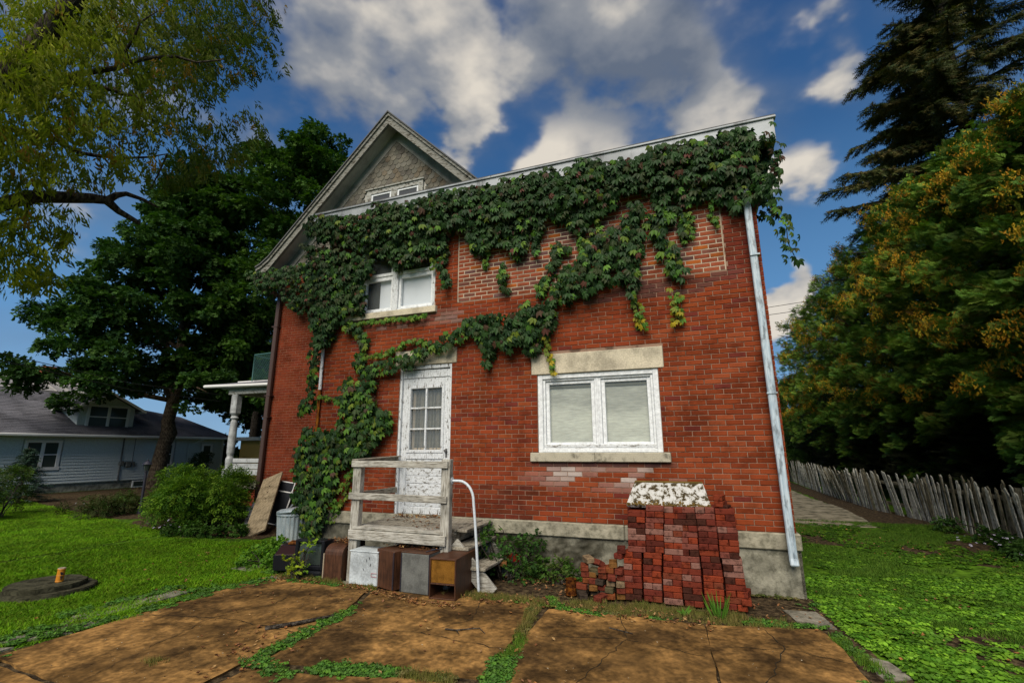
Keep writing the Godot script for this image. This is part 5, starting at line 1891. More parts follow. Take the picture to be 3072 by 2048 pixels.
const VINE_STRANDS = [
	[0.10, 0.16, 0, [-6.78, 3.92, -6.44, 3.73, -6.33, 3.52, -6.44, 3.38, -6.46, 3.08]],
	[0.08, 0.08, 1, [-6.49, 3.23, -6.24, 3.27, -5.96, 3.31, -5.64, 3.42, -5.48, 3.50, -5.15, 3.50]],
	[0.12, 0.22, 0, [-6.35, 3.03, -6.02, 3.07, -5.70, 3.12, -5.40, 3.19, -5.15, 3.28, -4.96, 3.39, -4.65, 3.47, -4.32, 3.58]],
	[0.06, 0.05, 1, [-7.31, 2.64, -7.12, 2.62, -6.95, 2.59]],
	[0.08, 0.14, 1, [-6.37, 1.42, -6.55, 1.16, -6.55, 0.96, -6.69, 0.77, -6.82, 0.58]],
	[0.10, 0.22, 0, [-0.93, 5.05, -1.21, 5.02, -1.40, 4.97, -1.30, 4.71, -1.20, 4.51, -1.12, 4.34, -1.09, 4.16, -1.08, 4.08]],
	[0.08, 0.20, 2, [-1.11, 3.87, -1.11, 3.69, -1.12, 3.40]],
	[0.08, 0.12, 2, [-1.67, 3.76, -1.64, 3.55, -1.60, 3.35]],
	[0.09, 0.13, 0, [-2.59, 4.77, -2.83, 4.81, -2.86, 4.61, -3.04, 4.27, -3.15, 4.01]],
	[0.08, 0.10, 1, [-0.86, 5.04, -0.86, 4.73, -0.85, 4.62]],
	[0.08, 0.10, 0, [-3.76, 4.62, -3.73, 4.42, -3.72, 4.19]],
	[0.06, 0.07, 2, [-3.02, 3.36, -2.99, 3.10, -2.92, 2.78]],
	[0.30, 0.25, 0, [0.13, 4.79, 0.22, 4.63, 0.29, 4.47, 0.28, 4.26, 0.33, 4.07]],
	[0.08, 0.14, 0, [-2.65, 4.47, -2.74, 4.34, -2.85, 4.14]],
	[0.06, 0.06, 1, [-6.82, 3.93, -6.31, 3.93, -5.81, 3.94, -5.15, 3.92]],
]


func build_vine() -> void:
	var t := thing("climbing_creeper", "dark green five-leaved creeper hanging from the roof edge and sprawling over the brick wall", "vine")
	var leaf := creeper_leaf(M.ivy_leaf)
	var dark := [Color(0.014, 0.038, 0.011), Color(0.022, 0.056, 0.014), Color(0.034, 0.078, 0.018), Color(0.038, 0.050, 0.018), Color(0.018, 0.044, 0.014)]
	var fresh := [Color(0.05, 0.13, 0.018), Color(0.08, 0.17, 0.02), Color(0.11, 0.15, 0.018)]
	var gold := [Color(0.40, 0.30, 0.02), Color(0.28, 0.24, 0.02), Color(0.14, 0.17, 0.02)]
	var ruddy := [Color(0.10, 0.035, 0.024), Color(0.075, 0.045, 0.028), Color(0.05, 0.035, 0.02)]
	var all := []
	var stems := MB.new()
	for v in VINE_PATCHES:
		var pl := PackedVector2Array()
		var lo := Vector2(99, 99)
		var hi := Vector2(-99, -99)
		for i in range(0, v[2].size(), 2):
			var q := Vector2(v[2][i], v[2][i + 1])
			if v[0] == "eave" and q.y > 5.8 and q.x < 0.1:
				q.y += 0.12
			pl.append(q)
			lo = lo.min(q)
			hi = hi.max(q)
		var shrunk := Geometry2D.offset_polygon(pl, -0.085 if v[0] in ["eave", "centre"] else -0.06)
		if shrunk.size() > 0:
			pl = shrunk[0]
		var box := (hi - lo)
		var per := 680.0 if v[0] != "wing" else 560.0
		if v[0] == "eave":
			per = 740.0
		for k in int(box.x * box.y * per):
			var q := Vector2(rr(lo.x - 0.05, hi.x + 0.05), rr(lo.y - 0.05, hi.y + 0.05))
			var inside := Geometry2D.is_point_in_polygon(q, pl)
			if not inside:
				continue
			var z: float = v[1] + rr(-0.09, 0.13)
			if v[0] == "eave":
				z = rr(0.235, 0.36) if q.y > 5.72 else rr(0.07, 0.34)
				if q.x > 0.05:
					z = rr(-0.5, 0.34)
				if q.y < 5.35 and q.x < 0.0:
					z = rr(0.04, 0.22)
				if q.x > -6.12 and q.x < -5.02 and q.y < 4.9 and rng.randf() < 0.8:
					continue
			elif v[0] == "wing":
				z = rr(-2.36, -2.0) if q.y > 5.9 else rr(-2.6, -2.1)
			elif z < 0.03:
				z = 0.03
			var pal := dark
			if v[0] in ["column", "lower"] and rng.randf() < 0.30:
				pal = fresh
			elif rng.randf() < 0.05 and v[0] != "column":
				pal = ruddy
			elif rng.randf() < 0.07:
				pal = fresh
			all.append([Vector3(q.x, q.y, z), rr(0.55, 1.1), pick(pal)])
		# a few woody stems inside each mass
		if v[0] != "tail":
			for k in 5:
				var a := pl[rng.randi() % pl.size()].lerp((lo + hi) / 2, 0.5)
				var b := a + Vector2(rr(-0.5, 0.5), rr(0.5, 1.3))
				if Geometry2D.is_point_in_polygon(a, pl) and Geometry2D.is_point_in_polygon(b, pl):
					stems.tube([Vector3(a.x, a.y, v[1] - 0.06), Vector3((a.x + b.x) / 2 + 0.06, (a.y + b.y) / 2, v[1] - 0.04), Vector3(b.x, b.y, v[1] - 0.06)], [0.012, 0.01, 0.008], 5)
	var strands := VINE_STRANDS.duplicate()
	for k in 26:
		var x := rr(-6.3, -0.3)
		var y := rr(4.85, 5.35) if x < -1.8 else rr(5.0, 5.3)
		if k > 17:
			x = rr(-4.2, -1.9)
			y = lerpf(3.75, 4.6, (x + 4.2) / 2.3) - 0.1
		var l := rr(0.15, 0.5)
		strands.append([0.07, 0.05, 1 if k % 3 == 0 else 0, [x, y, x + rr(-0.05, 0.05), y - l * 0.5, x + rr(-0.08, 0.08), y - l]])
	for s in strands:
		var pts := []
		for i in range(0, s[3].size(), 2):
			pts.append(Vector3(s[3][i], s[3][i + 1], s[0] - 0.02))
		stems.tube(pts, [0.009, 0.006], 5, false)
		for i in pts.size() - 1:
			var l: float = pts[i].distance_to(pts[i + 1])
			var cnt := int(l * (34.0 + 260.0 * s[1]) * (0.45 if s[0] > 0.25 else 1.0)) + 1
			for k in cnt:
				var p: Vector3 = pts[i].lerp(pts[i + 1], rng.randf()) + Vector3(rr(-0.5, 0.5) * s[1], rr(-0.5, 0.5) * s[1] - 0.02, rr(-0.02, 0.09))
				var pal := dark
				var sc := rr(0.6, 1.05)
				var f := (i + 0.5) / (pts.size() - 1)
				if s[2] == 1:
					pal = fresh
					sc = rr(0.4, 0.75)
				elif s[2] == 2:
					pal = gold if rng.randf() < 0.15 + 0.75 * f else fresh
					sc = rr(0.4, 0.8)
				elif rng.randf() < 0.3:
					pal = fresh
				all.append([Vector3(p.x, p.y, maxf(p.z, 0.025)), sc, pick(pal)])
	# odd bright leaves: a few turned red, some golden
	for e in all:
		if rng.randf() < 0.0012:
			e[2] = Color(0.28, 0.07, 0.03)
	for e in all:
		e.append(e[0].distance_to(eye) / e[1])
	all.sort_custom(func(a, b): return a[3] < b[3])
	var list := []
	var mats := {}
	var n := 0
	for e in all:
		var nrm := Vector3(rr(-0.55, 0.55), 0.15 + rr(-0.25, 0.75), 1.0).normalized()
		if rng.randf() < 0.12:
			nrm = Vector3(rr(-1.4, 1.4), rr(-0.8, 1.4), 0.7).normalized()
		if e[0].x > 0.1 and e[0].y > 4.0:
			nrm = Vector3(rr(0.0, 1.2), rr(-0.1, 0.6), rr(0.2, 1.0)).normalized()
		var tip := Vector3(rr(-0.7, 0.7), -1.0, 0)
		var y := -(tip - nrm * tip.dot(nrm)).normalized()
		var b := Basis(y.cross(nrm), y, nrm).scaled(Vector3.ONE * e[1])
		var xf := Transform3D(b, e[0])
		if n < 290:
			var c: Color = e[2]
			var key := "%d_%d" % [int(c.g * 45.0), int(c.r * 40.0)]
			if not mats.has(key):
				var m: StandardMaterial3D = M.ivy_leaf.duplicate()
				m.albedo_color = c.linear_to_srgb()
				mats[key] = m
			placed("leaf", leaf, xf, t, mats[key])
			n += 1
		else:
			list.append([xf, e[2]])
	many("foliage", leaf, list, t)
	part("stem", stems, M.bark, t)
	# clusters of small dark berries
	var bl := []
	var berry := MB.new()
	berry.lathe(Vector3.ZERO, [[0.0, -0.005], [0.005, 0.0], [0.0, 0.005]], 6)
	for k in 70:
		var e: Array = all[rng.randi() % all.size()]
		if e[0].y > 4.8 and e[0].z > 0.0:
			for j in 9:
				bl.append([Transform3D(Basis(), e[0] + Vector3(rr(-0.03, 0.03), -0.03 - rr(0.0, 0.08), rr(0.03, 0.1))), Color(0.03, 0.035, 0.03)])
	many("berries", berry.mesh(M.leaf), bl, t)


func build_stoop() -> void:
	var t := thing("wooden_stoop", "grey weathered wooden stoop with rails in front of the white back door", "stoop")
	var fz := 1.2
	# posts
	for q in [[-5.48, 0.0, 1.50, 0.13, M.wood_y], [-4.092, 0.0, 1.56, 0.125, M.wood_y]]:
		var p := MB.new()
		p.bar(Vector3(q[0] + 0.012, -0.05, fz - 0.05), Vector3(q[0], q[2], fz - 0.065), Vector3(1, 0, 0), q[3], 0.10, 0.008)
		part("post", p, q[4], t)
	# front rails: short pieces nailed over the posts
	var r1 := MB.new()
	r1.bar(Vector3(-5.555, 1.494, fz), Vector3(-4.045, 1.490, fz + 0.004), Vector3(0, 1, 0), 0.088, 0.038, 0.006)
	part("rail", r1, M.wood_x, t)
	var r2 := MB.new()
	r2.bar(Vector3(-5.57, 1.066, fz), Vector3(-4.05, 1.058, fz + 0.004), Vector3(0, 1, 0), 0.088, 0.038, 0.006)
	part("rail", r2, M.wood_x, t)
	# side rails back to the wall
	for y in [[1.497, 1.528], [1.064, 1.056]]:
		var s := MB.new()
		s.bar(Vector3(-5.535, y[0], fz - 0.02), Vector3(-5.60, y[1], 0.02), Vector3(0, 1, 0), 0.085, 0.038, 0.006)
		part("rail", s, M.wood_z, t)
	var cap := MB.new()
	cap.bar(Vector3(-5.53, 1.546, fz - 0.02), Vector3(-5.58, 1.578, 0.02), Vector3(1, 0, 0), 0.1, 0.02, 0.005)
	part("rail_cap", cap, M.wood_z, t)
	# deck boards run along the front; gaps between
	var n := 9
	for k in n:
		var z0 := lerpf(0.06, fz + 0.01, float(k) / n)
		var z1 := lerpf(0.06, fz + 0.01, float(k + 1) / n) - 0.007
		var p := MB.new()
		p.box(Transform3D(Basis(Vector3(0, 0, 1), rr(-0.004, 0.004)), Vector3(-4.79 + rr(-0.01, 0.01), 0.655 + rr(-0.003, 0.003), (z0 + z1) / 2)), Vector3(1.39 if k > 6 else 1.47, 0.036, z1 - z0), 0.005)
		part("deck_board", p, M.wood_z if k < 7 else M.wood_x, t)
	var bm := MB.new()
	bm.bar(Vector3(-5.525, 0.574, fz + 0.012), Vector3(-4.045, 0.570, fz + 0.018), Vector3(0, 1, 0), 0.122, 0.042, 0.006)
	part("front_beam", bm, M.wood_x, t)
	for x in [-5.46, -4.08]:
		var j := MB.new()
		j.bx(x - 0.02, x + 0.02, 0.505, 0.634, 0.06, fz - 0.01, 0.005)
		part("joist", j, M.wood_z, t)
	for x in [-5.45, -4.10]:
		var j := MB.new()
		j.bx(x - 0.05, x + 0.05, -0.05, 0.634, 0.08, 0.18, 0.006)
		part("post", j, M.wood_y, t)
	# three steps down to the right between cut stringers
	for z in [0.22, 1.02]:
		var s := MB.new()
		s.bar(Vector3(-4.05, 0.50, z), Vector3(-3.50, -0.04, z), Vector3(0, 1, 0), 0.2, 0.04, 0.006)
		part("stringer", s, M.wood_x, t)
	for q in [[-3.93, 0.46], [-3.70, 0.24]]:
		var s := MB.new()
		s.bx(q[0] - 0.14, q[0] + 0.13, q[1] - 0.018, q[1] + 0.018, 0.17, 1.07, 0.005)
		part("tread", s, M.wood_z, t)
	var ex := MB.new()
	ex.bx(-4.04, -3.90, 0.632, 0.668, 0.06, 0.92, 0.005)
	part("deck_board", ex, M.wood_z, t)
	# bent iron pipe rail from the post down to the foot of the steps
	var pp := MB.new()
	var pts := [Vector3(-4.09, 1.288, 1.11), Vector3(-3.95, 1.288, 1.11)]
	for k in 9:
		var a := PI / 2 * (1.0 - k / 8.0)
		pts.append(Vector3(-3.93 + cos(a) * 0.21, 1.04 + sin(a) * 0.248, 1.11))
	pts.append_array([Vector3(-3.695, 0.8, 1.11), Vector3(-3.665, 0.44, 1.11), Vector3(-3.635, 0.0, 1.11)])
	pp.tube(pts, [0.0175], 10)
	pp.lathe(Vector3(-4.035, 1.288, 1.11), [[0.0, 0.0], [0.045, 0.0], [0.045, 0.012], [0.02, 0.016]], 12, 0, 0.0, Basis(Vector3(0, 0, 1), -PI / 2))
	part("pipe_handrail", pp, M.mail_white, t)


func crate_box(mb: MB, at: Vector3, s: Vector3, turn: float, bev := 0.008, lean := 0.0) -> void:
	mb.box(Transform3D(Basis(Vector3.UP, turn) * Basis(Vector3(0, 0, 1), lean), at + Vector3(0, s.y / 2, 0)), s, bev)


func build_junk() -> void:
	# cabinets standing in a row before the stoop
	var a := MB.new()
	crate_box(a, Vector3(-5.15, 0.0, 1.21), Vector3(0.43, 0.40, 0.30), 0.02, 0.012)
	var wc := thing("white_metal_box", "dented white metal appliance case under the left rail post", "cabinet")
	part("case", a, M.white_case, wc)
	var a2 := MB.new()
	a2.bx(-5.02, -5.015 + 0.075, 0.115, 0.118, 1.358, 1.3645)
	a2.bx(-5.02, -4.94, 0.155, 0.158, 1.358, 1.3645)
	a2.bx(-5.02, -5.017, 0.118, 0.155, 1.358, 1.3645)
	part("red_mark", a2, M.pink_print, wc)
	var a3 := MB.new()
	a3.box(Transform3D(Basis(Vector3.UP, 0.02), Vector3(-5.15, 0.404, 1.21)), Vector3(0.445, 0.018, 0.315), 0.006)
	part("lid", a3, M.white_case, wc)
	for q in [[-5.06, 0.33, 0.4], [-5.04, 0.25, -0.3], [-5.10, 0.30, 0.2], [-5.30, 0.07, 0.9], [-5.29, 0.04, 1.1], [-5.14, 0.19, 0.6]]:
		var s := MB.new()
		s.box(Transform3D(Basis(Vector3(0, 0, 1), q[2]), Vector3(q[0], q[1], 1.3605)), Vector3(0.007, 0.032, 0.004))
		part("scratch", s, M.label_dark, wc)
	var b := MB.new()
	var bt := thing("wood_grain_speaker", "tall brown wood-grain speaker box turned askew between the white and grey boxes", "speaker")
	b.box(Transform3D(Basis(Vector3.UP, -0.34), Vector3(-4.745, 0.225, 1.23)), Vector3(0.36, 0.45, 0.34), 0.008)
	part("case", b, M.woodgrain, bt)
	var gr := MB.new()
	for k in 30:
		var tr := Transform3D(Basis(Vector3.UP, -0.34), Vector3(-4.745, 0.02 + k * 0.0142, 1.23))
		gr.box(tr * Transform3D(Basis(), Vector3(0.176, 0, 0.172)), Vector3(0.022, 0.008, 0.01), 0.002)
	part("vent_strip", gr, M.label_dark, bt)
	var c := MB.new()
	var ct := thing("grey_cabinet", "plain grey fronted cabinet left of the amber speaker", "cabinet")
	crate_box(c, Vector3(-4.335, 0.0, 1.26), Vector3(0.405, 0.45, 0.36), -0.03, 0.008)
	part("case", c, M.grey_case, ct)
	var ctp := MB.new()
	ctp.box(Transform3D(Basis(Vector3.UP, -0.03), Vector3(-4.335, 0.454, 1.26)), Vector3(0.41, 0.012, 0.365), 0.004)
	part("top", ctp, M.woodgrain, ct)
	var cb := MB.new()
	var cpts := []
	for k in 14:
		cpts.append(Vector3(-4.22 + 0.05 * sin(k * 0.9) + 0.012 * k, 0.468 + 0.012 * absf(sin(k * 1.3)), 1.36 - 0.02 * k + 0.03 * cos(k * 1.1)))
	cb.tube(cpts, [0.006], 5)
	part("cable", cb, M.label_dark, ct)
	var cs := MB.new()
	for q in [-4.53, -4.14]:
		cs.box(Transform3D(Basis(Vector3.UP, -0.03), Vector3(q, 0.225, 1.442)), Vector3(0.012, 0.44, 0.008), 0.002)
	part("edge_strip", cs, M.label_dark, ct)
	# open wood speaker: amber cloth above, empty shelf below
	var d := thing("amber_speaker", "brown wooden speaker cabinet with amber grille cloth and an empty lower shelf", "speaker", "", Vector3(-3.925, 0, 1.21), 0.06)
	var dz := 0.33
	var sh := MB.new()
	sh.bx(-0.168, -0.152, 0.0, 0.44, -dz, dz, 0.003)
	sh.bx(0.152, 0.168, 0.0, 0.44, -dz, dz, 0.003)
	sh.bx(-0.152, 0.152, 0.424, 0.4398, -dz, dz - 0.001, 0.003)
	sh.bx(-0.152, 0.152, 0.0, 0.016, -dz, dz - 0.001, 0.003)
	sh.bx(-0.152, 0.152, 0.155, 0.171, -dz, dz - 0.004, 0.003)
	sh.bx(-0.152, 0.152, 0.016, 0.424, -dz, -dz + 0.015)
	part("case", sh, M.woodgrain, d)
	var gc := MB.new()
	gc.bx(-0.151, 0.151, 0.172, 0.423, dz - 0.03, dz - 0.014, 0.004)
	part("grille_cloth", gc, M.amber_cloth, d)
	# black television
	var tv := thing("black_television", "black tube television facing out beside the brown cabinet", "television", "", Vector3(-6.20, 0.02, 1.02), 0.10)
	var tc := MB.new()
	frame_of(tc, -0.235, 0.235, 0.05, 0.44, 0.05, 0.04, 0.06, 0.12, 0.19, 0.012)
	tc.bx(-0.23, 0.23, 0.05, 0.435, -0.02, 0.125, 0.01)
	tc.bx(-0.17, 0.17, 0.10, 0.40, -0.22, -0.02, 0.03)
	part("case", tc, M.black_plastic, tv)
	var ts := MB.new()
	for i in 8:
		for j in 8:
			var q := []
			for e in [[i, j], [i + 1, j], [i + 1, j + 1], [i, j + 1]]:
				var u: float = e[0] / 4.0 - 1.0
				var v: float = e[1] / 4.0 - 1.0
				q.append(Vector3(u * 0.184, 0.256 + v * 0.143, 0.172 - 0.02 * (u * u + v * v)))
			ts.quad(q[0], q[1], q[2], q[3], Vector3(0, 0, 1))
	part("screen", ts, M.screen_glass, tv)
	var tb := MB.new()
	tb.bx(-0.27, 0.24, -0.02, 0.05, -0.2, 0.24, 0.02)
	part("base", tb, M.black_plastic, tv)
	# a smaller black console with a sloped lid
	var k := thing("black_console", "small black console with a sloping lid left of the television", "appliance", "", Vector3(-6.63, 0.06, 1.06), 0.35)
	var kp := MB.new()
	kp.prism(Transform3D(Basis(Vector3(0, 0, 1), Vector3(0, 1, 0), Vector3(-1, 0, 0)), Vector3.ZERO), PackedVector2Array([Vector2(-0.18, -0.04), Vector2(0.17, -0.02), Vector2(0.19, 0.17), Vector2(-0.02, 0.27), Vector2(-0.18, 0.29)]), -0.17, 0.17)
	part("case", kp, M.black_plastic, k)
	var kl := MB.new()
	kl.box(Transform3D(Basis(Vector3(1, 0, 0), 0.445), Vector3(0, 0.227, 0.09)), Vector3(0.31, 0.012, 0.21), 0.004)
	part("lid", kl, M.black_wood, k)
	var kt := MB.new()
	kt.box(Transform3D(Basis(Vector3(1, 0, 0), 0.1), Vector3(0.03, 0.30, -0.10)), Vector3(0.22, 0.03, 0.13), 0.006)
	part("orange_cap", kt, M.rusty, k)
	var kf := MB.new()
	kf.bx(-0.02, 0.03, -0.11, -0.02, 0.05, 0.09, 0.005)
	part("foot", kf, M.beige, k)
	# brown cabinet with a rounded front edge and beige trim
	var e := thing("brown_console", "brown console cabinet with rounded top, heaped with leaf litter, behind the stoop post", "cabinet", "", Vector3(-5.70, 0, 1.02), 0.05)
	var ep := MB.new()
	var pl := PackedVector2Array([Vector2(-0.25, 0.0), Vector2(0.26, 0.0), Vector2(0.26, 0.30)])
	for j in 6:
		var an := PI / 2 * j / 5.0
		pl.append(Vector2(0.12 + cos(an) * 0.14, 0.31 + sin(an) * 0.12))
	pl.append(Vector2(-0.25, 0.45))
	ep.prism(Transform3D(Basis(Vector3(0, 0, 1), Vector3(0, 1, 0), Vector3(-1, 0, 0)), Vector3.ZERO), pl, -0.13, 0.15)
	part("case", ep, M.woodgrain, e)
	var et := MB.new()
	et.bx(-0.165, -0.148, 0.0, 0.325, 0.245, 0.27, 0.003)
	part("trim", et, M.beige, e)
	# galvanised bin with its lid askew
	var bin := thing("trash_can", "ribbed galvanised trash can with a tilted lid and a round sticker by the creeper", "trash can", "", Vector3(-7.78, -0.02, -0.12))
	var bb := MB.new()
	bb.lathe(Vector3.ZERO, [[0.0, 0.02], [0.235, 0.02], [0.275, 0.60]], 96, 1, 0.022)
	bb.lathe(Vector3.ZERO, [[0.282, 0.585], [0.291, 0.60], [0.288, 0.63], [0.265, 0.63]], 40)
	part("body", bb, M.galvanised, bin)
	var bl := MB.new()
	bl.lathe(Vector3(0.03, 0.67, 0.0), [[0.30, -0.045], [0.315, -0.03], [0.312, 0.0], [0.25, 0.03], [0.0, 0.055]], 40, 0, 0.0, Basis(Vector3(0, 0, 1), 0.11) * Basis(Vector3(1, 0, 0), -0.05))
	part("lid", bl, M.galvanised, bin)
	var st := thing_sticker(bin)
	st.name = "sticker"
	# board with three holes leaning on the old wall
	var pk := thing("leaning_plank", "wide weathered plank with three holes leaning against the far brick wall", "plank")
	var bx := MB.new()
	var top := Vector3(-10.80, 1.06, -2.45)
	var bot := Vector3(-9.62, 0.0, -0.98)
	var sx := Vector3(1, 0, 0.12).normalized()
	var up := (top - bot).normalized()
	sx = (sx - up * sx.dot(up)).normalized()
	var nrm := sx.cross(up).normalized()
	var pf := Transform3D(Basis(sx, up, nrm), (top + bot) / 2)
	var hl := top.distance_to(bot) / 2
	# the plank is cut into blocks round its three holes
	var ys := [-hl]
	for q in [0.56, 0.68, 0.79]:
		ys.append_array([hl * (2.0 * q - 1.0) - 0.022, hl * (2.0 * q - 1.0) + 0.022])
	ys.append(hl)
	for i in ys.size() - 1:
		if i % 2 == 0:
			bx.box(pf * Transform3D(Basis(), Vector3(0, (ys[i] + ys[i + 1]) / 2, 0)), Vector3(0.47, ys[i + 1] - ys[i], 0.035))
		else:
			for sg in [-1.0, 1.0]:
				bx.box(pf * Transform3D(Basis(), Vector3(sg * 0.1285, (ys[i] + ys[i + 1]) / 2, 0)), Vector3(0.213, ys[i + 1] - ys[i], 0.035))
	part("board", bx, M.plank, pk)
	# window screens leaning next to it
	for q in [[-10.52, 0.98, 0.64, -2.24, "taller window screen in a white frame leaning just right of the plank"], [-10.32, 0.76, 0.5, -2.12, "shorter window screen in a white frame leaning in front of the taller screen"]]:
		var sc := thing("window_screen", q[4], "window screen", "screens by the wall", Vector3(q[0], 0.0, q[3]))
		sc.transform.basis = Basis(Vector3(1, 0, 0), -0.26) * Basis(Vector3(0, 0, 1), -0.10)
		var f := MB.new()
		frame_of(f, -q[2] / 2, q[2] / 2, 0.0, q[1], 0.025, 0.025, 0.025, -0.01, 0.012, 0.003)
		part("frame", f, M.white_trim, sc)
		var m := MB.new()
		m.bx(-q[2] / 2 + 0.024, q[2] / 2 - 0.024, 0.024, q[1] - 0.024, -0.002, 0.002)
		part("mesh", m, M.insect_screen, sc)
	var ga := MB.new()
	ga.bar(Vector3(-10.18, 0.0, -2.05), Vector3(-9.93, 0.66, -2.5), Vector3(1, 0, 0), 0.05, 0.02, 0.004)
	tag(part("trim_strip", ga, M.galvanised), "narrow pale metal strip leaning beside the screens", "strip")
	# white plastic spout at the foot of the brown downspout
	var sp := MB.new()
	var sq := [Vector3(-11.36, 0.42, -2.53), Vector3(-11.30, 0.24, -2.42), Vector3(-11.05, 0.10, -2.10), Vector3(-10.6, 0.05, -1.65), Vector3(-9.98, 0.03, -1.02)]
	for i in sq.size() - 1:
		sp.bar(sq[i], sq[i + 1] + (sq[i + 1] - sq[i]).normalized() * 0.02, Vector3(0.7, 0, -0.7), 0.14, 0.07, 0.015)
	tag(part("drain_spout", sp, M.mail_white), "white plastic spout curving away from the brown downspout to the lawn", "drain spout")
	var rp := MB.new()
	rp.bar(Vector3(-12.4, 0.20, -2.3), Vector3(-11.3, 0.30, -2.35), Vector3(0, 1, 0), 0.12, 0.06, 0.01)
	tag(part("red_timber", rp, M.brick), "dull red timber lying behind the round shrub", "timber")


func thing_sticker(bin: Node3D) -> MeshInstance3D:
	# a pale disc, a pink ring of beads and a blue letter, on the near side of the bin
	var dir := (Vector3(eye.x, 0, eye.z) - bin.position)
	dir.y = 0
	dir = dir.normalized().rotated(Vector3.UP, -0.55)
	var side := Vector3.UP.cross(dir).normalized()
	var tf := Transform3D(Basis(side, Vector3.UP, dir), dir * 0.262 + Vector3(0, 0.20, 0))
	var ring := MB.new()
	for k in 26:
		var a := TAU * k / 26.0
		ring.box(tf * Transform3D(Basis(Vector3(0, 0, 1), a), Vector3(cos(a) * 0.062, sin(a) * 0.062, 0.004)), Vector3(0.012, 0.010, 0.006), 0.002)
	var o := part("sticker_ring", ring, M.pink_print, bin)
	var tm := TextMesh.new()
	tm.text = "R"
	tm.font = SystemFont.new()
	(tm.font as SystemFont).font_names = PackedStringArray(["Droid Sans"])
	tm.font_size = 64
	tm.pixel_size = 0.0016
	tm.depth = 0.004
	tm.material = M.blue_print
	var g := MeshInstance3D.new()
	g.mesh = tm
	g.name = "sticker_letter"
	g.transform = tf * Transform3D(Basis(), Vector3(0, 0, 0.005))
	bin.add_child(g, true)
	return o


func loose_brick(mb: MB, at: Vector3, turn: float, s := Vector3(0.2, 0.058, 0.095), tilt := 0.0) -> void:
	mb.box(Transform3D(Basis(Vector3.UP, turn) * Basis(Vector3(0, 0, 1), tilt), at), s, 0.005)


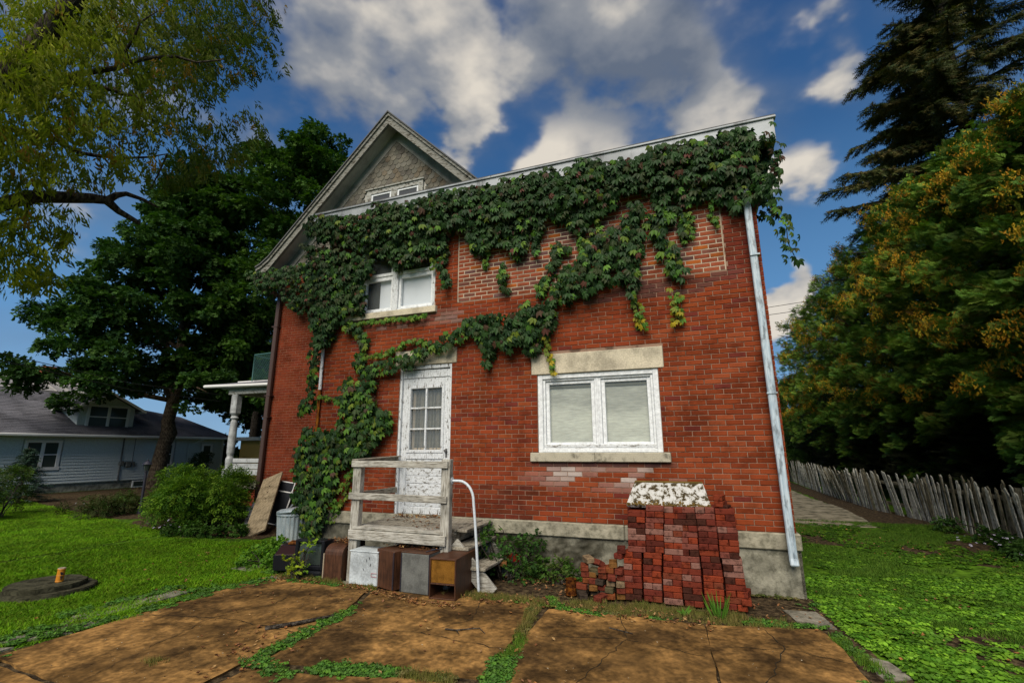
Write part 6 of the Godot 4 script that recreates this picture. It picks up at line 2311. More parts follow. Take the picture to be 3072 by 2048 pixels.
func build_bricks() -> void:
	var st := thing("brick_stack", "tall leaning stack of salvaged red bricks in front of the foundation", "brick stack")
	var tones := [Color(0.23, 0.048, 0.028), Color(0.28, 0.055, 0.028), Color(0.20, 0.042, 0.028), Color(0.33, 0.062, 0.028), Color(0.13, 0.034, 0.024), Color(0.34, 0.17, 0.13), Color(0.27, 0.085, 0.06), Color(0.085, 0.032, 0.024), Color(0.24, 0.06, 0.034)]
	var shapes := []
	for full in [Vector3(0.2, 0.0615, 0.095), Vector3(0.0965, 0.0615, 0.2)]:
		var row := []
		for c in tones:
			var mb := MB.new()
			mb.col = c * 0.8
			mb.box(Transform3D(), full, 0.006)
			row.append(mb.mesh(M.pile_brick))
		shapes.append(row)
	var sp := 0.2055
	for course in 16:
		var y := 0.005 + 0.0322 + course * 0.0642
		for col in 6:
			var top := 15 if col > 0 and col < 5 else (14 if col == 0 else 15)
			if course > top:
				continue
			var lean := 0.0035 * course * (1.0 if col < 3 else -0.3) + sin(course * 0.9 + col) * 0.004
			var x := -1.80 + col * sp + lean
			if course < 8:
				x += (col - 2.5) * 0.012 - 0.01
			var zf := 0.84 - 0.002 * course + sin(col * 2.1 + course * 0.35) * 0.008
			var pal := rng.randi() % 9
			var jit := rr(-0.03, 0.03)
			var dy := sin(col * 1.9) * 0.006
			# alternate stretchers and pairs of headers
			var r := rng.randf()
			if course > 7 and r < 0.35:
				pal = [5, 6, 5, 4][rng.randi() % 4]
			if (course + col) % 2 == 0:
				for zz in [zf - 0.05, zf - 0.152]:
					placed("brick", shapes[0][pal if zz > zf - 0.1 else rng.randi() % 9], Transform3D(Basis(Vector3.UP, jit), Vector3(x, y + dy, zz + rr(-0.008, 0.008))), st)
			else:
				for sx in [-0.05, 0.05]:
					placed("brick", shapes[1][rng.randi() % 9 if sx > 0 else pal], Transform3D(Basis(Vector3.UP, rr(-0.025, 0.025)), Vector3(x + sx, y + dy, zf - 0.1 + rr(-0.01, 0.01))), st)
	# the second file behind shows at the right-hand side
	for course in 14:
		var y := 0.005 + 0.0322 + course * 0.0642
		for k in 2:
			placed("brick", shapes[1][rng.randi() % 9], Transform3D(Basis(Vector3.UP, rr(-0.06, 0.06)), Vector3(-0.72 - 0.1 * k + rr(-0.01, 0.01), y, 0.52 + rr(-0.015, 0.015))), st)
	for q in [[-0.83, 1.075, 0.70, 1], [-0.83, 1.14, 0.69, 1], [-0.80, 1.07, 0.55, 4], [-0.78, 1.03, 0.70, 7], [-0.66, 0.10, 0.76, 1], [-0.665, 0.165, 0.72, 0], [-1.96, 0.47, 0.78, 2], [-1.95, 0.53, 0.78, 4]]:
		placed("brick", shapes[1][q[3]], Transform3D(Basis(Vector3.UP, rr(-0.25, 0.25)) * Basis(Vector3(0, 0, 1), rr(-0.06, 0.06)), Vector3(q[0], q[1], q[2])), st)
	# filling under the sloped cap
	var fill := MB.new()
	fill.col = Color(0.15, 0.035, 0.025)
	fill.bx(-1.88, -0.70, 0.0, 1.0, 0.08, 0.60)
	part("inner_bricks", fill, M.pile_brick, st)
	# sloped slab with flaking white paint and a mossy edge lying on the stack
	var cap := thing("flaking_slab", "sloping slab with flaking white paint and mossy edges lying on the brick stack", "slab")
	var pc := MB.new()
	var tf := Transform3D(Basis(Vector3(1, 0, 0), -0.93), Vector3(-1.395, 1.145, 0.555))
	pc.prism(tf, PackedVector2Array([Vector2(-0.475, -0.20), Vector2(0.475, -0.20), Vector2(0.405, 0.19), Vector2(-0.405, 0.19)]), -0.03, 0.012)
	part("face", pc, M.flaked_white, cap)
	var pe := MB.new()
	pe.prism(tf, PackedVector2Array([Vector2(-0.405, 0.193), Vector2(0.405, 0.193), Vector2(0.40, 0.222), Vector2(-0.40, 0.222)]), -0.03, 0.016)
	part("mossy_lip", pe, M.moss, cap)
	var pm := MB.new()
	for k in 70:
		var u := rr(-0.47, 0.47)
		var vv := -0.205 + absf(rng.randfn(0.0, 0.022))
		pm.box(tf * Transform3D(Basis(Vector3(0, 0, 1), rr(0, 3)), Vector3(u, vv, 0.013)), Vector3(rr(0.015, 0.05), rr(0.012, 0.03), 0.004), 0.001)
	part("moss", pm, M.moss, cap)
	# tumbled heap left of it
	var hp := thing("brick_heap", "low tumbled heap of odd bricks between the rusty can and the tall stack", "brick heap")
	var ht := [Color(0.20, 0.095, 0.03), Color(0.17, 0.042, 0.024), Color(0.10, 0.085, 0.045), Color(0.19, 0.048, 0.024), Color(0.06, 0.045, 0.034), Color(0.24, 0.17, 0.10), Color(0.22, 0.07, 0.026)]
	var hs := []
	for c in ht:
		var mb := MB.new()
		mb.col = c
		mb.box(Transform3D(), Vector3(0.095, 0.062, 0.2), 0.007)
		hs.append(mb.mesh(M.pile_brick))
	for col in 5:
		var n: int = [5, 4, 5, 5, 5][col]
		for c in n:
			placed("brick", hs[rng.randi() % 7], Transform3D(Basis(Vector3.UP, rr(-0.22, 0.22)) * Basis(Vector3(0, 0, 1), rr(-0.06, 0.06)), Vector3(-2.40 + col * 0.106 + rr(-0.014, 0.014), 0.036 + c * 0.066, 0.74 + rr(-0.04, 0.04) + col * 0.012)), hp)
	for q in [[-2.36, 0.385, 0.72, 0.5, 5, 0.12], [-2.26, 0.36, 0.74, 0.9, 1, -0.5], [-2.24, 0.27, 0.78, 1.4, 2, 0.1], [-2.06, 0.36, 0.74, 0.15, 0, 0.05], [-2.46, 0.10, 0.80, 1.4, 3, 0.0], [-2.40, 0.035, 0.93, 0.4, 4, 0.0], [-2.18, 0.035, 0.95, -0.3, 1, 0.0]]:
		placed("brick", hs[q[4]], Transform3D(Basis(Vector3.UP, q[3]) * Basis(Vector3(0, 0, 1), q[5]), Vector3(q[0], q[1], q[2])), hp)
	# two loose pieces by the foot of the steps
	var rb := MB.new()
	rb.col = Color(0.30, 0.13, 0.05)
	loose_brick(rb, Vector3(-3.62, 0.20, 0.48), 0.3, Vector3(0.2, 0.06, 0.1))
	tag(part("loose_brick", rb, M.pile_brick), "dull orange brick lying on the lowest step under the leaves", "brick")
	var rb2 := MB.new()
	rb2.col = Color(0.38, 0.035, 0.022)
	loose_brick(rb2, Vector3(-3.50, 0.24, 0.30), -0.2, Vector3(0.22, 0.08, 0.1))
	tag(part("loose_brick", rb2, M.pile_brick), "bright red brick behind the orange one at the foot of the steps", "brick")
	# rusty can
	var cn := MB.new()
	cn.lathe(Vector3(-2.555, 0.0, 0.84), [[0.0, 0.0], [0.062, 0.0], [0.066, 0.008], [0.062, 0.014], [0.062, 0.166], [0.066, 0.172], [0.066, 0.178], [0.057, 0.178], [0.055, 0.160], [0.0, 0.158]], 24)
	tag(part("rusty_can", cn, M.rust_dark), "rusty round tin can standing left of the brick heap", "can")


func build_yard() -> void:
	# cistern cover: two broken concrete rounds
	var c := thing("cistern_cover", "mossy round concrete cistern cover of two stacked discs in the lawn", "cistern cover", "", Vector3(-8.72, -0.03, 2.83))
	for q in [[0.46, 0.0, 0.062, 0.0, 0.0, "lower_disc"], [0.39, 0.066, 0.118, -0.04, -0.02, "upper_disc"]]:
		var pl := PackedVector2Array()
		for k in 44:
			var a := TAU * k / 44.0
			var r: float = q[0] * (1.0 + rr(-0.012, 0.012) - (0.05 if k in [9, 10, 30] else 0.0))
			pl.append(Vector2(cos(a) * r + q[3], sin(a) * r + q[4]))
		var d := MB.new()
		d.prism(Transform3D(FLAT, Vector3.ZERO), pl, q[1], q[2] - 0.012)
		var pl2 := PackedVector2Array()
		for p in pl:
			pl2.append((p - Vector2(q[3], q[4])) * 0.975 + Vector2(q[3], q[4]))
		d.prism(Transform3D(FLAT, Vector3.ZERO), pl2, q[2] - 0.012, q[2])
		part(q[5], d, M.cistern, c)
	var j := thing("orange_can", "orange can with a dark mark standing on the cistern cover", "can", "", Vector3(-8.62, 0.089, 2.80))
	var jb := MB.new()
	var jt := Basis(Vector3(0, 0, 1), -0.06)
	jb.lathe(Vector3.ZERO, [[0.0, 0.0], [0.037, 0.0], [0.042, 0.012], [0.039, 0.02], [0.039, 0.075], [0.042, 0.079], [0.039, 0.084], [0.039, 0.142], [0.043, 0.15], [0.038, 0.16]], 24, 0, 0.0, jt)
	part("body", jb, M.orange_paint, j)
	var jl := MB.new()
	jl.lathe(Vector3.ZERO, [[0.0395, 0.157], [0.0405, 0.163], [0.028, 0.167], [0.0, 0.165]], 24, 0, 0.0, jt)
	part("rim", jl, M.beige, j)
	var jm := MB.new()
	var dir := Vector3(eye.x + 8.62, 0, eye.z - 2.80).normalized().rotated(Vector3.UP, 0.25)
	for q in [[0.105, 0.026, 0.04, 0.3], [0.065, 0.02, 0.02, -0.2], [0.042, 0.012, 0.018, 0.2], [0.135, 0.01, 0.02, -0.4]]:
		jm.box(Transform3D(Basis(Vector3.UP.cross(dir), Vector3.UP, dir) * Basis(Vector3(0, 0, 1), q[3]), dir * 0.0395 + Vector3(0.004, q[0], 0)), Vector3(q[1], q[2], 0.004), 0.001)
	part("mark", jm, M.label_dark, j)
	# lamp post
	var l := thing("lamp_post", "short black lantern post before the bungalow's trunk tree", "lamp post", "", Vector3(-15.6, -0.03, -2.55))
	var lp := MB.new()
	lp.lathe(Vector3.ZERO, [[0.0, 0.0], [0.07, 0.0], [0.06, 0.1], [0.036, 0.14], [0.033, 1.1], [0.045, 1.13], [0.02, 1.16]], 12)
	lp.tube([Vector3(-0.12, 1.0, 0), Vector3(0.12, 1.0, 0)], [0.01], 6)
	part("post", lp, M.label_dark, l)
	var lt := MB.new()
	lt.lathe(Vector3(0, 1.16, 0), [[0.05, 0.0], [0.085, 0.17]], 6)
	part("lantern_glass", lt, M.screen_glass, l)
	var lr := MB.new()
	lr.lathe(Vector3(0, 1.33, 0), [[0.0, 0.0], [0.13, 0.0], [0.07, 0.07], [0.02, 0.10], [0.022, 0.13], [0.0, 0.145]], 6)
	for k in 6:
		var a := TAU * k / 6.0
		lr.tube([Vector3(cos(a) * 0.05, 1.16, sin(a) * 0.05), Vector3(cos(a) * 0.087, 1.33, sin(a) * 0.087)], [0.008], 4)
	part("lantern_roof", lr, M.label_dark, l)
	# wires
	var cables := [
		[Vector3(-20, 4.95, 3.0), Vector3(-20, 4.05, -4.4), Vector3(-20, 4.0, -8.0), "upper black cable sagging past the bungalow towards the house"],
		[Vector3(-20, 4.75, 3.0), Vector3(-20, 3.82, -4.4), Vector3(-20, 3.72, -8.0), "lower black cable sagging past the bungalow towards the house"],
		[Vector3(4.0, 13.85, -40), Vector3(6.5, 14.05, -40), Vector3(14.0, 14.6, -40), "higher of two cables seen between the brick house and the hedge"],
		[Vector3(4.0, 13.2, -40), Vector3(6.5, 13.35, -40), Vector3(14.0, 13.8, -40), "lower of two cables seen between the brick house and the hedge"],
	]
	for q in cables:
		var w := MB.new()
		w.tube([q[0], q[1], q[2]], [0.012 if q[0].x < 0 else 0.025], 5, false)
		tag(part("overhead_cable", w, M.wire), q[3], "cable", "overhead cables")
	# distant yellow shed glimpsed behind the porch
	var y := thing("yellow_shed", "yellow shed glimpsed low between the bungalow and the porch column", "shed")
	var yb := MB.new()
	yb.bx(-25.5, -21.5, 0.0, 2.2, -17.0, -13.9)
	part("wall", yb, M.yellow_wall, y)
	var yr := MB.new()
	yr.bx(-25.8, -21.3, 2.2, 2.4, -17.2, -13.6, 0.02)
	part("roof", yr, M.white_trim, y)
	# sticks on the concrete
	for q in [[[-5.05, 0.012, 2.95, -4.85, 0.022, 2.75, -4.68, 0.012, 2.42], 0.022, "dark rotten branch lying at the joint between the left slabs"], [[-3.42, 0.008, 2.35, -3.3, 0.014, 2.36, -3.12, 0.01, 2.22, -3.02, 0.008, 2.32], 0.008, "forked twig on the middle slab"], [[-1.95, 0.008, 1.78, -1.72, 0.008, 1.86], 0.006, "pale straw on the right slab before the brick stack"]]:
		var s := MB.new()
		var pts := []
		for i in range(0, q[0].size(), 3):
			pts.append(Vector3(q[0][i], q[0][i + 1], q[0][i + 2]))
		s.tube(pts, [q[1], q[1] * 0.9, q[1] * 0.6, q[1] * 0.4], 6)
		if q[1] < 0.01 and pts.size() > 2:
			s.tube([pts[1], pts[1] + Vector3(0.08, 0.01, 0.10)], [0.006, 0.003], 5)
		tag(part("fallen_stick", s, M.bark), q[2], "stick")


func bush(called: String, label: String, at: Vector3, lobes: Array, count: int, size: float, pal: Array, me: Mesh, category := "shrub") -> Node3D:
	var t := thing(called, label, category, "", at)
	var b := MB.new()
	for l in lobes:
		var c: Vector3 = l[0]
		limb(b, Vector3(c.x * 0.2, 0, c.z * 0.2), c, 0.018, 0.006)
		limb(b, Vector3(c.x * 0.4, 0, c.z * 0.4), c + rv(0.2), 0.012, 0.005)
	part("stems", b, M.bark, t)
	crown("foliage", t, me, lobes, count, size, pal, 0.85)
	return t


func build_plants() -> void:
	var small := leaf_spray(M.leaf, 12, 0.24, 0.15, 0.0, 21)
	var weed := leaf_spray(M.leaf, 7, 0.42, 0.30, 0.3, 22)
	var lobes := []
	for k in 26:
		var an := k * 2.4
		var r := 1.02 * sqrt(rr(0.05, 1.0))
		lobes.append([Vector3(cos(an) * r * 1.05, 0.22 + 0.85 * rng.randf() * (1.25 - r * 0.5), sin(an) * r * 0.75), rr(0.28, 0.44)])
	bush("round_shrub", "rounded bright green shrub at the left corner of the brick house", Vector3(-11.85, -0.03, -1.45), lobes, 5200, 0.17, [Color(0.055, 0.135, 0.012), Color(0.10, 0.20, 0.016), Color(0.16, 0.26, 0.022), Color(0.04, 0.10, 0.012)], small)
	var l2 := []
	for k in 14:
		l2.append([Vector3(rr(-1.4, 0.7), rr(0.35, 1.05), rr(-0.9, 0.9)), rr(0.22, 0.36)])
	bush("twiggy_shrub", "loose twiggy shrub at the far left edge of the lawn", Vector3(-18.0, -0.03, -0.55), l2, 1500, 0.17, [Color(0.04, 0.09, 0.012), Color(0.07, 0.13, 0.016), Color(0.045, 0.06, 0.016)], small)
	var l3 := []
	for k in 34:
		l3.append([Vector3(rr(-1.2, 1.2), rr(0.08, 0.34), rr(-2.2, 1.2)), rr(0.18, 0.34)])
	bush("low_shrub_bed", "low brown-green tangle of perennials round the lamp post", Vector3(-16.4, -0.03, -2.6), l3, 2600, 0.16, [Color(0.035, 0.06, 0.016), Color(0.06, 0.075, 0.02), Color(0.075, 0.06, 0.028), Color(0.04, 0.085, 0.016)], small, "shrubs")
	var sp := thing("small_spruce", "young blue-green spruce under the bungalow's left window", "tree", "", Vector3(-22.4, -0.03, -3.0))
	var sb := MB.new()
	sb.tube([Vector3.ZERO, Vector3(0, 1.85, 0)], [0.05, 0.01], 6)
	var nl := []
	for k in 420:
		var f := rng.randf()
		var an := rr(0, TAU)
		var d := Vector3(cos(an), -0.1, sin(an))
		var p := Vector3(0, 0.15 + 1.65 * f, 0) + d * (0.95 * (1.0 - f)) * rr(0.3, 1.0)
		nl.append([Transform3D(aim(d + Vector3(0, 0.1, 0), rr(-0.4, 0.4), rr(0.25, 0.42)), p), pick([Color(0.03, 0.06, 0.04), Color(0.05, 0.085, 0.055)])])
	part("trunk", sb, M.bark, sp)
	many("crown", needle_spray(M.needle, 8), nl, sp)
	var l4 := []
	for k in 8:
		l4.append([Vector3(rr(-0.25, 0.25), 0.3 + 0.16 * k, rr(-0.3, 0.3)), rr(0.25, 0.36)])
	bush("upright_evergreen", "narrow dark evergreen by the bungalow's right window", Vector3(-24.6, -0.03, -10.9), l4, 900, 0.2, [Color(0.015, 0.04, 0.014), Color(0.028, 0.055, 0.018)], small)
	var l5 := []
	for k in 10:
		l5.append([Vector3(rr(-0.9, 0.9), rr(0.3, 1.3), rr(-0.6, 0.6)), rr(0.3, 0.5)])
	bush("lane_shrub", "dark shrub at the end of the lane where the fence meets the house corner", Vector3(2.9, -0.03, -22.5), l5, 1400, 0.25, [Color(0.03, 0.07, 0.015), Color(0.05, 0.10, 0.02)], small)
	# leafy weeds round the bin, television and steps
	for q in [
		["leafy_weed", "bright lime-green weed before the galvanised bin", Vector3(-7.05, -0.02, 0.95), [[Vector3(0, 0.14, 0), 0.16], [Vector3(-0.25, 0.16, -0.1), 0.18], [Vector3(0.15, 0.08, 0.15), 0.14], [Vector3(-0.4, 0.10, 0.12), 0.14], [Vector3(-0.1, 0.26, -0.15), 0.14]], 170, 0.15, [Color(0.10, 0.22, 0.02), Color(0.14, 0.26, 0.03), Color(0.06, 0.15, 0.02)]],
		["yellow_weed", "yellow-green sapling leaning across the television screen", Vector3(-6.15, -0.02, 1.42), [[Vector3(-0.16, 0.22, 0.0), 0.10], [Vector3(-0.05, 0.13, 0.05), 0.09], [Vector3(0.08, 0.17, 0.0), 0.08], [Vector3(0.0, 0.36, -0.1), 0.06], [Vector3(0.06, 0.43, -0.14), 0.07]], 36, 0.12, [Color(0.22, 0.30, 0.02), Color(0.30, 0.32, 0.02), Color(0.14, 0.26, 0.02)]],
		["step_weed", "dark green bramble growing over the steps behind the pipe rail", Vector3(-3.55, -0.02, 0.42), [[Vector3(-0.2, 0.42, 0.1), 0.2], [Vector3(0.1, 0.38, -0.1), 0.22], [Vector3(0.3, 0.25, -0.05), 0.2], [Vector3(-0.1, 0.2, 0.1), 0.2], [Vector3(0.35, 0.45, -0.2), 0.16], [Vector3(0.2, 0.1, 0.1), 0.2], [Vector3(-0.28, 0.58, -0.05), 0.12]], 210, 0.13, [Color(0.035, 0.09, 0.018), Color(0.06, 0.13, 0.02), Color(0.03, 0.07, 0.018)]],
		["foundation_weed", "mixed green weeds along the mouldy foundation", Vector3(-2.95, -0.02, 0.35), [[Vector3(0, 0.12, 0), 0.15], [Vector3(0.3, 0.10, 0.05), 0.13], [Vector3(-0.25, 0.15, -0.1), 0.15], [Vector3(0.15, 0.22, -0.1), 0.1], [Vector3(0.5, 0.06, 0.1), 0.1]], 170, 0.12, [Color(0.05, 0.11, 0.02), Color(0.09, 0.13, 0.03), Color(0.06, 0.14, 0.02)]],
		["corner_plant", "hosta clump with pale flowers at the edge of the shrub bed", Vector3(-10.9, -0.02, -0.55), [[Vector3(0, 0.10, 0), 0.16], [Vector3(0.35, 0.08, 0.0), 0.14], [Vector3(-0.4, 0.08, 0.1), 0.15], [Vector3(0.7, 0.08, -0.1), 0.15], [Vector3(1.0, 0.1, -0.3), 0.16]], 260, 0.16, [Color(0.04, 0.10, 0.016), Color(0.06, 0.12, 0.02)]],
		["fence_weed", "shaded weeds and pale flowers at the foot of the fence near the right edge", Vector3(3.75, -0.02, -4.0), [[Vector3(0, 0.12, 0), 0.2], [Vector3(-0.2, 0.10, 0.8), 0.22], [Vector3(0.1, 0.2, 1.4), 0.25], [Vector3(0.1, 0.1, -0.9), 0.2], [Vector3(-0.1, 0.14, -2.0), 0.2]], 420, 0.15, [Color(0.03, 0.075, 0.016), Color(0.05, 0.10, 0.02)]],
	]:
		bush(q[0], q[1], q[2], q[3], q[4], q[5], q[6], weed, "weed")
	# tall grass tuft at the foot of the brick stack, and dock leaves beside it
	var tg := thing("grass_tuft", "tall green grass tuft at the right front of the brick stack", "grass", "", Vector3(-0.95, -0.01, 1.12))
	var gb := MB.new()
	for k in 34:
		var an := rr(0, TAU)
		var b := Vector3(cos(an), 0, sin(an)) * rr(0.0, 0.07)
		var l := rr(0.12, 0.28)
		gb.col = pick([Color(0.05, 0.13, 0.015), Color(0.08, 0.17, 0.02)])
		leaflet(gb, b, b + Vector3(cos(an) * l * rr(0.1, 0.6), l, sin(an) * l * rr(0.1, 0.6)), Vector3(0.3, 0.2, 1), 0.014, 0.2)
	part("blades", gb, M.blade, tg)
	var dk := thing("dock_plant", "broad-leaved dock seedling left of the tall grass tuft", "weed", "", Vector3(-1.28, -0.01, 1.12))
	var db := MB.new()
	for k in 6:
		var an := k * 1.1
		db.col = pick([Color(0.07, 0.18, 0.02), Color(0.10, 0.22, 0.03)])
		leaflet(db, Vector3.ZERO, Vector3(cos(an) * 0.08, rr(0.04, 0.10), sin(an) * 0.06), Vector3(0, 1, 0.6), 0.036, 0.15)
	part("leaves", db, M.leaf, dk)


# ground cover: [Transform3D, Color] lists of low plants, one node per kind
func build_cover() -> void:
	var tuft := MB.new()
	var r := RandomNumberGenerator.new()
	r.seed = 5
	for k in 16:
		var b := Vector3(r.randf_range(-1, 1), 0, r.randf_range(-1, 1))
		var l := r.randf_range(0.5, 1.0)
		var d := Vector3(r.randf_range(-0.7, 0.7), 1.0, r.randf_range(-0.7, 0.7)) * l
		var s := Vector3(r.randf_range(-1, 1), 0, r.randf_range(-1, 1)).normalized() * 0.10
		tuft.col = gray(r.randf_range(0.7, 1.3))
		tuft.tri(b - s, b + s, b + d, Vector3(0.2, 1, 0.3))
	var tuft_mesh := tuft.mesh(M.blade)
	var clump := MB.new()
	for k in 13:
		var an := k * 2.4
		var rad := 0.28 + 0.72 * sqrt(k / 13.0)
		var c := Vector3(cos(an) * rad, r.randf_range(0.25, 0.75), sin(an) * rad)
		var nrm := Vector3(cos(an) * 0.4 + r.randf_range(-0.3, 0.3), 1.0, sin(an) * 0.4 + r.randf_range(-0.3, 0.3)).normalized()
		var u := nrm.cross(Vector3(0.2, 0.1, 1)).normalized()
		var v := nrm.cross(u)
		var s := r.randf_range(0.24, 0.38)
		clump.col = gray(r.randf_range(0.7, 1.3))
		var pts := []
		for j in 6:
			pts.append(c + (u * cos(TAU * j / 6.0) + v * sin(TAU * j / 6.0)) * s + nrm * 0.05)
		for j in 6:
			clump.tri(c, pts[j], pts[(j + 1) % 6], nrm)
	var clump_mesh := clump.mesh(M.leaf)
	var fn := FastNoiseLite.new()
	fn.seed = 91
	fn.frequency = 0.55
	fn.fractal_octaves = 4
	# mown lawn at the left
	var lawn := []
	var tries := 0
	while lawn.size() < 46000 and tries < 200000:
		tries += 1
		var x := rr(0.0, 1.0)
		x = -6.65 - 19.3 * x * (0.35 + 0.65 * x)
		var z := rr(-9.0, 7.0)
		if x > -6.9 and z > 4.2 and rng.randf() < 0.8:
			continue
		if x > -11.4 and z < -0.3 and not (x > -9.2 and z > -0.6):
			continue
		if x <= -11.4 and z < -0.6 - (x + 11.4) * -0.25:
			continue
		if absf(x + 11.4 + 0.05 * sin(z * 3.0)) < 0.17 and rng.randf() < 0.93:
			continue
		if x > -7.5 and z < 1.0:
			continue
		if Vector2(x + 8.72, z - 2.83).length() < 0.47:
			continue
		var n := fn.get_noise_2d(x * 1.6, z * 1.6)
		if x > -7.6 and n < -0.05 - 0.3 * (x + 7.6) * -1.0 and rng.randf() < 0.7:
			continue
		var tall := 0.030 + 0.012 * n
		var c := pick([Color(0.075, 0.195, 0.006), Color(0.115, 0.27, 0.008), Color(0.17, 0.335, 0.011), Color(0.12, 0.18, 0.012)]) * (1.0 + 0.5 * n)
		lawn.append([Transform3D(Basis(Vector3.UP, rr(0, TAU)).scaled(Vector3(0.075, tall * rr(0.8, 1.7), 0.075)), Vector3(x, -0.03, z)), c])
	tag(many("lawn_grass", tuft_mesh, lawn, self), "short mown green grass of the lawn left of the driveway", "grass")
	# round-leaved creeping weeds at the right, thin in the shade by the hedge
	var ivy := []
	tries = 0
	while ivy.size() < 21000 and tries < 140000:
		tries += 1
		var z := rr(-6.5, 4.5)
		var x := rr(-0.5, 5.0)
		var edge := 0.05 + 0.12 * maxf(z, 0.0)
		if z > 1.5:
			edge += 0.1
		if x < edge or (z < -0.02 and x < 0.06) or (z > 0.0 and z < 1.1 and x < 0.12 + 0.1 * fn.get_noise_2d(x * 5, z * 5)):
			continue
		if x > 4.25:
			continue
		var n := fn.get_noise_2d(x * 1.3 + 40.0, z * 1.3)
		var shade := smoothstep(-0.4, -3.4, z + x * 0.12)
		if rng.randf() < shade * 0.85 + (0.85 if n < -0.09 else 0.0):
			continue
		if Vector2((x - 1.22) / 0.36, (z - 0.95) / 0.55).length() < 1.0 and rng.randf() < 0.85:
			continue
		if Vector2((x - 0.85) / 0.2, (z - 2.0) / 0.25).length() < 1.0 and rng.randf() < 0.8:
			continue
		var c := pick([Color(0.058, 0.15, 0.012), Color(0.105, 0.24, 0.018), Color(0.175, 0.34, 0.026), Color(0.08, 0.175, 0.02)]) * (1.0 + 0.55 * n) * lerpf(0.55, 1.2, smoothstep(-4.5, 1.5, z))  # leaf colour darkened towards the back, carrying the shade by the hedge
		var s := rr(0.026, 0.062)
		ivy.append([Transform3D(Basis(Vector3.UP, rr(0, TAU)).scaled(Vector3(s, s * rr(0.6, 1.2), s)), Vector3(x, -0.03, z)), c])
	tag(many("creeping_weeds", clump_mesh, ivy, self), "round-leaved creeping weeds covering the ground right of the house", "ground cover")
	var rg := []
	tries = 0
	while rg.size() < 15000 and tries < 90000:
		tries += 1
		var z := rr(-7.0, 4.5)
		var x := rr(0.05, 4.8)
		if x < 0.1 + 0.14 * maxf(z, 0.0) or fn.get_noise_2d(x * 0.9 + 7.0, z * 0.9) < -0.04:
			continue
		var dry := smoothstep(0.35, 0.6, 1.0 - Vector2((x - 2.9) / 1.1, (z + 1.9) / 0.5).length())
		var c := pick([Color(0.05, 0.115, 0.012), Color(0.09, 0.17, 0.018)]).lerp(Color(0.22, 0.17, 0.05), dry)
		rg.append([Transform3D(Basis(Vector3.UP, rr(0, TAU)).scaled(Vector3(0.06, rr(0.03, 0.075), 0.06)), Vector3(x, -0.03, z)), c])
	tag(many("rough_grass", tuft_mesh, rg, self), "rough patchy grass among the weeds by the fence", "grass")
	# cushions of small weeds in the joints of the concrete and at its edges
	var cr := []
	for q in [
		[-4.66, 2.3, -4.58, 3.55, 0.10, 330, 3], [-4.6, 3.45, -4.1, 3.62, 0.1, 120, 3], [-4.0, 3.44, -3.35, 3.28, 0.11, 420, 3], [-3.35, 3.28, -2.85, 3.22, 0.05, 90, 2], [-4.72, 1.95, -4.66, 2.25, 0.04, 30, 0],
		[-2.64, 2.75, -2.52, 3.4, 0.13, 420, 3], [-2.72, 2.2, -2.64, 2.7, 0.05, 70, 1], [-2.85, 1.35, -2.72, 2.2, 0.06, 110, 2], [-2.55, 3.3, -2.5, 3.7, 0.1, 60, 0],
		[-3.5, 1.22, -2.7, 1.35, 0.08, 140, 1], [-2.75, 1.0, -2.6, 1.3, 0.07, 60, 0], [-2.55, 1.36, -2.1, 1.43, 0.06, 220, 3], [-2.1, 1.3, -1.9, 1.35, 0.05, 60, 2], [-1.65, 1.34, -1.4, 1.32, 0.05, 90, 0],
		[-1.0, 1.18, -0.6, 1.12, 0.05, 90, 0], [-0.6, 1.1, -0.35, 1.08, 0.08, 230, 3], [-0.28, 1.08, -0.02, 1.05, 0.04, 60, 0], [-0.1, 0.4, 0.1, 0.3, 0.09, 90, 0], [0.05, 1.2, 0.12, 1.7, 0.05, 90, 0], [0.12, 1.9, 0.3, 2.6, 0.06, 110, 0],
		[-6.95, 4.0, -6.75, 3.0, 0.10, 300, 0], [-6.7, 5.2, -6.62, 4.2, 0.10, 200, 0], [-6.72, 3.0, -6.6, 1.6, 0.10, 260, 0], [-6.5, 1.5, -5.3, 1.44, 0.05, 160, 0], [0.0, 2.2, 0.28, 3.6, 0.08, 160, 0], [-6.8, 3.0, -6.75, 2.0, 0.06, 130, 0], [-7.05, 2.3, -6.4, 1.5, 0.12, 160, 0], [-7.35, 4.6, -7.1, 3.6, 0.16, 300, 0], [-7.4, 3.4, -7.35, 2.2, 0.12, 260, 0],
		[-6.9, 1.2, -5.9, 1.3, 0.09, 220, 0], [-6.0, 1.36, -5.5, 1.38, 0.06, 90, 1], [-0.7, 0.12, -0.1, 0.1, 0.05, 60, 2], [-5.02, 1.44, -4.9, 1.5, 0.03, 20, 2], [-7.2, 5.4, -6.8, 4.3, 0.12, 160, 0], [-9.15, 3.05, -8.75, 3.3, 0.06, 40, 0],
	]:
		for k in q[5]:
			var f := rng.randf()
			var p: Vector2 = Vector2(lerpf(q[0], q[2], f), lerpf(q[1], q[3], f)) + Vector2(rr(-1, 1), rr(-1, 1)) * q[4] * rr(0.3, 1.1)
			if q[6] != 3 and fn.get_noise_2d(p.x * 5.0, p.y * 5.0) < -0.12:
				continue
			var s := rr(0.014, 0.036)
			var pal := [Color(0.07, 0.18, 0.028), Color(0.11, 0.24, 0.03), Color(0.075, 0.15, 0.035)]
			if q[6] == 1:
				pal = [Color(0.14, 0.15, 0.03), Color(0.07, 0.13, 0.02)]
			elif q[6] == 2:
				pal = [Color(0.18, 0.16, 0.06), Color(0.09, 0.12, 0.03)]
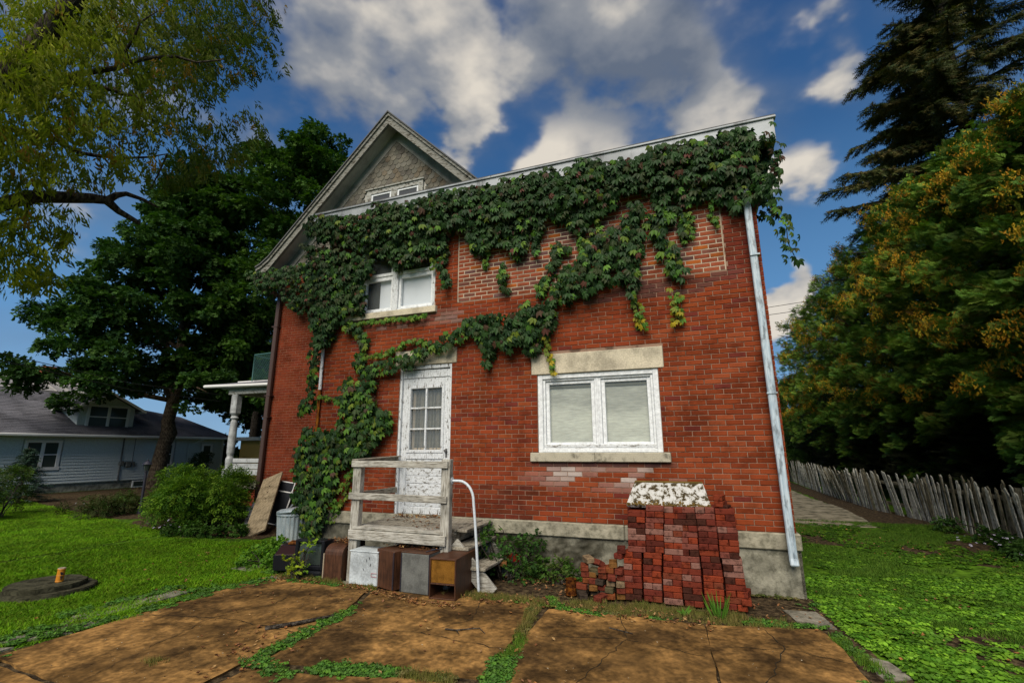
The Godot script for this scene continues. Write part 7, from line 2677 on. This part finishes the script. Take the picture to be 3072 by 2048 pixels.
			cr.append([Transform3D(Basis(Vector3.UP, rr(0, TAU)).scaled(Vector3(s, s * rr(0.7, 1.7), s)), Vector3(p.x, -0.015, p.y)), pick(pal)])
	tag(many("joint_weeds", clump_mesh, cr, self), "cushions of small green weeds in the joints of the old concrete", "weeds")
	var ct := []
	for q in [[-2.82, 1.4, -2.68, 2.3, 0.05, 90, 1], [-2.66, 2.3, -2.62, 2.75, 0.05, 60, 0], [-3.6, 1.2, -2.7, 1.3, 0.09, 110, 1], [-3.3, 3.28, -2.9, 3.25, 0.06, 70, 1], [-5.4, 3.78, -5.25, 3.8, 0.04, 16, 1], [-2.05, 1.25, -1.85, 1.4, 0.06, 60, 1], [0.02, 1.3, 0.15, 2.0, 0.06, 60, 0], [-6.0, 1.35, -5.45, 1.4, 0.08, 70, 1], [0.2, 2.2, 0.45, 3.0, 0.08, 90, 0], [-3.2, 0.2, -2.2, 0.3, 0.15, 120, 1], [-2.6, 1.15, -0.3, 1.1, 0.16, 330, 1], [-1.9, 0.98, -0.7, 0.98, 0.06, 120, 1], [-3.9, 1.3, -2.8, 1.2, 0.12, 120, 1], [-6.6, 1.35, -4.95, 1.42, 0.06, 130, 1], [-5.0, 1.42, -4.92, 1.46, 0.03, 14, 0]]:
		for k in q[5]:
			var f := rng.randf()
			var p: Vector2 = Vector2(lerpf(q[0], q[2], f), lerpf(q[1], q[3], f)) + Vector2(rr(-1, 1), rr(-1, 1)) * q[4]
			var c := pick([Color(0.20, 0.16, 0.05), Color(0.13, 0.14, 0.03)]) if q[6] == 1 else pick([Color(0.08, 0.18, 0.02), Color(0.12, 0.2, 0.02)])
			ct.append([Transform3D(Basis(Vector3.UP, rr(0, TAU)).scaled(Vector3(0.032, rr(0.03, 0.085), 0.032)), Vector3(p.x, -0.015, p.y)), c])
	tag(many("joint_grass", tuft_mesh, ct, self), "thin straw and grass growing along the cracks of the concrete", "grass")
	# fallen leaves and crumbs
	var lf := MB.new()
	leaflet(lf, Vector3(0, 0.004, -0.5), Vector3(0, 0.10, 0.5), Vector3(0.15, 1, 0), 0.62, 0.35)
	var leaf_mesh := lf.mesh(M.litter)
	var lit := []
	for q in [[-5.4, 1.42, -4.9, 1.48, 0.07, 90, 0], [-4.9, 1.55, -4.05, 1.72, 0.09, 130, 0], [-4.1, 1.75, -3.6, 1.68, 0.08, 60, 0], [-5.5, 0.18, -4.7, 0.10, 0.08, 150, 1], [-5.3, 0.3, -4.2, 1.1, 0.2, 60, 1], [-6.5, 1.45, -5.5, 1.4, 0.08, 90, 0], [-5.9, 0.95, -5.6, 1.15, 0.12, 80, 2], [-4.95, 1.1, -4.2, 1.25, 0.09, 60, 3], [-3.6, 1.3, -1.0, 1.35, 0.2, 260, 0], [-1.0, 0.6, 0.0, 0.9, 0.35, 60, 0], [-6.5, 1.6, 0.2, 4.5, 1.2, 160, 0], [-5.2, 2.9, -4.5, 3.7, 0.25, 90, 0], [-8.5, 0.0, -7.0, 3.0, 0.8, 80, 0], [-3.4, 0.3, -2.2, 0.8, 0.3, 120, 0], [0.3, 0.0, 3.5, 2.0, 1.2, 120, 0], [0.5, -6.0, 3.0, -3.0, 1.0, 160, 0], [-11.3, -1.0, -9.0, -1.5, 0.7, 120, 0]]:
		for k in q[5]:
			var f := rng.randf()
			var p: Vector2 = Vector2(lerpf(q[0], q[2], f), lerpf(q[1], q[3], f)) + Vector2(rr(-1, 1), rr(-1, 1)) * q[4]
			if p.x > -7.3 and p.x < 0.03 and p.y < 0.06:
				continue
			var y: float = [0.004, 0.675, 0.455, 0.464][q[6]]
			if q[6] == 1 and (p.x < -5.5 or p.x > -4.1 or p.y > 1.18):
				continue
			if q[6] == 0 and (p.x < -6.9 or p.x > 0.1):
				y = 0.01
			y += rr(0.0, 0.022 if q[6] != 1 else 0.04)
			var s := rr(0.022, 0.055)
			lit.append([Transform3D(Basis(Vector3.UP, rr(0, TAU)) * Basis(Vector3(1, 0, 0), rr(-0.5, 0.5)) * Basis.from_scale(Vector3(s, s, s)), Vector3(p.x, y, p.y)), pick([Color(0.17, 0.07, 0.028), Color(0.26, 0.12, 0.04), Color(0.10, 0.04, 0.02), Color(0.30, 0.19, 0.08), Color(0.20, 0.10, 0.05)])])
	for k in 900:
		var p := Vector2(rr(-6.6, 0.2), rr(1.3, 4.6))
		if fn.get_noise_2d(p.x * 1.5 + 9.0, p.y * 1.5) < -0.1:
			continue
		var s := rr(0.006, 0.018)
		lit.append([Transform3D(Basis(Vector3.UP, rr(0, TAU)) * Basis.from_scale(Vector3(s, s * 1.3, s)), Vector3(p.x, 0.004, p.y)), pick([Color(0.06, 0.042, 0.024), Color(0.30, 0.24, 0.15), Color(0.16, 0.09, 0.04), Color(0.42, 0.36, 0.26)])])
	tag(many("fallen_leaves", leaf_mesh, lit, self), "brown fallen leaves strewn over concrete, stoop and soil", "leaves")
	# pale lilac flowers by the shrub bed and by the fence
	var fl := []
	for q in [[-11.3, 0.2, -0.2, 0.3, 9], [3.3, 0.2, -3.6, 0.5, 22], [-16.6, 0.4, -2.0, 0.5, 5]]:
		for k in q[4]:
			fl.append([Transform3D(Basis(Vector3(1, 0, 0), rr(-0.6, 0.9)) * Basis(Vector3.UP, rr(0, TAU)) * Basis.from_scale(Vector3.ONE * rr(0.012, 0.024)), Vector3(q[0] + rr(-1, 1) * q[3], q[1] + rr(-0.12, 0.1), q[2] + rr(-1, 1) * q[3])), Color(0.52, 0.48, 0.62)])
	tag(many("lilac_flowers", clump_mesh, fl, self), "pale lilac flowers beside the shrub bed and the fence", "flowers")
